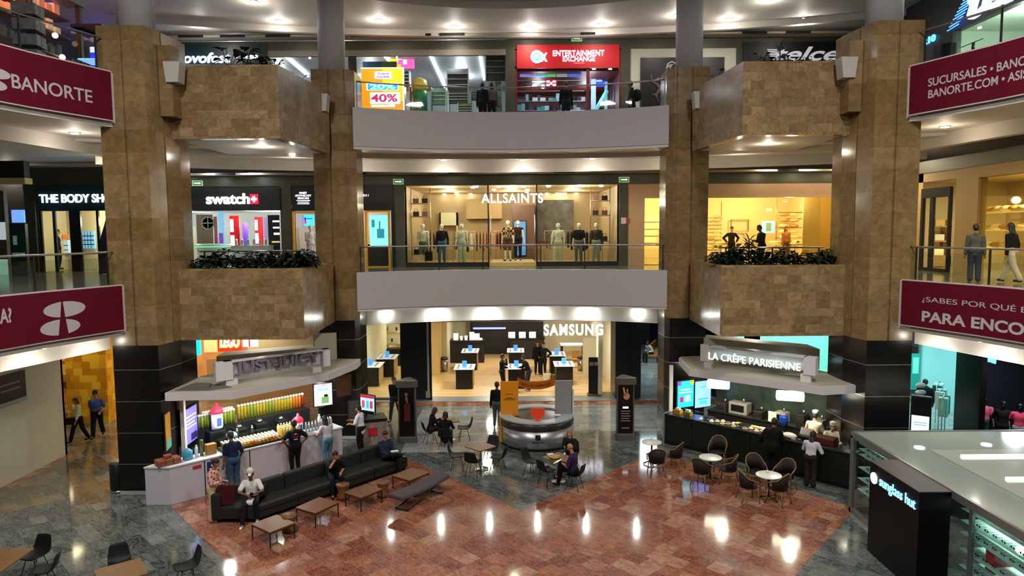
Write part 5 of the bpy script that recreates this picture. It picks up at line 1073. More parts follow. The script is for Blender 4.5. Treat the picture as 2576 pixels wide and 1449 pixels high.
# red entertainment shop
xa, xb = X(1297), X(1560)
room(xa, xb, FY + .2, 37, Z3, 14.7, mat('shop_dark_red', '#571218', .5), None, 160, (.85, .93, 1), nl=2)
REDS = mat('sign_red', '#b00a12', .5, emit=.3)
t = signboard('shop_sign', 'red fascia of the entertainment exchange shop with round fish logo', 1300, 113, 1558, 170, REDS)
signtext(t, 'ENTERTAINMENT', 1391, 127, 1520, 140, LWB, bold=.006); signtext(t, 'EXCHANGE', 1416, 142, 1497, 154, LWB, bold=.01); signtext(t, 'webuy.com', 1443, 156, 1470, 161, glow('lit_pink', '#ff8a8a', 1.2), ext=.005)
L = t.location; x0, z0, x1, z1 = rect(1335, 127, 1366, 159, FY - .14); RX = Matrix.Translation(((x0 + x1) / 2 - L.x, -.02, (z0 + z1) / 2 - L.z)) @ Matrix.Rotation(PI / 2, 4, 'X')
r_ = (z1 - z0) / 2
MB().lathe([(r_, 0), (r_, .03)], n=32, X=RX, smooth=False).build('logo_disc', LWB, t); MB().lathe([(r_ * .62, .03), (r_ * .62, .04)], n=24, X=RX, smooth=False).build('logo_eye', glow('lit_teal', '#3fb4dc', 1.6), t)
signtext(t, 'x', 1360, 133, 1377, 155, LWB, bold=.03, ext=.02); text('e', (x0 + x1) / 2 - L.x, (z0 + z1) / 2 - L.z, r_ * .8, r_ * .7, LWB, Y=-.07, parent=t, bold=.018, ext=.01)
sbox(xa, FY - .05, 14.72, X(1475), FY, 14.8, mat('white_bar', '#cdb8b4', .5), 'trim_bar'); sbox(X(1475), FY - .06, Z3, X(1482), FY + .1, 14.75, mat('shop_dark_red2', '#6a0f16', .5), 'trim_post'); sbox(xa, FY - .05, Z3, xa + .1, FY + .1, 15.5, mat('shop_dark_red2', '#6a0f16', .5), 'trim_post'); sbox(xb - .08, FY - .05, Z3, xb, FY + .1, 15.5, mat('shop_dark_red2', '#6a0f16', .5), 'trim_post')
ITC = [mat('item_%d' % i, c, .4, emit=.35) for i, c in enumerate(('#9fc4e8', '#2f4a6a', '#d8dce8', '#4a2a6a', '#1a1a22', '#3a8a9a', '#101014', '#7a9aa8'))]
t = thing('window_display', 'wide window shelving of the red entertainment shop', 'shelf', (0, 31.5, Z3))
zz = [12.05, 12.5, 12.95, 13.35, 13.8, 14.25]
for z in zz: MB().box(X(1303), 0, z - Z3, X(1472), .25, z - Z3 + .03).build('shelf_board', CHROME, t)
for r, z in enumerate(zz[:4]):
    for i in range(17):
        x = X(1303) + (X(1472) - X(1303)) * (i + .5) / 17; w_ = random.uniform(.06, .13); h_ = random.uniform(.1, .34)
        tag(MB().box(-w_, -.05, 0, w_, .05, h_).build('game_console_box', random.choice(ITC), None, (x, 31.62, z + .03)), 'boxed game or gadget in the red shop window', 'boxed gadget', 'boxed gadgets in the red shop window')
for i, (a, c, col) in enumerate(((1308, 1345, '#8a86d8'), (1347, 1372, '#6ab8d8'), (1373, 1398, '#5ac070'), (1400, 1428, '#8a9a9a'), (1430, 1462, '#4a78e0'))):
    poster('lit_poster', 'lit strip poster, %s in the row at the top of the red shop window' % ('first', 'second', 'third', 'fourth', 'fifth')[i], a, 178, c, 193, 31.9, mat('strip_poster_%d' % i, col, .4, emit=.8, noise=.5, nscale=9), 'poster', .04)
poster('lit_poster', 'crimson poster with white ovals in the red shop window', 1372, 200, 1401, 219, 31.4, mat('crimson_lit', '#a80a3a', .4, emit=.6), 'poster', .04, [(.4, .35, .6, .65, LW), (.1, .6, .35, .85, LW), (.65, .6, .9, .85, LW), (.1, .15, .35, .4, LW), (.65, .15, .9, .4, LW)])
for px, py in ((1344, 216), (1366, 218), (1494, 176), (1535, 176)): x, z = ony(px, py, 31.9); tag(MB().sph((0, 0, 0), .09, 12).build('spot_bulb', glow('bulb_bright', '#ffffff', 8), None, (x, 31.9, z)), 'bright white spot bulb in the red entertainment shop', 'lamp', 'bright bulbs in the red entertainment shop')
for i, (a, c, b_, d_, col) in enumerate(((1487, 1499, 180, 275, '#9fb8e0'), (1500, 1515, 182, 205, '#b8cfe8'), (1494, 1522, 202, 218, '#2a5ae0'), (1521, 1528, 192, 275, '#7fc4d8'), (1538, 1550, 190, 250, '#2a2a52'))):
    poster('entrance_display', 'tall lit panel, %s from the left in the red shop doorway' % ('first', 'second', 'third', 'fourth', 'fifth')[i], a, b_, c, d_, 33 + .2 * i, mat('entr_%d' % i, col, .4, emit=.7), 'panel', .05)
t = thing('escalator_handrail', 'diagonal cyan lit handrail seen through the red shop doorway', 'handrail', (0, 32.6, 0)); a = ony(1500, 275, 32.6); b_ = ony(1527, 228, 32.6); MB().tube([(a[0], 0, a[1]), (b_[0], 0, b_[1])], .09).build('rail', glow('rail_cyan', '#7fd8e0', .8), t)
# white shopfront with black panel
xa, xb = X(1583), X(1845)
sbox(xa, FY, Z3, xb, FY + .2, T3, mat('white_shopfront', '#c9c8b6', .5), 'wall_white_shopfront')
t = signboard('dancer_mural', 'large black panel with a faint dancer on the white shopfront, third floor', 1612, 145, 1820, 300, mat('mural_black', '#17131a', .4), Y=FY - .06, th=.05, cat='mural')
x0, z0, x1, z1 = rect(1612, 145, 1820, 300, FY); L = t.location
def dm(px, py): x, z = ony(px, py, FY - .07); return (x - L.x, -.012, z - L.z)
DP = mat('dancer_print', '#6a4f55', .5)
MB().tube([dm(1638, 188), dm(1640, 205), dm(1652, 212), dm(1660, 222), dm(1650, 240), dm(1658, 262)], [.03, .035, .06, .09, .06, .03]).tube([dm(1660, 212), dm(1668, 225), dm(1655, 235), dm(1640, 240)], .035).sph(dm(1656, 200), (.09, .02, .1)).build('figure_print', DP, t)
MB().tube([dm(1676, 172), dm(1680, 160), dm(1690, 155), dm(1700, 160), dm(1702, 172), dm(1694, 182), dm(1688, 180), dm(1686, 168), dm(1692, 162), dm(1684, 164), dm(1676, 172)], .025).build('line_drawing', mat('line_white', '#b8b4b0', .5, emit=.3), t)
t = signboard('shop_sign', 'black phone company fascia with white italic name behind the right upper plants', 1870, 106, 2158, 160, SIGNBLK)
sbox(X(1870), FY + .1, Z3, X(2158), FY + .2, 14.6, SIGNBLK, 'wall_black_shopfront')
signtext(t, 'telcel', 1950, 118, 2140, 152, mat('letter_grey_white', '#c9ccd2', .4, emit=.5), bold=.018, shear=.35)
for i in range(7): x0, z0, x1, z1 = rect(1930 + i * 2, 124 + i * 4, 1958 + i * 2 - 4, 126 + i * 4, FY - .13); MB().box(x0 - t.location.x, -.02, z0 - t.location.z, x1 - t.location.x, 0, z1 - t.location.z).build('wave_bar', mat('letter_grey_white', '#c9ccd2', .4, emit=.5), t)
sbox(-15.6, FY, Z3, X(430), FY + .2, 16.2, mat('dim_wall', '#4c4840', .6), 'wall_far_left'); sbox(X(2158), FY, Z3, 16, FY + .2, 16.2, OLIVE, 'wall_far_right')
# right wing, third floor: black fascia, mint window
sbox(WX, 9, 14.5, WX + .3, 31.2, 16.2, SIGNBLK, 'wall_right_fascia')
MG = mat('mint_interior', '#c6d4c2', .5)
sbox(19.5, 9, Z3, 19.6, 31.2, 16.2, MG, 'wall_mint_shop_back'); sbox(WX + .3, 9, 14.9, 19.5, 31.2, 15.0, MG, 'ceiling'); sbox(WX + .3, 26.5, Z3, 19.5, 26.6, 15, MG, 'wall_mint_shop_side')
bulb('mint_shop_light', 17.2, 23.5, 13.9, 260, (.92, 1, .88)); bulb('mint_shop_light', 17.2, 18, 13.9, 200, (.92, 1, .88))
sbox(WX, 25.0, Z3, WX + .3, 31.2, 14.5, mat('dark_side', '#15171c', .5), 'wall_right_side')
tag(MB().box(WX + .05, 9, Z3, WX + .07, 25, 14.5).build('shop_window_pane', CLEAR), 'glass front of the mint lit shop on the third floor right wing', 'shop window')
t = thing('shop_sign', 'large blue and white lit phone company name with blue stripes, top right', 'sign', (WX - .02, 0, 0))
RXm = Matrix.Rotation(-PI / 2, 4, 'Z')
def wpt(px, py, X_=WX - .04): return onx(px, py, X_)
ya, za = wpt(2440, 45); 
LT = glow('telcel_white', '#dfe6ff', 1.1)
y0_, z0_ = wpt(2432, 55); y1_, z1_ = wpt(2576, -5)
o = text('telcel', 0, 0, 5.2, 1.15, LT, ext=.05, bold=.03, shear=.3, centre=False)
o.data.transform(Matrix.Translation((-.04, wpt(2436, 30)[0], 15.15)) @ RXm); o.parent = t
for i in range(9):
    py = 82 - i * 9.5; ya, za = wpt(2386 + i * 5, py - 4); MB().tube([(-.06, ya, za), (-.06, ya - .62, za + .06)], .02).build('stripe', LBLUE, t)
t = thing('shop_sign', 'small blue lit lettering low at the left end of the top right fascia', 'sign', (WX - .04, 0, 0)); ya, za = wpt(2322, 108)
o = text('R10', 0, 0, .8, .25, glow('lit_cyan_blue', '#5fc0ff', 2.5), ext=.02, bold=.03, centre=False); o.data.transform(Matrix.Translation((-.02, ya, za)) @ RXm); o.parent = t
t = thing('spot_rail', 'black spotlight rail behind the mint window, third floor right wing', 'light fitting', (16.2, 0, 0)); ya, za = onx(2340, 118, 16.2); yb, zb = onx(2475, 68, 16.2)
MB().tube([(0, ya, 14.1), (0, yb, 14.1)], .015).build('rail', BLACK, t)
for k in range(3): yy = ya + (yb - ya) * (k + .5) / 3; MB().cyl((0, yy, 13.85), .05, .25, 10).build('spotlight', BLACK, t)
tag(MB().cyl((0, 0, 0), .25, 1.9, 20).build('round_pillar', BLACK, None, (15.0, 24.4, Z3)), 'dark round pillar beside the mint window, third floor right wing', 'pillar')
poster('ceiling_panel_light', 'yellow tinted ceiling panel light in the mint shop', 2372, 122, 2412, 128, 26.0, glow('panel_yellow', '#e8e8a0', 1.6), 'ceiling light', .5)
# left wing, third floor: warm shop with goods, purple lit ceiling
area('purple_light', -16, 24, 15.9, 3, 6, 330, (.45, .3, 1)); 
LX = -14.6
SHW = mat('shop_brown_wood', '#4a2a16', .5)
sbox(LX - 4, 12, Z3, LX - 3.9, 27, 16.1, mat('dark_shop_back', '#1d1712', .6), 'wall_left_shop_back')
area('warm_shop_light', LX - 1.5, 21, 15.2, 1.5, 6, 260, (1, .62, .3))
t = thing('kiosk_shop', 'dark wood shop stand with pale roof edge, top left of the third floor', 'shop stand', (LX, 20, Z3))
MB().box(-.1, -6, 3.1, .5, 3.8, 3.5).build('roof_edge', mat('roof_pale', '#8f8d90', .5), t); MB().box(.3, -6, 0, .5, 3.6, .95).build('counter_front', mat('counter_brown', '#4c3a1a', .5), t)
for yy in (-5, -1.5, 1.2, 3.6): MB().box(.3, yy - .06, 0, .45, yy + .06, 3.1).build('post', SHW, t)
for z in (1.3, 2.0, 2.6): MB().box(-.5, -6, z, .1, 3.6, z + .05).build('shelf_board', SHW, t)
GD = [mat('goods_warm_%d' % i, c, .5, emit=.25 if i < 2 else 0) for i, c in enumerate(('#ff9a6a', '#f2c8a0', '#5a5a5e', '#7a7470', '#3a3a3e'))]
for r, z in enumerate((1.35, 2.05, 2.65)):
    for i in range(26):
        y = 14.2 + i * .36; c = GD[random.choice((0, 0, 1) if (r > 0 and y > 17) else (2, 3, 4))]
        tag(MB().box(-.14, -.13, 0, .14, .13, random.uniform(.25, .45)).build('packaged_good', c, None, (LX - .2, y, Z3 + z), bevel=.03), 'packaged good in the dark wood shop', 'packaged good', 'packaged goods in the top left shop')
for i, (y, z) in enumerate(((20.8, 14.5), (21.6, 14.3), (19.6, 14.75), (22.6, 13.9), (22.9, 13.3))): tag(MB().sph((0, 0, 0), .09, 10).build('hanging_bulb', glow('bulb_warm', '#ffd0a0', 8), None, (LX + .2, y, z)), 'warm bulb in the dark wood shop', 'lamp', 'warm bulbs in the top left shop')
for i in range(2):
    t = thing('wire_rack', 'grey wire rack of small goods, %s at the rail, top left' % ('nearer one', 'farther one')[i], 'rack', (-13.6, 18.0 + 2.2 * i, Z3), .2)
    MB().box(-.3, -.3, 0, .3, .3, .05).box(-.02, -.02, 0, .02, .02, 2.2).build('stand', DSTEEL, t)
    for k in range(4):
        for q in range(2): MB().box(-.3, -.3 + .32 * q, .5 + .42 * k, .3, -.02 + .32 * q, .8 + .42 * k).build('goods_panel', mat('grey_goods', '#6c6c70', .5, noise=.8, nscale=9), t)
t = thing('glass_cabinet', 'glass cabinet with blue lights at the end of the dark wood shop', 'cabinet', (-13.7, 23.6, Z3))
MB().box(-.5, -.5, 0, .5, .5, .9).build('base', BLACK, t); MB().box(-.5, -.5, .9, .5, .5, 2.3).build('glass', CLEAR, t); MB().box(-.5, -.5, 2.3, .5, .5, 2.4).build('top', DSTEEL, t); MB().box(-.4, -.4, 1.3, .4, .4, 1.34).build('lit_shelf', glow('cab_blue', '#8fc4ff', 1.2), t)
poster('lit_screen', 'intense blue lit screen left of the left outer column, third floor', 226, 118, 257, 168, 30.5, glow('pure_blue', '#1414ff', 5), 'screen', .1, [(0, .72, .45, 1, glow('lit_lilac', '#c8c8ff', 2)), (.55, .72, 1, 1, glow('lit_lilac', '#c8c8ff', 2))])
# ================================================================ JUICE KIOSK
def local(ax, ay, bx, by):
    a = math.atan2(by - ay, bx - ax); c, s = math.cos(a), math.sin(a)
    return a, lambda x, y, z=0: (ax + c * x - s * y, ay + s * x + c * y, z)
JA, JP = local(-9.64, 19.05, -5.75, 22.95)
KW = mat('kiosk_white', '#b9b6be', .35); KCAN = mat('canopy_white', '#cfcbca', .5); KTAN = mat('canopy_top', '#b5ad98', .6)
t = thing('juice_counter', 'long white juice counter running diagonally between the two left columns', 'counter', JP(0, 0, .006), JA)
MB().prism([(0, 0), (5.5, 0), (5.5, .6), (-.1, .6), (-.5, .5)], 0, 1.06).build('cabinet', KW, t)
MB().prism([(-.02, -.03), (5.53, -.03), (5.53, .62), (-.12, .62), (-.53, .5)], 1.06, 1.10).build('counter_top', mat('white_top', '#cfd3d2', .2), t)
b = MB()
for x in (.95, 2.3, 3.7): b.box(x - .012, -.012, .02, x + .012, 0, 1.06)
b.build('joint_strip', BLACKM, t)
MB().box(.98, -.008, .02, 2.28, -.004, .12).build('kick_plate', BLACKM, t)
MB().box(.62, -.012, .86, .86, -.004, .96).build('red_label', mat('label_red', '#b0283a', .5), t)
MB().box(1.02, -.012, .62, 1.32, -.004, .98).build('blue_notice', mat('label_blue', '#1b2a66', .5), t)
MB().sph((1.17, -.014, .86), (.04, .004, .04), 10).box(1.08, -.016, .74, 1.26, -.012, .78).build('notice_figure', mat('label_white', '#d8dce8', .5), t)
MB().tube([(1.04, -.05, .5), (1.04, -.02, .5)], .02).build('door_knob', CHROME, t)
t = thing('fruit_case', 'open wooden tray case of fruit cups with a green glass edge on the juice counter', 'display case', JP(1.55, .05, 1.106), JA)
MB().box(0, 0, 0, 2.6, .5, .08).build('tray', mat('tray_wood', '#7a4f1c', .5), t)
MB().box(0, -.01, .0, 2.6, 0, .06).box(0, .5, .0, 2.6, .51, .35).box(-.01, 0, 0, 0, .5, .3).build('glass_guard', glass('green_glass', '#9fe0c8', .3), t)
FC = [mat('fruit_%d' % i, c, .4) for i, c in enumerate(('#e8c45a', '#d86a3a', '#e8e0b8', '#c9b84a', '#e89a4a'))]
cup = {}
def cupobj(c, kind):
    k = (c, kind)
    if k not in cup:
        m = MB()
        if kind == 'cup': m.lathe([(.035, 0), (.045, .10)], n=10, mi=0).lathe([(.048, .10), (.045, .125), (.02, .14)], n=10, mi=1)
        elif kind == 'bottle': m.lathe([(.035, 0), (.038, .02), (.038, .2), (.018, .25)], n=10).lathe([(.02, .25), (.02, .28)], n=8, mi=1)
        elif kind == 'tall': m.lathe([(.045, 0), (.05, .36), (.03, .40)], n=10).lathe([(.052, .40), (.05, .46), (.02, .48)], n=8, mi=1)
        me = m.build('x', [c, mat('lid_cream', '#e8e6cf', .4)]); cup[k] = me.data; bpy.data.objects.remove(me)
    return cup[k]
def put(name, kind, c, loc, label, group, s=1):
    o = bpy.data.objects.new(name, cupobj(c, kind)); COL.objects.link(o); o.location = loc; o.scale = (s, s, s); return tag(o, label, name.replace('_', ' '), group)
for i in range(15):
    for j in range(4):
        put('fruit_cup', 'cup', FC[(i * 3 + j * 2) % 5], JP(1.65 + i * .115, .11 + j * .11, 1.19 + .015 * j), 'lidded fruit cup in the wooden counter tray', 'fruit cups in the tray')
for i in range(7):
    for j in range(3): put('juice_cup', 'bottle', FC[(3, 0, 2)[(i + j) % 3]], JP(3.42 + i * .10, .12 + j * .12, 1.19 + .03 * j), 'yellow juice cup right of the fruit tray', 'yellow juice cups', 1.1)
LIME = mat('juice_lime', '#8f9c34', .3); LIME2 = mat('juice_olive', '#6c7c28', .3); JY = mat('juice_yellow', '#b5a42c', .3); JO = mat('juice_orange', '#d87a20', .3); JR = mat('juice_red', '#a8282a', .3)
t = thing('back_bar', 'dark steel back bar of the juice kiosk with a raised bottle ledge', 'counter', JP(0, 0, .006), JA)
MB().prism([(1.05, 1.5), (5.4, 1.5), (5.4, 2.1), (1.65, 2.1)], 0, 1.0).prism([(1.5, 1.95), (5.4, 1.95), (5.4, 2.5), (2.05, 2.5)], 1.0, 1.42).build('cabinet', mat('bar_steel_dark', '#2b3032', .35, metal=.5), t)
for i in range(13, 26): put('juice_bottle', 'tall', (LIME, LIME2)[i % 2], JP(.42 + i * .092, 2.05, 1.43), 'tall green juice bottle, front row of the back bar', 'green juice bottles, front row')
for i in range(15, 26): put('juice_bottle', 'tall', (LIME2, LIME)[i % 2], JP(.42 + i * .092, 2.2, 1.43), 'tall green juice bottle, rear row of the back bar', 'green juice bottles, rear row', 1.08)
for i in range(22): put('juice_bottle', 'tall', (JY, LIME, JY, LIME, JY, JY, JO, JR)[min(i // 3, 7)], JP(3.0 + i * .11, 2.3, 1.43), 'coloured juice bottle at the right of the back bar', 'coloured bottles, right of the back bar', 1.05)
def machine(x, y, z, w_, d_, h_, label, name='juice_machine', m=None):
    t = thing(name, label, 'machine', JP(x, y, z), JA); MB().box(-w_ / 2, -d_ / 2, 0, w_ / 2, d_ / 2, h_).build('housing', m or mat('machine_dark', '#23282a', .3, metal=.3), t, bevel=.03)
    MB().box(-w_ * .35, -d_ / 2 - .01, h_ * .3, w_ * .35, -d_ / 2, h_ * .8).build('front_panel', BLACK, t); MB().lathe([(w_ * .25, h_), (w_ * .28, h_ + .06), (w_ * .1, h_ + .12)], n=14).build('hopper', CHROME, t)
machine(2.0, 1.75, 1.01, .5, .4, .38, 'black till machine in the middle of the juice back bar'); machine(2.75, 1.75, 1.01, .42, .4, .30, 'steel blender unit right of the till'); machine(3.45, 1.75, 1.01, .38, .36, .34, 'small dark juicer at the right of the back bar'); machine(4.2, 1.75, 1.01, .34, .36, .28, 'low grey juicer near the right screen')
tag(MB().sph((0, 0, .12), (.2, .16, .13), 12).build('plastic_bag', mat('bag_clear', '#9fb0ae', .3), None, JP(2.45, 1.62, 1.02)), 'crumpled clear bag beside the till on the back bar', 'bag')
for (x, y, z, s_, nm) in ((2.05, 1.72, 1.45, 1.15, 'on top of the till'), (4.05, .25, 1.106, 1.0, 'on the juice counter front')):
    t = thing('juice_dispenser', 'giant baby-bottle shaped dispenser with a red cap, %s' % nm, 'dispenser', JP(x, y, z), JA)
    MB().lathe([(.13 * s_, 0), (.15 * s_, .05), (.15 * s_, .42 * s_)], n=20).build('tank', mat('tank_white', '#cfd6e8', .3, emit=.35), t); MB().box(-.07, -.155 * s_, .1, .07, -.145 * s_, .35).build('printed_label', mat('tank_label', '#4a6ab8', .4), t)
    MB().lathe([(.165 * s_, .42 * s_), (.17 * s_, .48 * s_), (.13 * s_, .56 * s_), (.05 * s_, .60 * s_), (.03 * s_, .70 * s_)], n=20).build('cap', glow('cap_red', '#ff2a48', .7), t)
for i in range(9): put('clear_jar', 'bottle', mat('jar_clear', '#a8a8b0', .15), JP(4.35 + i * .115, .3, 1.106), 'clear lidded jar in the row on the right of the juice counter', 'clear jars on the juice counter', 1.15)
for i in range(4): put('pink_cup', 'bottle', mat('cup_pink', '#b8607a', .3), JP(5.05 + i * .09, .45, 1.106), 'pink cup stacked at the right end of the juice counter', 'pink cups', 1.1)
put('soap_bottle', 'bottle', mat('bottle_white', '#d8dce0', .3), JP(4.95, .5, 1.106), 'tall white pump bottle at the right end of the juice counter', None, 1.6)
for i in range(12): tag(MB().box(-.1, -.08, 0, .1, .08, .085).build('snack_box', mat('snack_brown', '#8a4a34', .6, noise=.4, nscale=20), None, JP(-.16 + .21 * (i % 3), .2 + .17 * ((i // 3) % 2), 1.106 + .09 * (i // 6)), JA, bevel=.01), 'reddish brown snack box on the juice counter', 'box', 'snack boxes at the left end')
tag(MB().box(-.1, -.08, 0, .1, .08, .085).build('snack_box', mat('snack_brown', '#8a4a34', .6, noise=.4, nscale=20), None, JP(.05, .3, 1.29), JA, bevel=.01), 'topmost snack box crowning the stack at the left end of the counter', 'box')
tag(MB().lathe([(.12, 0), (.14, .05), (.14, .25), (.05, .32)], n=14).build('water_jug', mat('jug_blue', '#3f8fb0', .25), None, JP(.60, .3, 1.106)), 'blue water jug beside the snack boxes', 'jug')
put('paste_jar', 'bottle', mat('bottle_white', '#d8dce0', .3), JP(.85, .3, 1.106), 'white bottle between the blue jug and the green jar', None, 1.3)
tag(MB().lathe([(.05, 0), (.05, .45), (.04, .48)], n=12).build('tall_jar', mat('jar_green', '#5a6a3a', .25), None, JP(1.02, .35, 1.106)), 'tall green jar near the white bottle', 'jar')
tag(MB().box(-.14, -.1, 0, .14, .1, .3).build('carton', mat('carton_tan', '#a8743a', .6), None, JP(1.28, .35, 1.106), JA), 'tan carton beside the tall green jar', 'carton')
# canopy
t = thing('kiosk_canopy', 'grey white angled canopy of the juice kiosk with a long name board on top', 'canopy')
cp = [(-10.1, 19.88), (-8.2, 20.02), (-6.05, 22.55), (-5.55, 24.4), (-5.55, 25.1), (-8.3, 25.4), (-10.1, 22.2)]
MB().prism(cp, 2.78, 3.02).build('fascia', KCAN, t); MB().prism([(-8.9 + (p[0] + 8.9) * .97, 22.3 + (p[1] - 22.3) * .97) for p in cp], 3.02, 3.03).build('roof_sheet', KTAN, t)
a0 = onz(542, 913, 3.78); a1 = onz(830, 877, 3.78); Lb = math.dist(a0, a1); A_, PJ = local(*a0, *a1)
def inframe(o, P0, ang): o.location = P0; o.rotation_euler[2] = ang; return o
b = inframe(MB().box(0, 0, -.02, .5, .22, .55).box(.25, 0, .5, Lb, .22, .55).box(0, .18, .05, Lb, .22, .55).box(Lb - .25, 0, -.02, Lb, .22, .55).box(.3, .04, -.3, .65, .2, -.02).box(Lb - .6, .04, -.3, Lb - .3, .2, -.02).build('name_board', mat('board_lilac_white', '#dedbe0', .4), t), (a0[0], a0[1], 3.23), A_)
o = text('JUST-JUICY', Lb / 2 + .12, .27, Lb * .74, .44, mat('letter_lilac_grey', '#7f7a88', .35), Y=.05, parent=t, ext=.07, bold=.035); inframe(o, (a0[0], a0[1], 3.23), A_)
t = thing('kiosk_upstand', 'tall beige box upstand behind the juice kiosk name board', 'upstand')
u0 = onz(467, 890, 3.95); u1 = onz(760, 866, 3.95)
MB().prism([(-9.9, 23.0), (-7.1, 24.7), (-7.4, 25.4), (-10.0, 23.9)], 3.03, 3.52).build('panel', mat('beige_upstand', '#bdb49a', .6), t)
MB().prism([(-7.1, 24.7), (-6.4, 25.0), (-6.4, 25.12), (-7.12, 24.85)], 3.03, 4.0).build('end_panel', mat('pale_end', '#c9c4b0', .5), t)
tag(MB().prism([(-9.9, 20.1), (-8.9, 20.1), (-8.4, 20.5), (-9.0, 20.9), (-9.8, 21.0)], 3.035, 3.05).prism([(-9.7, 20.2), (-9.0, 20.3), (-9.1, 20.7), (-9.6, 20.8)], 3.05, 3.12).build('folded_tarp', mat('tarp_grey', '#6a6660', .8)), 'crumpled grey tarpaulin lying on the left end of the juice canopy', 'tarpaulin')
area('kiosk_light', -7.6, 21.9, 2.74, .25, .25, 90, (1, .97, .9)); area('kiosk_light', -8.8, 20.8, 2.74, .2, .2, 60, (1, .97, .9)); area('kiosk_light', -6.6, 23.6, 2.74, .2, .2, 60, (1, .97, .9))
def screen(px0, py0, px1, py1, Y0, Y1, name, label, m, art=(), cat='screen', th=.05):
    """an upright screen whose left edge stands at depth Y0 and right edge at depth Y1"""
    xa, za = ony(px0, py1, Y0); xb, zb = ony(px1, py1, Y1); _, zt = ony(px0, py0, Y0); zb = min(za, zb); L = math.hypot(xb - xa, Y1 - Y0)
    t = thing(name, label, cat, (xa, Y0, zb), math.atan2(Y1 - Y0, xb - xa)); H = zt - za
    MB().box(-.03, 0, -.03, L + .03, th, H + .03).build('casing', BLACK, t); MB().box(0, -.01, 0, L, 0, H).build('display', m, t)
    for i, a in enumerate(art): MB().box(a[0] * L, -.014 - .002 * i, a[1] * H, a[2] * L, -.01, a[3] * H).build('picture_element', a[4], t)
    return t
LIL = glow('screen_lilac', '#6f68d8', 1.2)
screen(463, 1012, 497, 1100, 20.6, 21.6, 'menu_screen', 'tilted lilac menu screen at the left end of the juice kiosk', LIL, [(.1, .75, .9, .78, LW), (.1, .65, .9, .67, LW), (.1, .55, .8, .57, LW), (.1, .45, .9, .47, LW), (.5, .05, .9, .25, mat('menu_dark', '#3a2a6a', .4))])
screen(417, 1015, 447, 1105, 19.75, 20.9, 'menu_poster', 'orange and teal fruit poster on the left column beside the juice kiosk', mat('poster_fruit', '#b8842a', .4, emit=.25, noise=.8, nscale=6), [(.05, .0, .9, .25, mat('poster_teal_dark', '#4a9a88', .4, emit=.25))], 'poster')
screen(791, 962, 836, 1017, 22.9, 23.2, 'menu_screen', 'white menu screen with a green drink, right end of the juice kiosk', glow('screen_pale_lilac', '#d5d2f0', 1.1), [(.2, .7, .5, .78, CY), (.55, .7, .8, .78, CY), (.4, .1, .8, .4, mat('drink_green', '#7fbf6a', .4, emit=.6)), (.55, .4, .75, .5, BLACK)])
screen(850, 940, 884, 992, 24.2, 24.6, 'wall_poster', 'dark orange fruit poster on the left inner column', mat('poster_dark_orange', '#6a3a14', .5, noise=.8, nscale=5), [], 'poster')
tag(MB().box(-.10, -.07, 0, .10, .07, 1.72).build('support_post', BLACKM, None, JP(5.2, .75, .006), JA), 'black support post under the right end of the juice canopy', 'post')
tag(MB().box(-.05, -.05, 0, .05, .05, 2.77).build('support_post', BLACKM, None, JP(5.45, 1.0, .006), JA), 'slim black support post behind the right end of the juice counter', 'post')
tag(MB().box(-.06, -.06, 0, .06, .06, 2.77).build('support_post', KCAN, None, (-9.95, 20.6, .006)), 'white support post at the left end of the juice canopy', 'post')
for i, (px, py) in enumerate(((672, 1062), (705, 1070))): put('steel_cup', 'bottle', CHROME, JP(2.6 + i * .5, 1.55, 1.02), 'steel shaker cup on the juice back bar', 'steel shaker cups', 1.2)
# ice-cream cart with screen beside the juice kiosk
cx, cy = onz(912, 1128, 0)
t = thing('snack_cart', 'printed snack cart with a black base at the right end of the juice kiosk', 'cart', (cx + .25, cy + .35, .003), .35)
MB().box(-.5, -.4, .0, .5, .4, .95).build('body', mat('cart_print', '#8f8078', .5, noise=.7, nscale=7), t, bevel=.02); MB().box(-.52, -.42, .95, .52, .42, 1.05).build('cart_top', BLACK, t)
MB().box(-.15, -.42, .45, .15, -.4, .75).build('red_print', mat('print_red', '#a8182a', .5), t)
t = screen(908, 992, 942, 1037, 24.5, 24.2, 'menu_screen', 'small bright menu screen with red top above the snack cart', glow('screen_ice', '#9fc8ff', 1.1), [(0, .85, 1, 1, mat('menu_red', '#c8283a', .4, emit=.6)), (.1, .3, .3, .7, mat('menu_red2', '#d84a5a', .4, emit=.6)), (.45, .3, .6, .7, SKY), (.7, .3, .9, .7, mat('menu_red2', '#d84a5a', .4, emit=.6)), (0, 0, 1, .15, BLACK)])
tag(MB().box(-.03, -.03, 0, .03, .03, 1.35).box(-.3, -.2, 0, .3, .2, .04).build('screen_stand', BLACK, None, (t.location.x + .2, 24.45, .003)), 'black stand under the small bright menu screen', 'stand')
screen(878, 1005, 905, 1060, 23.9, 24.1, 'menu_board', 'grey printed board left of the small bright menu screen', mat('menu_board_grey', '#55504a', .6, noise=.6, nscale=12), [], 'board')
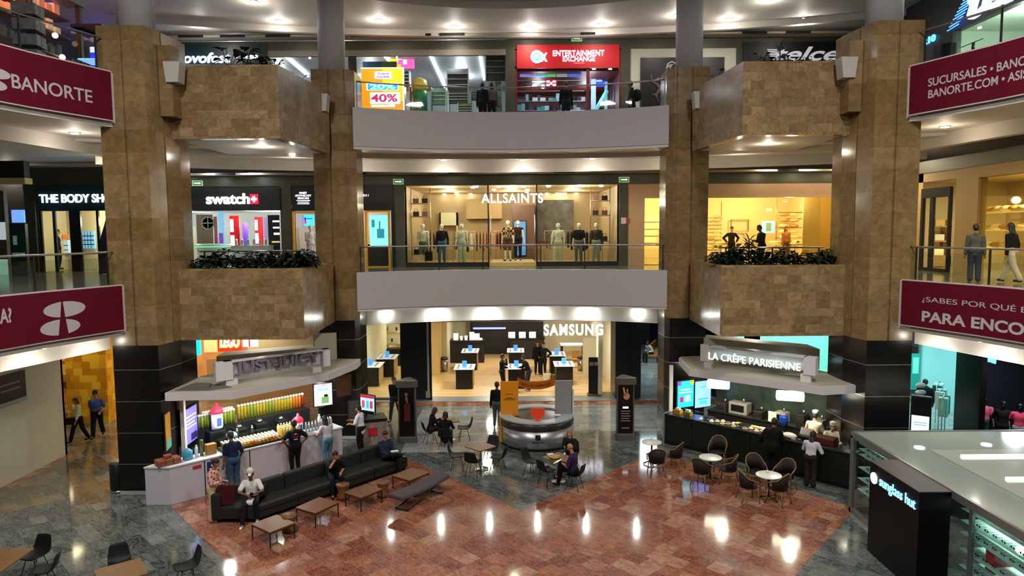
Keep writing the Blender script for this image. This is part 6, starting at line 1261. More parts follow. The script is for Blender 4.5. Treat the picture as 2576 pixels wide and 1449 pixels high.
# ================================================================ CREPE KIOSK
CA, CP = local(5.45, 24.45, 9.95, 19.8)
CL_ = math.dist((5.45, 24.45), (9.95, 19.8))
GRN = mat('counter_green', '#121a13', .4, spec=.3); CTOP = mat('counter_dark_top', '#2c2c27', .25)
t = thing('crepe_counter', 'long dark green counter of the crepe kiosk running diagonally on the right', 'counter', CP(0, 0, .006), CA)
MB().box(0, 0, 0, CL_, .6, 1.05).build('cabinet', GRN, t); MB().box(-.02, -.04, 1.05, CL_ + .02, .64, 1.09).build('counter_top', CTOP, t)
b = MB()
for k in range(1, 6): b.box(CL_ * k / 6 - .012, -.01, .1, CL_ * k / 6 + .012, 0, 1.05)
b.box(0, -.012, 0, CL_, 0, .1).build('joint_strip', BLACKM, t)
MB().box(-.05, -.05, 0, .0, .65, 1.1).build('end_panel', mat('end_grey', '#7f8280', .4), t)
t = thing('kiosk_canopy', 'grey white angled canopy of the crepe kiosk with name board', 'canopy')
cp = [(6.02, 24.9), (5.88, 22.85), (9.1, 20.05), (10.35, 20.3), (10.3, 22.0), (8.6, 25.4), (6.2, 25.15)]
MB().prism(cp, 2.78, 3.02).build('fascia', KCAN, t); MB().prism([(8.2 + (p[0] - 8.2) * .97, 22.6 + (p[1] - 22.6) * .97) for p in cp], 3.02, 3.03).build('roof_sheet', KTAN, t)
a0 = onz(1762, 867, 3.80); a1 = onz(2052, 901, 3.80); Lb = math.dist(a0, a1); A_, PC = local(*a0, *a1)
inframe(MB().box(0, 0, 0, .35, .25, .55).box(Lb - .35, 0, 0, Lb, .25, .55).box(.3, .2, .08, Lb - .3, .25, .5).box(.3, .0, .5, Lb - .3, .25, .55).box(.12, .04, -.24, .38, .2, 0).box(Lb - .45, .04, -.24, Lb - .15, .2, 0).build('name_board', mat('board_lilac_white', '#dedbe0', .4), t), (a0[0], a0[1], 3.26), A_)
o = text('LA CRÊPE PARISIENNE', Lb * .485, .24, Lb * .80, .30, glow('lit_mint_white', '#e4fff0', 1.1), Y=-.02, parent=t, ext=.02, bold=.0); inframe(o, (a0[0], a0[1], 3.26), A_)
t = thing('kiosk_upstand', 'tall beige box upstand behind the crepe kiosk name board', 'upstand')
MB().prism([(7.0, 25.2), (10.1, 22.6), (10.1, 23.6), (7.3, 25.9)], 3.03, 3.70).build('panel', mat('beige_upstand', '#bdb49a', .6), t)
MB().sph((9.2, 23.0, 3.25), (.18, .1, .1), 12).build('round_lamp', glow('lamp_ice', '#c8f4ff', 1.5), t)
for (x, y, nm) in ((5.72, 24.75, 'left'), (10.25, 20.05, 'right')): tag(MB().box(-.06, -.06, 0, .06, .06, 2.77).build('support_post', KCAN, None, (x, y, .006)), 'white support post at the %s end of the crepe canopy' % nm, 'post')
for nm, px0, py0, px1, py1, Y in (('left', 1780, 955, 1834, 978, 23.2), ('right', 1955, 984, 2020, 1008, 21.6)):
    x0, z0, x1, z1 = rect(px0, py0, px1, py1, Y); t = thing('warming_lamp', '%s glowing white box lamp hanging under the crepe canopy' % nm, 'lamp', ((x0 + x1) / 2, Y, (z0 + z1) / 2), CA * .4)
    MB().box(-(x1 - x0) / 2, -.15, -.14, (x1 - x0) / 2, .15, .14).build('diffuser', glow('lamp_box_glow', '#fff8d8', 7), t, bevel=.05); MB().box(-.02, -.02, .14, .02, .02, .26).build('hanger', CHROME, t)
area('kiosk_light', 7.2, 23.3, 2.72, .25, .25, 110, (1, .93, .72)); area('kiosk_light', 8.9, 21.7, 2.72, .25, .25, 110, (1, .93, .72))
TQ = glow('screen_turquoise', '#1aa8c8', 1.2); BL = glow('screen_lightblue', '#6f9cff', 1.4)
screen(1704, 955, 1744, 1021, 24.6, 24.9, 'menu_screen', 'turquoise menu screen at the left end of the crepe kiosk', TQ, [(.2, .65, .8, .69, LW), (.1, .55, .9, .58, LW), (.15, .2, .35, .4, MAG), (.45, .2, .8, .45, CY), (0, .85, .2, 1, mat('poster_violet', '#8a3ad0', .4, emit=.6)), (.8, .85, 1, 1, ORG)])
screen(1748, 955, 1787, 1021, 24.95, 25.25, 'menu_screen', 'pale blue menu screen beside the turquoise one', BL, [(.3, .75, .7, .79, SKY), (.2, .3, .8, .34, TEAL), (.3, .12, .75, .25, SKY)])
screen(2106, 990, 2157, 1068, 22.3, 20.9, 'menu_screen', 'blue double menu screen at the right end of the crepe kiosk', glow('screen_blue_deep', '#4a78e8', 1.2), [(.49, 0, .51, 1, BLACK)])
MARB = mat('green_marble_panel', '#3d4a42', .2, noise=.9, nscale=1.6)
t = thing('back_bar', 'dark back bar of the crepe kiosk with a green marble splashback', 'counter', CP(0, 0, .006), CA)
MB().box(.6, 1.9, 0, CL_ - .4, 2.5, .95).build('cabinet', mat('bar_dark', '#15140f', .4), t); MB().box(.6, 2.5, .95, CL_ - .4, 2.56, 2.1).build('splashback', MARB, t); MB().box(.6, 1.86, .95, CL_ - .4, 2.5, 1.0).build('worktop', CHROME, t)
FD = [mat('food_%d' % i, c, .5) for i, c in enumerate(('#e8d8b0', '#d8a040', '#a86a34', '#f0e8d8', '#c8b070'))]
for i in range(26):
    x = 1.35 + i * .135; y = .16 + .14 * (i % 3)
    t = thing('pastry_plate', 'plate of pastry on the crepe kiosk counter', 'plate', CP(x, y, 1.10), CA, 'plates of pastry on the crepe counter')
    MB().lathe([(.05, 0), (.085, .012), (.08, .016)], n=16).build('plate', mat('plate_white', '#d8d4c4', .3), t); MB().sph((0, 0, .035), (.06, .045, .035), 10).build('pastry', FD[i % 5], t)
for i in range(6): tag(MB().box(-.12, -.09, 0, .12, .09, .06).build('food_tray', FD[(1, 3, 1, 0, 1, 3)[i]], None, CP(2.6 + i * .27, .48, 1.10), CA, bevel=.01), 'rectangular tray of filling at the back edge of the crepe counter', 'tray', 'trays of filling on the crepe counter')
for i, x in enumerate((1.9, 3.2)): 
    t = thing('crepe_griddle', 'round dark crepe griddle, %s of two on the counter' % ('left', 'right')[i], 'griddle', CP(x - .35, .36, 1.10), CA); MB().lathe([(.2, 0), (.2, .06)], n=24).build('base', CHROME, t); MB().lathe([(.21, .06), (.21, .075)], n=24).build('hot_plate', BLACKM, t)
tag(MB().box(-.3, -.05, 0, .3, .05, .28).build('glass_sneeze_guard', glass('clear_glass2', '#dff0ea', .2), None, CP(1.0, .1, 1.10), CA), 'low glass guard at the left of the crepe counter', 'glass guard')
for i, (x, c) in enumerate(((.35, '#a8823a'), (.75, '#8a6a2a'))): 
    t = thing('wooden_caddy', 'small wooden caddy of napkins, %s at the left end of the crepe counter' % ('outer', 'inner')[i], 'caddy', CP(x, .3, 1.10), CA); MB().box(-.13, -.1, 0, .13, .1, .14).build('box', mat('caddy_%d' % i, c, .6), t); MB().box(-.08, -.05, .14, .08, .05, .2).build('napkins', mat('napkin', '#d8d8cc', .7), t)
for i, (x, w_, h_, c, nm) in enumerate(((1.1, .35, .30, '#3a2a22', 'dark oven'), (1.75, .7, .42, '#8a8478', 'steel glass-fronted warmer'), (2.5, .35, .25, '#1c1814', 'black coffee grinder'), (3.3, .4, .35, '#9a9284', 'grey ice bin'), (4.0, .3, .4, '#20201e', 'black coffee machine'), (4.6, .35, .34, '#6a5a4a', 'brown syrup rack'), (5.3, .5, .3, '#2a2622', 'dark toaster'))):
    t = thing('kitchen_appliance', nm + ' on the crepe kiosk back bar', 'appliance', CP(x, 2.15, 1.01), CA); MB().box(-w_ / 2, -.2, 0, w_ / 2, .2, h_).build('housing', mat('app_%d' % i, c, .35), t, bevel=.02); MB().box(-w_ * .35, -.215, h_ * .25, w_ * .35, -.2, h_ * .8).build('front_panel', BLACK if i % 2 else CHROME, t); MB().cyl((w_ * .2, 0, h_), .04, .14, 10).build('jar_on_top', CHROME, t)
tag(MB().lathe([(.13, 0), (.15, .3), (.15, .32)], n=16).tube([(-.14, 0, .3), (-.1, 0, .42), (.1, 0, .42), (.14, 0, .3)], .01).build('bucket', mat('bucket_blue', '#1a3a9a', .3), None, CP(3.55, 1.75, 1.0)), 'blue bucket on the crepe back bar', 'bucket')
tag(MB().box(-.14, -.01, 0, .14, .01, .36).build('clipboard', mat('plate_white', '#d8d4c4', .3), None, CP(3.1, 1.85, 1.02), CA), 'white clipboard sheet hanging left of the blue bucket', 'clipboard')
t = thing('till', 'black till with angled display near the right of the crepe counter', 'till', CP(4.85, .4, 1.10), CA); MB().box(-.2, -.15, 0, .2, .15, .12).build('drawer', BLACK, t); MB().box(-.2, .0, .14, .2, .03, .36, 0, Matrix.Rotation(-.5, 4, 'X')).build('display', mat('till_face', '#9a948c', .4), t)
tag(MB().sph((0, 0, .08), (.24, .14, .09), 12).build('bread_bundle', FD[3], None, CP(4.45, .2, 1.10), CA), 'pale bundle of bread between the customer in black and the till', 'bread')
tag(MB().box(-.12, -.006, 0, .12, .006, .32).build('menu_card', glass('acrylic', '#e8f0f0', .3), None, CP(5.95, .2, 1.10), CA), 'clear acrylic card holder at the right of the crepe counter', 'card holder')
tag(MB().box(-.35, -.2, 0, .35, .2, .22).build('pastry_box', mat('box_maroon', '#4a1a14', .4), None, CP(5.45, .38, 1.10), CA, bevel=.02), 'maroon box on the crepe counter in front of the cook in the white cap', 'box')
# ================================================================ INFORMATION DESK
IC = (.86, 24.75)
t = thing('information_desk', 'round silver information desk with orange and grey upright panels in the hall centre', 'desk', (*IC, .002))
SILV = mat('brushed_silver', '#a8aaac', .35, metal=.85)
MB().lathe([(1.22, 0), (1.22, .1)], n=64).build('plinth', BLACK, t)
R_ = MB(); n = 64
MB().lathe([(1.27, .1), (1.30, .12), (1.30, .72)], n=64).build('silver_drum', SILV, t)
MB().lathe([(1.30, .72), (1.33, .74), (1.33, .98), (1.28, 1.0)], n=64).build('dark_band', mat('band_brown', '#2f2923', .35), t)
ring = MB(); v = []; fs = []
for i in range(65):
    a = 2 * PI * i / 64
    for r, z in ((.92, 1.0), (.92, 1.05), (1.36, 1.05), (1.36, 1.0)): v.append((r * math.cos(a), r * math.sin(a), z))
for i in range(64):
    for k in range(4): fs.append((i * 4 + k, i * 4 + (k + 1) % 4, i * 4 + 4 + (k + 1) % 4, i * 4 + 4 + k))
ring.add(v, fs, 0, False).build('ring_top', mat('ring_white', '#aeb8b8', .2), t)
ORP = mat('orange_panel', '#d98a10', .4)
def curved(a0, a1, r, z0, z1, th, m, name, zf=None):
    mb = MB(); N = 20; v = []; fs = []
    for i in range(N + 1):
        a = math.radians(a0 + (a1 - a0) * i / N); d = zf(i / N) if zf else 0
        for rr_, z in ((r, z0 + d), (r, z1 + d), (r + th, z1 + d), (r + th, z0 + d)): v.append((rr_ * math.cos(a), rr_ * math.sin(a), z))
    for i in range(N):
        for k in range(4): fs.append((i * 4 + k, i * 4 + (k + 1) % 4, i * 4 + 4 + (k + 1) % 4, i * 4 + 4 + k))
    fs += [(0, 1, 2, 3), (N * 4 + 3, N * 4 + 2, N * 4 + 1, N * 4)]
    return mb.add(v, fs).build(name, m, t)
MB().box(-1.30, -.15, .05, -.66, -.08, 2.25).build('orange_panel', ORP, t); MB().box(.66, -.15, 1.05, 1.28, -.08, 2.27).build('grey_panel', mat('grey_upright', '#8a8a88', .4), t)
MB().box(1.26, -.15, .1, 1.34, -.08, 1.95).build('white_edge', mat('white_edge', '#c9c9c4', .4), t); MB().box(-1.34, -.35, .1, -1.26, -.15, 1.0).build('orange_edge', ORP, t)
curved(140, 40, .86, 1.72, 2.02, .04, mat('orange_arch', '#b5600f', .4), 'header_arch', lambda u: .22 * (2 * u - 1) ** 2 + .0)
o = text('MÓDULO DE INFORMACIÓN', 0, 0, 1.2, .13, mat('arch_letters', '#5a2a08', .5), ext=.004)
for v_ in o.data.vertices:
    x = v_.co.x; a = PI / 2 - x / .86; u = (math.degrees(a) - 40) / 100; v_.co = Vector((.85 * math.cos(a), .85 * math.sin(a), v_.co.z + 1.87 + .22 * (2 * u - 1) ** 2))
o.parent = t
for z, w_ in ((1.78, .13), (1.66, .1), (1.62, .18), (1.58, .21)): MB().box(-.98 - w_, -.156, z, -.98 + w_, -.15, z + .018).build('text_line', mat('panel_letters', '#5a3a08', .5), t)
MB().box(-.09, -1.325, .45, .09, -1.30, .62).build('logo_square', BLACK, t)
MB().add([(-.06, -1.33, .49), (-.04, -1.33, .49), (.06, -1.33, .58), (.04, -1.33, .58)], [(0, 1, 2, 3)]).build('logo_stroke', SILV, t)
text('Santa Fe', 0, .38, .42, .09, BLACK, Y=-1.325, parent=t, ext=.004)
tag(MB().box(-.24, -.02, 0, .24, .03, .30).box(-.08, 0, -.12, .08, .02, 0).box(-.15, -.06, -.14, .15, .1, -.12).build('desk_monitor', mat('monitor_orange', '#d8421a', .4, emit=.12), None, (IC[0], 23.75, 1.192)), 'orange-red monitor standing on the information desk', 'monitor')
# ---------------------------------------------------------------- advertising totems
def totem(px, x, y, label, skin, text_=False):
    t = thing('advertising_totem', label, 'totem', (x, y, .003), 0)
    tri = [(.36 * math.cos(a), .36 * math.sin(a)) for a in [math.radians(k) for k in (-105, -75, -80 + 95, 15 + 10, 155, 165)]]
    tri = [(-.36, -.2), (-.3, -.26), (.3, -.26), (.36, -.2), (.06, .3), (-.06, .3)]
    G = mat('totem_grey', '#6e6a62', .35, metal=.6)
    MB().prism(tri, 0, .22).prism([(a * 1.12, b * 1.12) for a, b in tri], 2.05, 2.3).build('base_and_crown', G, t, bevel=.01)
    MB().prism([(a * .92, b * .92) for a, b in tri], .22, 2.05).build('core', G, t)
    MB().box(-.27, -.262, .26, .27, -.245, 2.02).build('poster', mat('totem_black', '#0a0908', .25), t)
    b = MB()
    if not text_: b.tube([(-.02, -.265, 1.72), (.0, -.265, 1.6), (.02, -.265, 1.45)], [.03, .05, .05]).sph((-.01, -.265, 1.78), (.06, .01, .08)).build('portrait_skin', mat('print_skin', skin, .5), t); MB().prism([(-.1, -.27), (.12, -.27), (.12, -.262), (-.1, -.262)], .8, 1.45).build('portrait_dress', mat('print_red_dress', '#4a0f0a', .5, noise=.5, nscale=12), t)
    else:
        b.tube([(-.08, -.265, 1.95), (-.05, -.265, 1.75), (.0, -.265, 1.66)], .035).tube([(.06, -.265, 1.9), (.05, -.265, 1.7)], .025).sph((.03, -.265, 1.62), (.12, .01, .13)).build('portrait_skin', mat('print_skin2', '#b07a5a', .5), t)
        MB().box(-.10, -.268, 1.18, .10, -.262, 1.24).build('heading_line', LW, t)
        for k in range(5): MB().box(-.17, -.268, 1.06 - k * .09, .17 - .04 * (k % 2), -.262, 1.09 - k * .09).build('text_line', mat('line_grey', '#7a7672', .5), t)
        MB().box(-.14, -.268, .43, .14, -.262, .47).build('text_line', mat('line_grey', '#7a7672', .5), t)
    return t
totem(0, -3.82, 24.9, 'grey metal advertising totem with a figure in red, left of the information desk', '#6a4a38')
totem(0, 4.1, 25.1, 'grey metal advertising totem with a perfume-style poster, right of the information desk', '#b07a5a', True)
# ---------------------------------------------------------------- bin by the left column
t = thing('waste_bin', 'tall black waste bin with a steel side bar beside the left outer column', 'bin', (-11.75, 20.15, .003))
MB().lathe([(.2, .06), (.22, .1), (.22, .85), (.2, .87)], n=24).build('drum', BLACK, t); MB().lathe([(.21, 0), (.21, .06)], n=24).build('foot', CHROME, t); MB().box(.19, -.1, .2, .24, -.04, .8).build('steel_bar', CHROME, t); MB().box(-.1, -.2, .87, .2, .1, .95).build('flap', CHROME, t)
# ================================================================ SUNGLASSES KIOSK
GW = mat('kiosk_grey_frame', '#7c807c', .35, metal=.5); x0k, x1k, y0k, y1k = 9.12, 14.4, 10.2, 18.3
t = thing('sunglasses_kiosk', 'glass walled sunglasses kiosk with a pale glossy roof at the lower right corner', 'kiosk', (0, 0, .003))
MB().box(x0k, y0k, 2.08, x1k, y1k, 2.2).build('roof', mat('roof_pale_gloss', '#8f9a90', .12, spec=.7), t)
MB().box(x0k - .03, y0k, 2.05, x0k + .04, y1k + .03, 2.22).box(x0k, y1k - .04, 2.05, x1k, y1k + .03, 2.22).box(x1k - .04, y0k, 2.05, x1k + .03, y1k, 2.22).box(x0k - .03, y1k - .08, 0, x0k + .08, y1k + .03, 2.1).box(x0k - .03, y0k, 0, x0k + .08, y1k, .14).box(x0k, y1k - .06, 0, x1k, y1k + .02, .14).box(x1k - .1, y1k - .08, 0, x1k, y1k, 2.1).box(x0k, 13.4, .14, x0k + .06, 13.5, 2.1).build('frame', GW, t)
MB().box(x0k, y0k, .14, x0k + .012, y1k, 2.06).build('glass_wall', CLEAR, t); MB().box(x0k, y1k - .02, .14, x1k, y1k, 2.06).build('glass_wall', CLEAR, t)
MB().box(x0k + .1, 15.95, .1, x0k + 1.1, 16.1, 2.05).box(x0k + 2.5, y0k, .1, x0k + 2.6, 18.1, 2.05).build('inner_wall', mat('kiosk_inner_dark', '#15181a', .4), t)
MB().box(10.2, 13.0, 2.2, 14.4, 16.6, 2.24).build('raised_roof_panel', mat('roof_panel_pale', '#a8b0a6', .15, spec=.7), t)
for y in (14.55, 16.05): tag(MB().box(10.6, y - .05, 2.25, 14.3, y + .05, 2.29).build('roof_strip_light', glow('strip_pale', '#e8fff0', 2.2)), '%s white strip light on the sunglasses kiosk roof' % ('nearer' if y < 15 else 'farther'), 'strip light')
for i in range(2): tag(MB().lathe([(.12, 0), (.12, .02)], n=16).build('roof_spot', glow('roof_spot_glow', '#ffffff', 3), None, ((10.1, 16.9, 2.205), (11.9, 17.1, 2.205))[i]), '%s small round light set in the kiosk roof' % ('left', 'right')[i], 'light')
t = thing('sign_pillar', 'black box pillar with glowing blue-white name on the side of the sunglasses kiosk', 'sign pillar', (0, 0, .003))
BK = mat('gloss_black_panel', '#030304', .5, spec=.15); MB().box(8.42, 14.02, 0, 9.08, 16.0, 2.18).build('box', BK, t); MB().box(8.40, 14.0, 2.18, 9.09, 16.02, 2.2).build('top_sheet', mat('top_grey', '#4b4746', .5), t)
SGW = glow('sign_sky_white', '#7fc8ff', 2)
RXk = Matrix.Translation((8.405, 0, 0)) @ Matrix.Rotation(-PI / 2, 4, 'Z')
ya, za = onx(2212, 1212, 8.4); yb, zb = onx(2302, 1270, 8.4); zm = (za + zb) / 2
o = text('sunglass hut', 0, 0, ya - yb, .30, SGW, ext=.01, bold=.0, centre=False); o.data.transform(Matrix.Translation((8.405, ya, zm - .02)) @ Matrix.Rotation(-PI / 2, 4, 'Z')); o.parent = t
yc, zc_ = onx(2197, 1203, 8.4); MB().lathe([(.13, 0), (.13, .02)], n=28, X=Matrix.Translation((8.42, yc, zc_)) @ Matrix.Rotation(-PI / 2, 4, 'Y')).build('logo_disc', glow('disc_cool', '#f4fbff', 6), t)
LNS = mat('lens_dark', '#0c0c10', .1); n_ = 0
for yy0, yy1, zs, nm in ((16.25, 18.15, (1.95, 1.8, 1.65, 1.3, 1.0, .7), 'far'), (11.2, 13.9, (1.9, 1.65, 1.4, 1.05, .7), 'near')):
    for z in zs:
        t = thing('glass_shelf', 'thin glass shelf at the %s kiosk end' % nm, 'shelf', (x0k + .35, (yy0 + yy1) / 2, z), 0, 'glass shelves at the %s end of the sunglasses kiosk' % nm)
        MB().box(-.25, -(yy1 - yy0) / 2, -.01, .25, (yy1 - yy0) / 2, 0).build('shelf_board', mat('shelf_glass_pale', '#9fc4b8', .1, emit=.08), t)
        k = int((yy1 - yy0) / .24)
        for i in range(k):
            yy = yy0 + .15 + i * .24; g_ = MB().sph((0, -.035, .03), (.008, .03, .024), 8).sph((0, .035, .03), (.008, .03, .024), 8).tube([(0, -.065, .04), (.12, -.07, .03)], .004).tube([(0, .065, .04), (.12, .07, .03)], .004)
            tag(g_.build('sunglasses', LNS, None, (x0k + .2, yy, z)), 'pair of sunglasses at the %s kiosk end' % nm, 'sunglasses', 'sunglasses at the %s end' % nm)
area('kiosk_inner_light', 9.6, 17.0, 2.0, .3, .6, 90, (.8, 1, .95)); area('kiosk_inner_light', 9.9, 13.0, 2.02, .3, .6, 90, (.85, 1, .95))
tag(MB().box(9.35, 13.05, .9, 9.85, 13.3, 1.3).build('red_panel', mat('red_card', '#a8141c', .4)), 'red card inside the near end of the sunglasses kiosk', 'card')
tag(MB().box(10.0, 11.0, .1, 11.2, 12.4, .95).build('white_cabinet', mat('cab_mint_white', '#a8c4b8', .4), bevel=.02), 'white cabinet inside the sunglasses kiosk at the frame corner', 'cabinet')
tag(MB().tube([(10.5, 12.6, .1), (10.5, 12.6, 2.0)], .04).build('inner_post', DSTEEL), 'steel post inside the sunglasses kiosk', 'post')
for i in range(2): tag(MB().lathe([(.12, 0), (.14, .05), (.1, .08)], n=16).build('ceiling_lamp', glow('lamp_inner', '#e8fff4', 4), None, (9.85 + .25 * i, 12.9 - .5 * i, 1.96)), 'bright round lamp inside the near end of the sunglasses kiosk', 'lamp', 'round lamps inside the sunglasses kiosk')
# ================================================================ FURNITURE
SOF = mat('charcoal_fabric', '#262625', .9, spec=.2, noise=.2, nscale=30)
SA, SP = local(-6.8, 17.72, -3.35, 21.85)
t = thing('sofa', 'long charcoal modular sofa standing diagonally in front of the juice counter', 'sofa', (-6.8, 17.72, .003), SA)
sl = 5.35
for i in range(4):
    a, b_ = sl * i / 4, sl * (i + 1) / 4
    MB().box(a + .01, .02, .1, b_ - .01, .78, .28).build('seat_base', SOF, t, bevel=.02); MB().box(a + .01, 0, .28, b_ - .01, .68, .43).build('seat_cushion', SOF, t, bevel=.04, seg=3)
    if i != 0 or True: MB().box(a + .015 + (.25 if i == 0 else 0), .66, .28, b_ - .015, .90, .82).build('back_cushion', SOF, t, bevel=.05, seg=3)
MB().box(.05, .1, 0, sl - .05, .75, .1).build('plinth', BLACKM, t)
RA = Matrix.Rotation(-SA, 4, 'Z')
MB().box(-1.0, .05, .1, .05, .95, .43, 0, RA).build('corner_seat', SOF, t, bevel=.04, seg=3); MB().box(-1.15, .0, .1, -.9, 1.05, .80, 0, RA).build('corner_arm', SOF, t, bevel=.05, seg=3); MB().box(-.95, .85, .28, .0, 1.1, .74, 0, RA).build('corner_back', SOF, t, bevel=.05, seg=3)
TEAK = mat('teak_top', '#6e451a', .5, noise=.3, nscale=9); IRON = mat('black_iron', '#15120f', .5)
for i, (x, y, w_, d_, r) in enumerate(((-6.0, 16.82, .72, .82, .90), (-5.22, 17.98, .84, .74, 1.02), (-4.2, 18.97, .80, .68, .93), (-3.07, 20.3, .84, .74, .93))):
    t = thing('coffee_table', 'low wooden coffee table, %s in the row before the sofa' % ('nearest', 'second', 'third', 'farthest')[i], 'table', (x, y, .004), r)
    MB().box(-w_ / 2, -d_ / 2, .37, w_ / 2, d_ / 2, .41).build('table_top', TEAK, t, bevel=.005)
    MB().box(-w_ / 2 + .01, -d_ / 2 + .01, .345, w_ / 2 - .01, d_ / 2 - .01, .37).build('apron', IRON, t)
    for sx in (-1, 1):
        for sy in (-1, 1): MB().box(sx * (w_ / 2 - .02) - .012, sy * (d_ / 2 - .02) - .012, 0, sx * (w_ / 2 - .02) + .012, sy * (d_ / 2 - .02) + .012, .35).build('leg', IRON, t)
for i, (px, py) in enumerate(((860, 1222), (962, 1216), (712, 1302))):
    x, y = onz(px, py, .42); t = tag(MB().lathe([(.19, 0), (.18, .1), (.13, .22), (.18, .38), (.19, .44)], n=20).build('drum_stool', TEAK, None, (x + (.12 if i == 2 else 0), y + (.12 if i == 2 else .1), .004)), 'hourglass wooden stool, %s' % ('beside the man leaning on his hand', 'behind the third coffee table', 'behind the nearest coffee table')[i], 'stool')
t = thing('bench', 'grey upholstered bench on crossed wooden legs at the end of the coffee tables', 'bench', (-2.66, 19.25, .004), 1.01)
c = MB(); n = 16; v = []; fs = []
for i in range(n + 1):
    x = -1.05 + 2.1 * i / n; dz = .06 * (2 * i / n - 1) ** 2
    for y, z in ((-.26, .33), (-.28, .38), (-.25, .45), (.25, .45), (.28, .38), (.26, .33)): v.append((x, y, z + dz))
for i in range(n):
    for k in range(6): fs.append((i * 6 + k, i * 6 + 6 + k, i * 6 + 6 + (k + 1) % 6, i * 6 + (k + 1) % 6))
fs += [(0, 1, 2, 3, 4, 5), tuple(n * 6 + k for k in (5, 4, 3, 2, 1, 0))]
c.add(v, fs, 0, True).build('cushion', mat('grey_felt', '#4d484c', .9, spec=.2), t, bevel=.02)
for y in (-.17, .17):
    MB().tube([(-.75, y, .03), (.55, y, .30)], .025).build('leg', mat('dark_walnut', '#3a2412', .5), t); MB().tube([(.75, y, .03), (-.45, y, .30)], .025).build('leg', mat('dark_walnut', '#3a2412', .5), t)
[MB().box(q, -.22, 0, q + .1, .22, .05).build('foot_bar', mat('dark_walnut', '#3a2412', .5), t) for q in (-.8, .7)]; MB().box(-.8, -.03, .30, .8, .03, .35).build('rail', mat('dark_walnut', '#3a2412', .5), t)
SHELL = mat('chair_shell_black', '#0d0d0e', .55, spec=.3)
ch0 = [None]
def chair(x, y, rz, label):
    """bucket chair; faces -y when rz is 0"""
    if ch0[0] is not None: return dup(ch0[0], (x, y, .004), rz, label, 'black bucket chairs')
    t = thing('bucket_chair', label, 'chair', (x, y, .004), rz, 'black bucket chairs'); ch0[0] = t
    prof = [(-.24, .44, .20), (-.2, .455, .22), (-.05, .43, .235), (.10, .425, .235), (.19, .46, .23), (.24, .55, .22), (.28, .68, .20), (.31, .82, .17)]
    m = MB(); v = []; fs = []; n = 8
    for y_, z_, w_ in prof:
        for k in range(n + 1):
            u = -1 + 2 * k / n; lift = .05 * abs(u) ** 3; v.append((u * w_, y_ - (.03 * abs(u) ** 2 if z_ > .5 else 0), z_ + (lift if z_ < .5 else 0)))
    for j in range(len(prof) - 1):
        for k in range(n): a = j * (n + 1) + k; fs.append((a, a + 1, a + n + 2, a + n + 1))
    o = m.add(v, fs, 0, True).build('seat_shell', SHELL, t); s_ = o.modifiers.new('thick', 'SOLIDIFY'); s_.thickness = .025; s2 = o.modifiers.new('sub', 'SUBSURF'); s2.levels = s2.render_levels = 1
    for sx in (-1, 1):
        for sy in (-1, 1): MB().tube([(sx * .12, sy * .1, .42), (sx * .21, sy * .2, 0)], .011).build('leg', DSTEEL, t)
    return t
WTOPM = mat('oak_cafe_top', '#7a5628', .5, noise=.35, nscale=6)
def cafe(x, y, rz, label, s=.72):
    t = thing('cafe_table', label, 'table', (x, y, .004), rz)
    MB().box(-s / 2, -s / 2, .71, s / 2, s / 2, .745).build('table_top', WTOPM, t, bevel=.004); MB().cyl((0, 0, .02), .04, .69, 16).build('column', CHROME, t); MB().lathe([(.24, 0), (.23, .02), (.05, .035)], n=28).build('base', CHROME, t); MB().box(-.2, -.2, .695, .2, .2, .71).build('top_plate', DSTEEL, t)
def face(x, y, tx, ty): return math.atan2(tx - x, -(ty - y))          # rz so that local -y points at the target
def chairat(px, py, z, tx, ty, label):
    x, y = onz(px, py, z); return chair(x, y, face(x, y, tx, ty), label)
cafe(-1.05, 21.87, .78, 'square wooden cafe table with four black chairs, between bench and information desk')
for px, py, lb in ((1150, 1146, 'left of the centre cafe table'), (1191, 1160, 'before the centre cafe table, back to the camera'), (1233, 1128, 'behind the centre cafe table'), (1252, 1150, 'right of the centre cafe table')): chairat(px, py, .45, -1.05, 21.87, 'black bucket chair ' + lb)
T2x, T2y = onz(1130, 1058, .74); cafe(T2x, T2y, .5, 'square wooden cafe table of the two seated women near the left totem', .6)
chairat(1168, 1076, .45, T2x, T2y, 'empty black bucket chair right of the two seated women')
cafe(1.37, 20.72, .70, 'square wooden cafe table right of the information desk, with a paper bag')
for px, py, lb in ((1338, 1160, 'left of the right cafe table, by the desk'), (1377, 1182, 'before the right cafe table, back to the camera')): chairat(px, py, .45, 1.37, 20.72, 'black bucket chair ' + lb)
cafe(-11.1, 14.25, .04, 'square wooden cafe table cut by the left edge of the frame', 1.1)
cafe(-8.05, 13.72, .66, 'square wooden cafe table at the bottom edge of the frame', .86)
x, y = onz(80, 1402, .45); chair(x, y + .1, face(x, y, -10.9, 14.0), 'black bucket chair behind the cafe table at the left edge')
x, y = onz(112, 1428, .45); chair(x + .05, y - .1, face(x, y, -11.2, 13.8) - .3, 'black bucket chair right of the cafe table at the left edge')
x, y = onz(302, 1425, .45); chair(x - .05, y + .1, face(x, y, -7.9, 13.6), 'black bucket chair left of the cafe table at the bottom edge')
x, y = onz(462, 1425, .45); chair(x + .05, y + .0, face(x, y, -8.2, 13.7), 'black bucket chair right of the cafe table at the bottom edge')
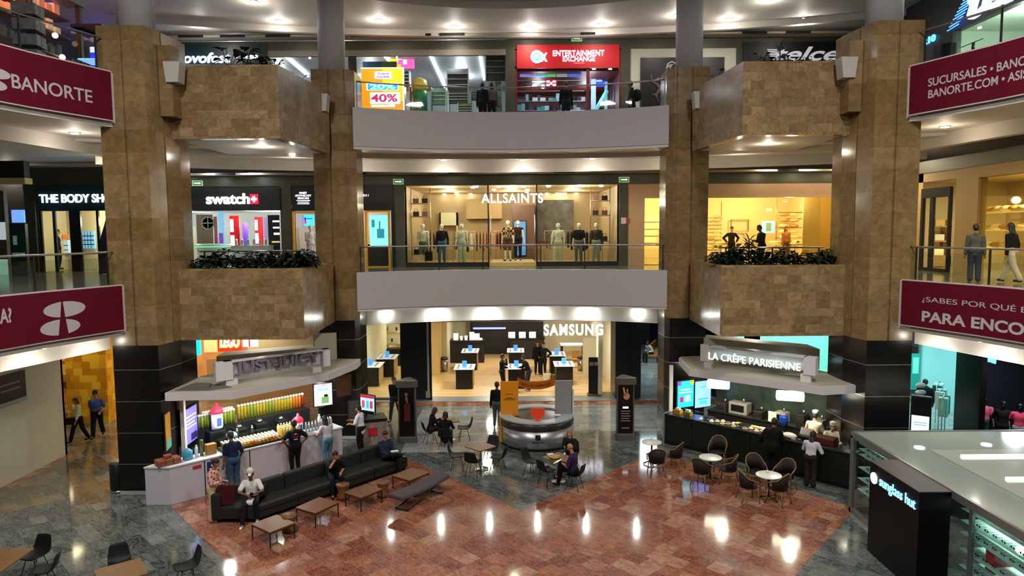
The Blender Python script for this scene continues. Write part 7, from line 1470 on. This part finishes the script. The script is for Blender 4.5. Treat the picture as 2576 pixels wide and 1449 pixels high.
# rattan armchairs and white round tables
RAT = mat('rattan_cane', '#7a5a30', .55); WOV = mat('woven_dark', '#1d120c', .75, noise=.5, nscale=60); rc0 = [None]
def rattan(x, y, rz, label):
    if rc0[0] is not None: return dup(rc0[0], (x, y, .004), rz, label, 'rattan armchairs by the crepe kiosk')
    t = thing('rattan_armchair', label, 'chair', (x, y, .004), rz, 'rattan armchairs by the crepe kiosk'); rc0[0] = t
    hoop = [(-.26, -.22, .40), (-.27, -.23, .60), (-.28, -.05, .66), (-.26, .12, .72), (-.19, .22, .84), (-.08, .27, .90), (.08, .27, .90), (.19, .22, .84), (.26, .12, .72), (.28, -.05, .66), (.27, -.23, .60), (.26, -.22, .40)]
    MB().tube(hoop, .018).build('hoop_frame', RAT, t); MB().lathe([(.23, .40), (.25, .42), (.23, .44)], n=20).build('seat', WOV, t)
    v = []; N = 8; top = hoop[2:10]
    for p in top: v.append(p); v.append((p[0] * .85, p[1] * .85, .43))
    o = MB().add(v, [(2 * i, 2 * i + 2, 2 * i + 3, 2 * i + 1) for i in range(len(top) - 1)], 0, True).build('woven_back', WOV, t); s_ = o.modifiers.new('thick', 'SOLIDIFY'); s_.thickness = .015
    for sx in (-1, 1): MB().tube([(sx * .21, -.19, .42), (sx * .25, -.23, 0)], .016).build('leg', RAT, t); MB().tube([(sx * .18, .19, .42), (sx * .24, .27, 0)], .016).build('leg', RAT, t)
    MB().tube([(-.23, -.21, .15), (0, 0, .22), (.23, -.21, .15)], .009).tube([(-.21, .22, .15), (0, 0, .22), (.21, .22, .15)], .009).build('stretcher', RAT, t)
    return t
RT = [(4.53, 22.22, .32), (6.0, 20.66, .34), (7.2, 19.1, .35)]
for i, (x, y, r) in enumerate(RT):
    t = thing('round_table', 'white round bistro table, %s of the three before the crepe kiosk' % ('farthest', 'middle', 'nearest')[i], 'table', (x, y, .004), .4 * i)
    MB().lathe([(r - .01, .715), (r, .72), (r, .74), (r - .01, .745)], n=36).build('table_top', mat('white_laminate', '#d8d8cc', .3), t); MB().cyl((0, 0, .08), .03, .64, 12).build('column', mat('iron_brown', '#2a1a12', .5), t)
    for k in range(4): MB().tube([(0, 0, .12), (.15 * math.cos(k * PI / 2), .15 * math.sin(k * PI / 2), .08), (.27 * math.cos(k * PI / 2), .27 * math.sin(k * PI / 2), .02)], .022).build('foot', mat('iron_brown', '#2a1a12', .5), t)
for i in (0, 2): tag(MB().cyl((0, 0, 0), .03, .07, 10).build('sugar_pot', mat('pot_white', '#d8d8d8', .3), None, (RT[i][0] + .02, RT[i][1] + .15, .75)), 'small white pot on the %s round bistro table' % ('farthest', '', 'nearest')[i], 'pot')
for px, py, k, lb in ((1652, 1160, 0, 'right of the farthest round table, nearer the camera'), (1697, 1146, 0, 'against the crepe counter by the farthest round table'), (1766, 1186, 1, 'left of the middle round table'), (1806, 1136, 1, 'behind the middle round table, back hoop showing'), (1832, 1180, 1, 'right of the middle round table'),
                   (1883, 1222, 2, 'left front of the nearest round table'), (1900, 1185, 2, 'behind left of the nearest round table'), (1975, 1198, 2, 'right of the nearest round table'), (1958, 1228, 2, 'right front of the nearest round table')):
    x, y = onz(px, py, .44); rattan(x, y, face(x, y, RT[k][0], RT[k][1]), 'rattan armchair ' + lb)
# ================================================================ PEOPLE
def at0(px, py, z=0): x, y = onz(px, py, z); return (x, y, z + .004)
def P_(label, px, py, z=0, loc=None, **k): return figure('person', label, 'person', loc or at0(px, py, z), **k)
R = math.radians
p1 = P_('woman in a pink floral blouse and cream wide trousers reading her phone', 0, 0, loc=(-7.98, 17.98, .008), rz=R(80), pose=dict(PHONE, lk=(0, 1, .1)), h=1.66, skin='tan', hair='#15100d', extra='bun', top='#d8a898', tpat='floral', sleeve=.85, bottom='#cbb088', wide=.055, shoe='#c9c4bc')
inhand('phone held by the woman in the pink floral blouse', 'phone', 'phone', p1, (.03, -.03, .02), MB().box(-.08, -.075, -.005, .0, .075, .005), BLACK)
t = MB().box(-.2, -.07, -.5, .2, .07, 0).tube([(-.1, 0, 0), (-.08, 0, .2), (.08, 0, .2), (.1, 0, 0)], .01).build('shoulder_bag', cloth('#4a0f18'), None, (-7.62, 17.95, .98), .3, bevel=.03); tag(t, 'dark red bag hanging in front of the woman in cream trousers', 'bag')
p2 = P_('seated man in a white cap and tee with a phone, left end of the sofa', 0, 0, loc=(-7.02, 18.15, .008), rz=R(12), pose=dict(SIT, neck=(0, .02, 1.02), rh=(.07, .30, .72), lh=(-.07, .26, .72), rf=(.16, .62, .08), lf=(-.17, .40, .12), relb=(1.2, .1, -.3), lelb=(-1.2, .1, -.3), head=(0, .08)), h=1.72, skin='dark', cap='#d8d4c0', top='#dcdcdc', sleeve=.45, bottom='#0e0e12', shoe='#e6e6e6')
inhand('phone held by the seated man in the white cap', 'phone', 'phone', p2, (.06, -.02, .04), MB().box(-.04, -.008, -.04, .04, .008, .09), BLACK)
inhand('white carrier bag on the lap of the man in the white cap', 'carrier_bag', 'bag', p2, (.05, .06, -.16), MB().sph((0, 0, 0), (.17, .11, .10), 10), mat('bag_white', '#d8dcd8', .5))
P_('man with a navy jumper and jeans, back to camera at the juice counter', 0, 0, loc=(-8.25, 20.05, .008), rz=R(180 + 42), pose=dict(COUNTER, rh=(.25, .2, .9), lh=(-.27, .05, .82)), h=1.76, skin='dark', hair='#1a130f', top='#14203f', toplen=.02, sleeve=.5, bottom='#35506a', wide=.02, shoe='#20242a')
p3 = P_('stocky man in a black and red racing tee, hands on hips, juice counter', 0, 0, loc=(-6.85, 21.35, .008), rz=R(180 + 35), pose=HIPS, h=1.74, skin='dark', hair='#0f0c0b', top='#15121c', sleeve=.45, bottom='#0d0d10', shoe='#111111', build=1.12)
MB().sph((0, .128, 1.36), (.035, .02, .022), 10, 0).sph((-.05, .126, 1.355), (.035, .02, .012), 8, 1).sph((.05, .126, 1.355), (.035, .02, .012), 8, 1).box(-.09, .10, 1.26, .09, .142, 1.29, 1).box(-.06, .1, 1.19, .06, .140, 1.21, 2).build('shirt_print', [mat('print_yellow', '#e8b020', .5), mat('print_red3', '#a8142a', .5), mat('label_white', '#d8dce8', .5)], p3)
P_('woman with long black hair and light jeans at the right end of the juice counter', 0, 0, loc=(-6.02, 22.15, .008), rz=R(180 + 48), pose=dict(COUNTER, rh=(.1, .35, 1.05)), h=1.66, skin='tan', hair='#0d0a09', hairlen=.42, top='#b8b6c2', sleeve=.4, bottom='#4d7388', shoe='#c4c4c4')
P_('kiosk worker in a white shirt and dark apron facing left beside the snack cart', 0, 0, loc=(-5.2, 23.35, .008), rz=R(-100), pose=dict(STAND, neck=(0, .05, 1.41), rh=(.12, .42, 1.15), lh=(-.1, .36, 1.08)), h=1.72, skin='tan', hair='#120e0c', top='#d9d9de', sleeve=.5, toplen=.08, bottom='#101014', shoe='#15151a')
P_('man in black walking past the left window of the electronics shop', 0, 0, loc=(-4.75, 27.6, .008), rz=R(-15), pose=dict(WALK, rk=(0, 1, .1)), h=1.78, skin='tan', hair='#0f0c0b', top='#121214', bottom='#20242e', shoe='#2a2a30')
T2 = (T2x, T2y)
def sit_at(px, py, tx, ty, label, ch=True, **k):
    x, y = onz(px, py, .47); rz = face(x, y, tx, ty)
    if ch: chair(x, y, rz, 'black bucket chair under the ' + label.split(',')[0].replace('seated ', ''))
    dx, dy = math.sin(rz) * .02, -math.cos(rz) * .02
    return figure('person', label, 'person', (x + dx, y + dy, .008), rz, k.pop('pose', SIT), **k)
sit_at(1082, 1082, *T2, 'seated woman in black with dark hair, left side of the table by the totem', h=1.66, skin='tan', hair='#0e0b0a', hairlen=.16, top='#101012', toplen=.05, bottom='#2a1a1a', shoe='#b8b8b8', pose=dict(SIT, neck=(0, .10, 1.0), head=(0, .07), rh=(.12, .40, .82), lh=(-.10, .40, .82)))
sit_at(1120, 1095, T2x + .05, T2y, 'seated person in a long dark coat with hood, back to camera by the totem', h=1.66, skin='tan', hair='#0c0a09', hairlen=.1, top='#0f1013', toplen=.18, bottom='#0e0e10', shoe='#6a5a4a', extra='coat', pose=dict(SIT, neck=(0, .06, 1.0), rh=(.16, .36, .80), lh=(-.16, .36, .80)))
P_('person in a black jumper and grey jeans standing left of the information desk', 0, 0, loc=(-.62, 26.6, .008), rz=R(170), pose=dict(STAND, neck=(0, .02, 1.42)), h=1.75, skin='dark', hair='#0c0a09', top='#0d0d0f', bottom='#4c545e', shoe='#8a8a8a')
sit_at(1436, 1140, 1.37, 20.72, 'seated woman with long blonde hair behind the right cafe table', h=1.64, skin='fair', hair='#8a6a3c', hairlen=.22, top='#1c1a1c', bottom='#141416', shoe='#222222', pose=dict(SIT, neck=(0, .08, 1.01), rh=(.1, .38, .80), lh=(-.12, .36, .80)))
pm = sit_at(1445, 1192, 1.25, 20.35, 'seated bald man in purple and black reading a lit tablet', h=1.74, skin='tan', hair='#55504a', top='#35204a', sleeve=.5, bottom='#0e0e12', shoe='#101010', pose=dict(SIT, neck=(0, .02, 1.02), head=(0, .09), rh=(.08, .36, .74), lh=(-.10, .32, .74), rf=(.05, .52, .08), lf=(-.02, .46, .30)), nohair=True)
inhand('white lit tablet held by the seated bald man', 'tablet', 'tablet', pm, (.08, -.06, .02), MB().box(-.12, -.09, -.006, .12, .09, .006, 0, Matrix.Rotation(.5, 4, 'X')), glow('tablet_lit', '#f0f2e8', .8))
tag(MB().sph((0, 0, .05), (.19, .15, .06), 12).build('paper_bag', mat('paper_brown2', '#b08a54', .8, bump=.6, noise=.2), None, (1.25, 20.62, .752)), 'crumpled brown paper bag on the right cafe table', 'bag')
tag(MB().cyl((0, 0, 0), .03, .09, 12).build('paper_cup', mat('cup_white', '#d8d8d8', .4), None, (1.58, 20.85, .752)), 'white cup on the right cafe table', 'cup')
tag(MB().box(-.1, -.07, 0, .1, .07, .03).build('napkin_pile', mat('napkin', '#d8d8cc', .7), None, (1.15, 20.95, .752), .4), 'small pile of white napkins on the right cafe table', 'napkins')
S1 = SP(2.75, .36); P_('man in dark clothes leaning his head on one hand in the middle of the sofa', 0, 0, loc=(S1[0], S1[1], -.02), rz=SA - R(25), pose=dict(SIT, neck=(0, .22, .97), head=(0, .06), rh=(.02, .36, 1.04), lh=(-.16, .30, .64), relb=(.8, .6, -.8), rf=(.14, .56, .10), lf=(-.16, .40, .10)), h=1.74, skin='tan', hair='#15100d', top='#141416', sleeve=.5, bottom='#0f1014', shoe='#0f0f10')
S2 = SP(4.75, .34); P_('man in a blue top reclining at the far end of the sofa', 0, 0, loc=(S2[0], S2[1], -.02), rz=SA - R(2), pose=dict(SIT, neck=(0, -.10, 1.02), rh=(.12, .30, .68), lh=(-.14, .3, .68), rf=(-.22, .50, .62), lf=(-.12, .52, .10), rk=(1, .6, .6), head=(0, .07)), h=1.74, skin='tan', hair='#15100d', top='#1f2a3c', sleeve=1, bottom='#101118', shoe='#15151a')
tag(MB().box(-.12, -.05, 0, .12, .05, .05).build('white_parcel', mat('bag_white', '#d8dcd8', .5), None, (S2[0] + .28, S2[1] - .16, .72), .3, bevel=.01), 'white parcel on the lap of the reclining man', 'parcel')
P_('large man in black standing at the crepe counter, back to camera', 0, 0, loc=(7.98, 20.95, .008), rz=R(180 - 38), pose=dict(COUNTER, rh=(.2, .36, 1.06), lh=(-.32, .1, .95)), h=1.80, skin='dark', hair='#0c0a09', top='#0c0c0d', toplen=.08, sleeve=1, bottom='#0b0b0c', shoe='#0c0c0c', build=1.18)
P_('woman with long dark hair and a white top at the crepe counter', 0, 0, loc=(8.80, 20.10, .008), rz=R(180 - 40), pose=dict(COUNTER, rh=(.22, .34, 1.12)), h=1.64, skin='tan', hair='#17100c', hairlen=.36, top='#c4c6ce', sleeve=.9, bottom='#26221e', wide=.02, shoe='#151515')
x, y, _ = CP(4.75, 1.25); P_('cook in a white tunic and white cap, back turned, behind the crepe counter', 0, 0, loc=(x, y, .008), rz=R(180 - 40), pose=dict(COUNTER), h=1.74, skin='tan', hair='#1a1410', cap='#e0e0e0', extra='cook', top='#cdbf9c', sleeve=1, bottom='#202020', shoe='#202020')
x, y, _ = CP(5.45, .95); P_('cook in a white cap facing out at the right of the crepe counter', 0, 0, loc=(x, y, .008), rz=R(-20), pose=dict(COUNTER, head=(0, .08)), h=1.66, skin='fair', hair='#1a1410', cap='#e6e2dc', extra='cook', top='#d8ccb0', sleeve=1, bottom='#202020', shoe='#202020')
P_('woman in a pale floral blouse walking with a dark handbag by the yellow toy shop', 200, 1112, rz=R(-30), pose=dict(WALK), h=1.64, skin='tan', hair='#120d0a', hairlen=.12, top='#c4c4a8', tpat=None, sleeve=.8, bottom='#121214', wide=.01, shoe='#101010')
tag(MB().box(-.16, -.06, -.24, .16, .06, 0).tube([(-.1, 0, 0), (-.08, 0, .14), (.08, 0, .14), (.1, 0, 0)], .01).build('handbag', cloth('#2a1014'), None, (-16.2, 24.9, .95), .3, bevel=.03), 'dark handbag carried by the woman near the yellow toy shop', 'handbag')
P_('man in a blue shirt and cap walking beside the woman near the toy shop', 247, 1100, rz=R(15), pose=dict(WALK, lh=(-.2, .22, 1.0)), h=1.74, skin='tan', cap='#3a2a20', top='#4a5f96', sleeve=.5, bottom='#0f1016', wide=.02, shoe='#101010', build=1.1)
for i, (px, Y, rzz, lb, kw) in enumerate(((1263, 32.6, 75, 'man in dark clothes with hand to his face, at the centre demo table', dict(top='#1d1a18', bottom='#2a2a26', pose=dict(STAND, rh=(.05, .2, 1.5), lh=(-.05, .22, 1.1)))), (1330, 32.6, -75, 'man in a black tee leaning to the centre demo table', dict(top='#0f1114', bottom='#3a3a46', pose=dict(COUNTER, neck=(0, .18, 1.38)), sleeve=.9)), (1352, 36.4, 10, 'shop assistant in black, left of the pair at the back', dict(top='#101010', bottom='#17171a', hairlen=.15)), (1367, 36.0, -20, 'shop assistant in a black tee, right of the pair at the back', dict(top='#141414', bottom='#15161a', pose=HIPS)))):
    x = X(px, Y, 920); P_(lb, 0, 0, loc=(x, Y, .034), rz=R(rzz), h=1.76, skin='tan', hair='#120e0c', fingers=False, shoe='#b0b0b0' if i in (1, 3) else '#151515', **kw)
x = X(1637, 39.5, 860); P_('seated visitor with a pale coat on the settle in the far corridor', 0, 0, loc=(x + .1, 39.9, -.02), rz=R(-60), pose=dict(SIT, neck=(0, .2, .98)), h=1.7, skin='dark', hair='#0c0a09', top='#c4d4dc', bottom='#2a1e18', fingers=False)
P_('person in a large black jacket in the mint lit shop entrance', 0, 0, loc=(15.9, 26.4, .012), rz=R(150), pose=dict(STAND, neck=(0, .12, 1.38)), h=1.8, skin='dark', hair='#0c0a09', top='#14181c', toplen=.1, bottom='#2a3a3a', build=1.25, fingers=False)
# second floor
F2 = 6.054
p = onz(2455, 710, 6.05); P_('person in a grey hooded jacket and jeans on the right gallery', 0, 0, loc=(p[0], p[1] + .1, F2), rz=R(150), pose=dict(STAND, hood=1), h=1.66, skin='tan', hair='#0d0b0a', top='#5a5c52', toplen=.04, bottom='#3c424c', wide=.02, shoe='#5a5a5a', extra='coat')
p = onz(2542, 712, 6.05); P_('woman with long black hair, dark jumper and cream trousers on the right gallery', 0, 0, loc=(p[0], p[1], F2), rz=R(205), pose=dict(WALK, rh=(.26, .05, .86), lh=(-.26, .0, .84)), h=1.68, skin='tan', hair='#0b0908', hairlen=.22, top='#15110f', bottom='#c8b89a', wide=.02, shoe='#201c1a')
p = onz(2342, 690, 6.05); P_('shop assistant in a white blouse standing just inside the black framed door', 0, 0, loc=(16.3, 27.2, F2 + .02), rz=R(-120), pose=STAND, h=1.68, skin='fair', hair='#2a1a12', top='#dcd2b8', bottom='#b09a70', fingers=False)
P_('person in dark clothes seen in profile behind the right planter', 0, 0, loc=(X(1917, 27.5, 600), 27.5, F2), rz=R(-80), pose=dict(PHONE), h=1.72, skin='dark', hair='#0b0908', top='#12100f', bottom='#15120f', fingers=False)
P_('shop assistant in a black apron behind the left plants, homeware shop', 0, 0, loc=(X(1840, 33.4, 600), 33.4, F2 + .02), rz=R(0), pose=dict(HIPS), h=1.66, skin='fair', hair='#3a2a1c', top='#1c1410', bottom='#15120f', fingers=False)
P_('woman with long hair in tan clothes in the homeware shop', 0, 0, loc=(X(1977, 33.6, 600), 33.6, F2 + .02), rz=R(20), pose=STAND, h=1.66, skin='tan', hair='#3a2416', hairlen=.25, top='#8a5a34', bottom='#5a3a20', fingers=False)
P_('person in black at the counter of the body care shop', 0, 0, loc=(X(150, 30.5, 640), 30.4, 6.1), rz=R(120), pose=STAND, h=1.7, skin='tan', hair='#0b0908', top='#0f0d0c', bottom='#0f0d0c', fingers=False, toplen=.1)
# third floor
F3 = 12.004
for px, rzz, kw, lb in ((1213, 160, dict(top='#0f1012', bottom='#0d0d10'), 'person in black facing the party shop, left of a pair'), (1237, 190, dict(top='#6a6460', bottom='#1a1a1c', hairlen=.15), 'person in a grey print top, right of the pair outside the party shop'), (1424, 185, dict(top='#0d0f10', bottom='#22262a', sleeve=1, build=1.15), 'stout person in black before the red entertainment shop'), (1590, -90, dict(top='#0c0c0d', bottom='#0c0c0e', extra='coat', pose=dict(WALK, hood=1)), 'person in black with a backpack walking past the white shopfront')):
    Y = 29.4; P_(lb, 0, 0, loc=(X(px, Y, 230), Y, F3), rz=R(rzz), h=1.74, skin='dark', hair='#0b0908', fingers=False, **kw)
tag(MB().sph((0, 0, 0), (.22, .17, .26), 14).build('backpack', cloth('#0b0b0c'), None, (X(1602, 29.4, 230), 29.4, 13.2)), 'black backpack worn by the person walking past the white shopfront', 'backpack')
# ================================================================ PLANTS
LEAFD = mat('leaf_dark', '#0c1c0f', .6, spec=.25); LEAFM = mat('leaf_mid', '#152c18', .6, spec=.25); STEMM = mat('plant_stem', '#2a2f18', .7)
def leafquad(m, base, d, L, W, droop=.3, mi=0):
    d = Vector(d).normalized(); sd = d.cross(Vector((0, 0, 1)));
    sd = sd.normalized() if sd.length > 1e-3 else Vector((1, 0, 0)); up = sd.cross(d).normalized(); b = Vector(base); pts = []
    for u, w_ in ((0, .06), (.25, .8), (.55, 1), (.8, .6), (1, .03)):
        c = b + d * L * u - Vector((0, 0, 1)) * droop * L * u * u; pts.append((c - sd * w_ * W / 2 + up * .12 * W * w_, c, c + sd * w_ * W / 2 + up * .12 * W * w_))
    v = [tuple(q) for p in pts for q in p]; fs = []
    for i in range(4): fs += [(i * 3, i * 3 + 1, i * 3 + 4, i * 3 + 3), (i * 3 + 1, i * 3 + 2, i * 3 + 5, i * 3 + 4)]
    m.add(v, fs, mi, True)
def shrub(seed, n=90, r=.34, h=.55, L=.20, W=.10):
    rn = random.Random(seed); lf = MB(); st = MB()
    for i in range(n):
        a = rn.uniform(0, 2 * PI); rr_ = r * math.sqrt(rn.random()); z = h * rn.uniform(.1, 1) * (1 - .5 * (rr_ / r) ** 2)
        p = (rr_ * math.cos(a), rr_ * math.sin(a), z); leafquad(lf, p, (math.cos(a) + rn.uniform(-.5, .5), math.sin(a) + rn.uniform(-.5, .5), rn.uniform(-.1, .9)), L * rn.uniform(.7, 1.2), W * rn.uniform(.7, 1.2), .4, rn.randint(0, 1))
        if i % 6 == 0: st.tube([(0, 0, 0), (p[0] * .5, p[1] * .5, z * .6), p], .007, 5)
    return lf, st
protos = []
def plant(k, loc, label, group, s=1.0, rz=0):
    global protos
    if k >= len(protos) or protos[k] is None:
        while len(protos) <= k: protos.append(None)
        t = thing('planter_shrub', label, 'plant', loc, rz, group); lf, st = shrub(100 + k, *((120, .40, .56, .28, .16), (110, .38, .70, .32, .18), (100, .44, .48, .26, .14))[k]); lf.build('foliage', [LEAFD, LEAFM], t); st.build('stems', STEMM, t); protos[k] = t; t.scale = (s, s, s); return t
    t = dup(protos[k], loc, rz, label, group); t.scale = (s, s, s); return t
for sg, nm, xs in ((-1, 'left', [(9.5, .95), (9.0, 1.0), (8.5, .8), (8.0, 1.15), (7.55, .85), (7.1, 1.25), (6.75, 1.1)]), (1, 'right', [(6.75, .95), (7.2, 1.1), (7.65, 1.15), (8.1, 1.0), (8.55, .85), (9.0, .9), (9.45, .95), (9.85, .8)])):
    for i, (x, s_) in enumerate(xs): plant(i % 3, (sg * x, 21.72 + .12 * (i % 2), 6.48), 'leafy dark shrub, number %s from the left in the %s second floor planter' % (('one', 'two', 'three', 'four', 'five', 'six', 'seven', 'eight')[i], nm), 'shrubs in the %s second floor planter' % nm, s_, i * 1.3)
for i, (sg, x, y, s_) in enumerate(((-1, 6.75, 22.6, 1.0), (-1, 6.95, 23.4, .9), (1, 6.9, 22.6, .9), (1, 6.95, 23.5, .8))):
    t = plant(i % 3, (sg * x, y, 6.48), 'dark shrub at the inner side of the %s second floor planter, %s' % ('left' if sg < 0 else 'right', 'nearer' if y < 23 else 'farther'), 'side shrubs of the second floor planters', s_, i)
def spiky(loc, label, n=26, L=.55, H=.45, w=.045):
    t = thing('spiky_plant', label, 'plant', loc); rn = random.Random(3); m = MB()
    for i in range(n):
        a = 2.4 * i; e = rn.uniform(.2, 1.4); leafquad(m, (0, 0, H * rn.uniform(.6, 1.1)), (math.cos(a), math.sin(a), e), L * rn.uniform(.7, 1.1), w, .8 if e < .8 else .3)
    m.build('blades', LEAFD, t); MB().tube([(0, 0, 0), (0, 0, H)], .02).build('stem', STEMM, t); return t
x, _ = ony(1885, 600, 21.9); spiky((x, 21.9, 6.48), 'tall spiky dracaena rising above the shrubs of the right planter', 30, .55, .75)
def bigleaf(loc, label, n, L, seed, H=.7):
    t = thing('broadleaf_plant', label, 'plant', loc); rn = random.Random(seed); m = MB(); st = MB()
    for i in range(n):
        a = rn.uniform(0, 6.28); z = H * rn.uniform(.4, 1); p = (.2 * math.cos(a), .12 * math.sin(a), z); st.tube([(0, 0, 0), (p[0] * .6, p[1] * .6, z * .7), p], .01, 5); leafquad(m, p, (math.cos(a), math.sin(a), rn.uniform(-.3, .6)), L * rn.uniform(.8, 1.2), L * .8, .3)
    m.build('foliage', LEAFD, t); st.build('stems', STEMM, t); return t
for i, (px, n, L, H) in enumerate(((575, 7, .32, .75), (612, 9, .36, .8), (636, 8, .3, .65), (660, 12, .16, .55), (690, 12, .14, .5))):
    x, _ = ony(px, 150, 21.6); bigleaf((x, 21.6 + .1 * (i % 2), 12.48), 'dark broadleaf plant, number %s from the left in the upper left planter' % ('one', 'two', 'three', 'four', 'five')[i], n, L, i + 5, H)
for i, (px, n, L, H) in enumerate(((1915, 12, .16, .45), (1940, 14, .16, .5), (1965, 10, .15, .35), (1990, 12, .16, .4), (2025, 10, .14, .35), (2070, 10, .14, .3), (2100, 10, .14, .32))):
    x, _ = ony(px, 150, 21.6); bigleaf((x, 21.6 + .1 * (i % 2), 12.48), 'small leafy plant, number %s from the left in the upper right planter' % ('one', 'two', 'three', 'four', 'five', 'six', 'seven')[i], n, L, i + 15, H)
x, _ = ony(1962, 150, 21.9); spiky((x, 21.9, 12.48), 'spiky plant standing above the upper right planter', 14, .3, .75, .03)
for i, (x, y) in enumerate(((-6.95, 23.3), (6.9, 23.6), (6.95, 22.8))): bigleaf((x, y, 12.48), 'small plant on the inner side of the upper planter, %s' % ('left planter', 'right planter farther', 'right planter nearer')[i], 9, .15, 30 + i, .35)
# ---------------------------------------------------------------- look-alikes get their place in the row
ORD = ('first second third fourth fifth sixth seventh eighth ninth tenth eleventh twelfth thirteenth fourteenth fifteenth sixteenth seventeenth eighteenth nineteenth twentieth '
       'twenty-first twenty-second twenty-third twenty-fourth twenty-fifth twenty-sixth twenty-seventh twenty-eighth twenty-ninth thirtieth').split()
same = {}
for o in bpy.data.objects:
    if o.parent is None and o.get('label') and o.get('category'): same.setdefault(o['label'], []).append(o)
for lb, os_ in same.items():
    if len(os_) < 2: continue
    rows = []
    wing = max(o.location.x for o in os_) - min(o.location.x for o in os_) < .05      # a row that runs towards the camera
    flat = all(abs(o.location.z) < 1e-6 and abs(o.location.x) < 1e-6 for o in os_)
    P0 = {o.name: (sum((Vector(c) for c in o.bound_box), Vector()) / 8 if flat else o.location) for o in os_}
    for o in sorted(os_, key=lambda o: -P0[o.name].z):
        if rows and abs(P0[rows[-1][-1].name].z - P0[o.name].z) < .008: rows[-1].append(o)
        else: rows.append([o])
    if len(rows) > 6 and len(rows) == len(os_): rows = [os_]
    for i, r in enumerate(rows):
        r.sort(key=lambda o: (-1 if wing and P0[o.name].x > 0 else 1) * P0[o.name].y if wing else P0[o.name].x)
        for j, o in enumerate(r):
            s_ = lb
            if len(rows) > 1: s_ += ', ' + ('top' if i == 0 else 'bottom' if i == len(rows) - 1 else ORD[i]) + ' row'
            if len(r) > 1: s_ += ', ' + ORD[j] + ' from left'
            o['label'] = s_
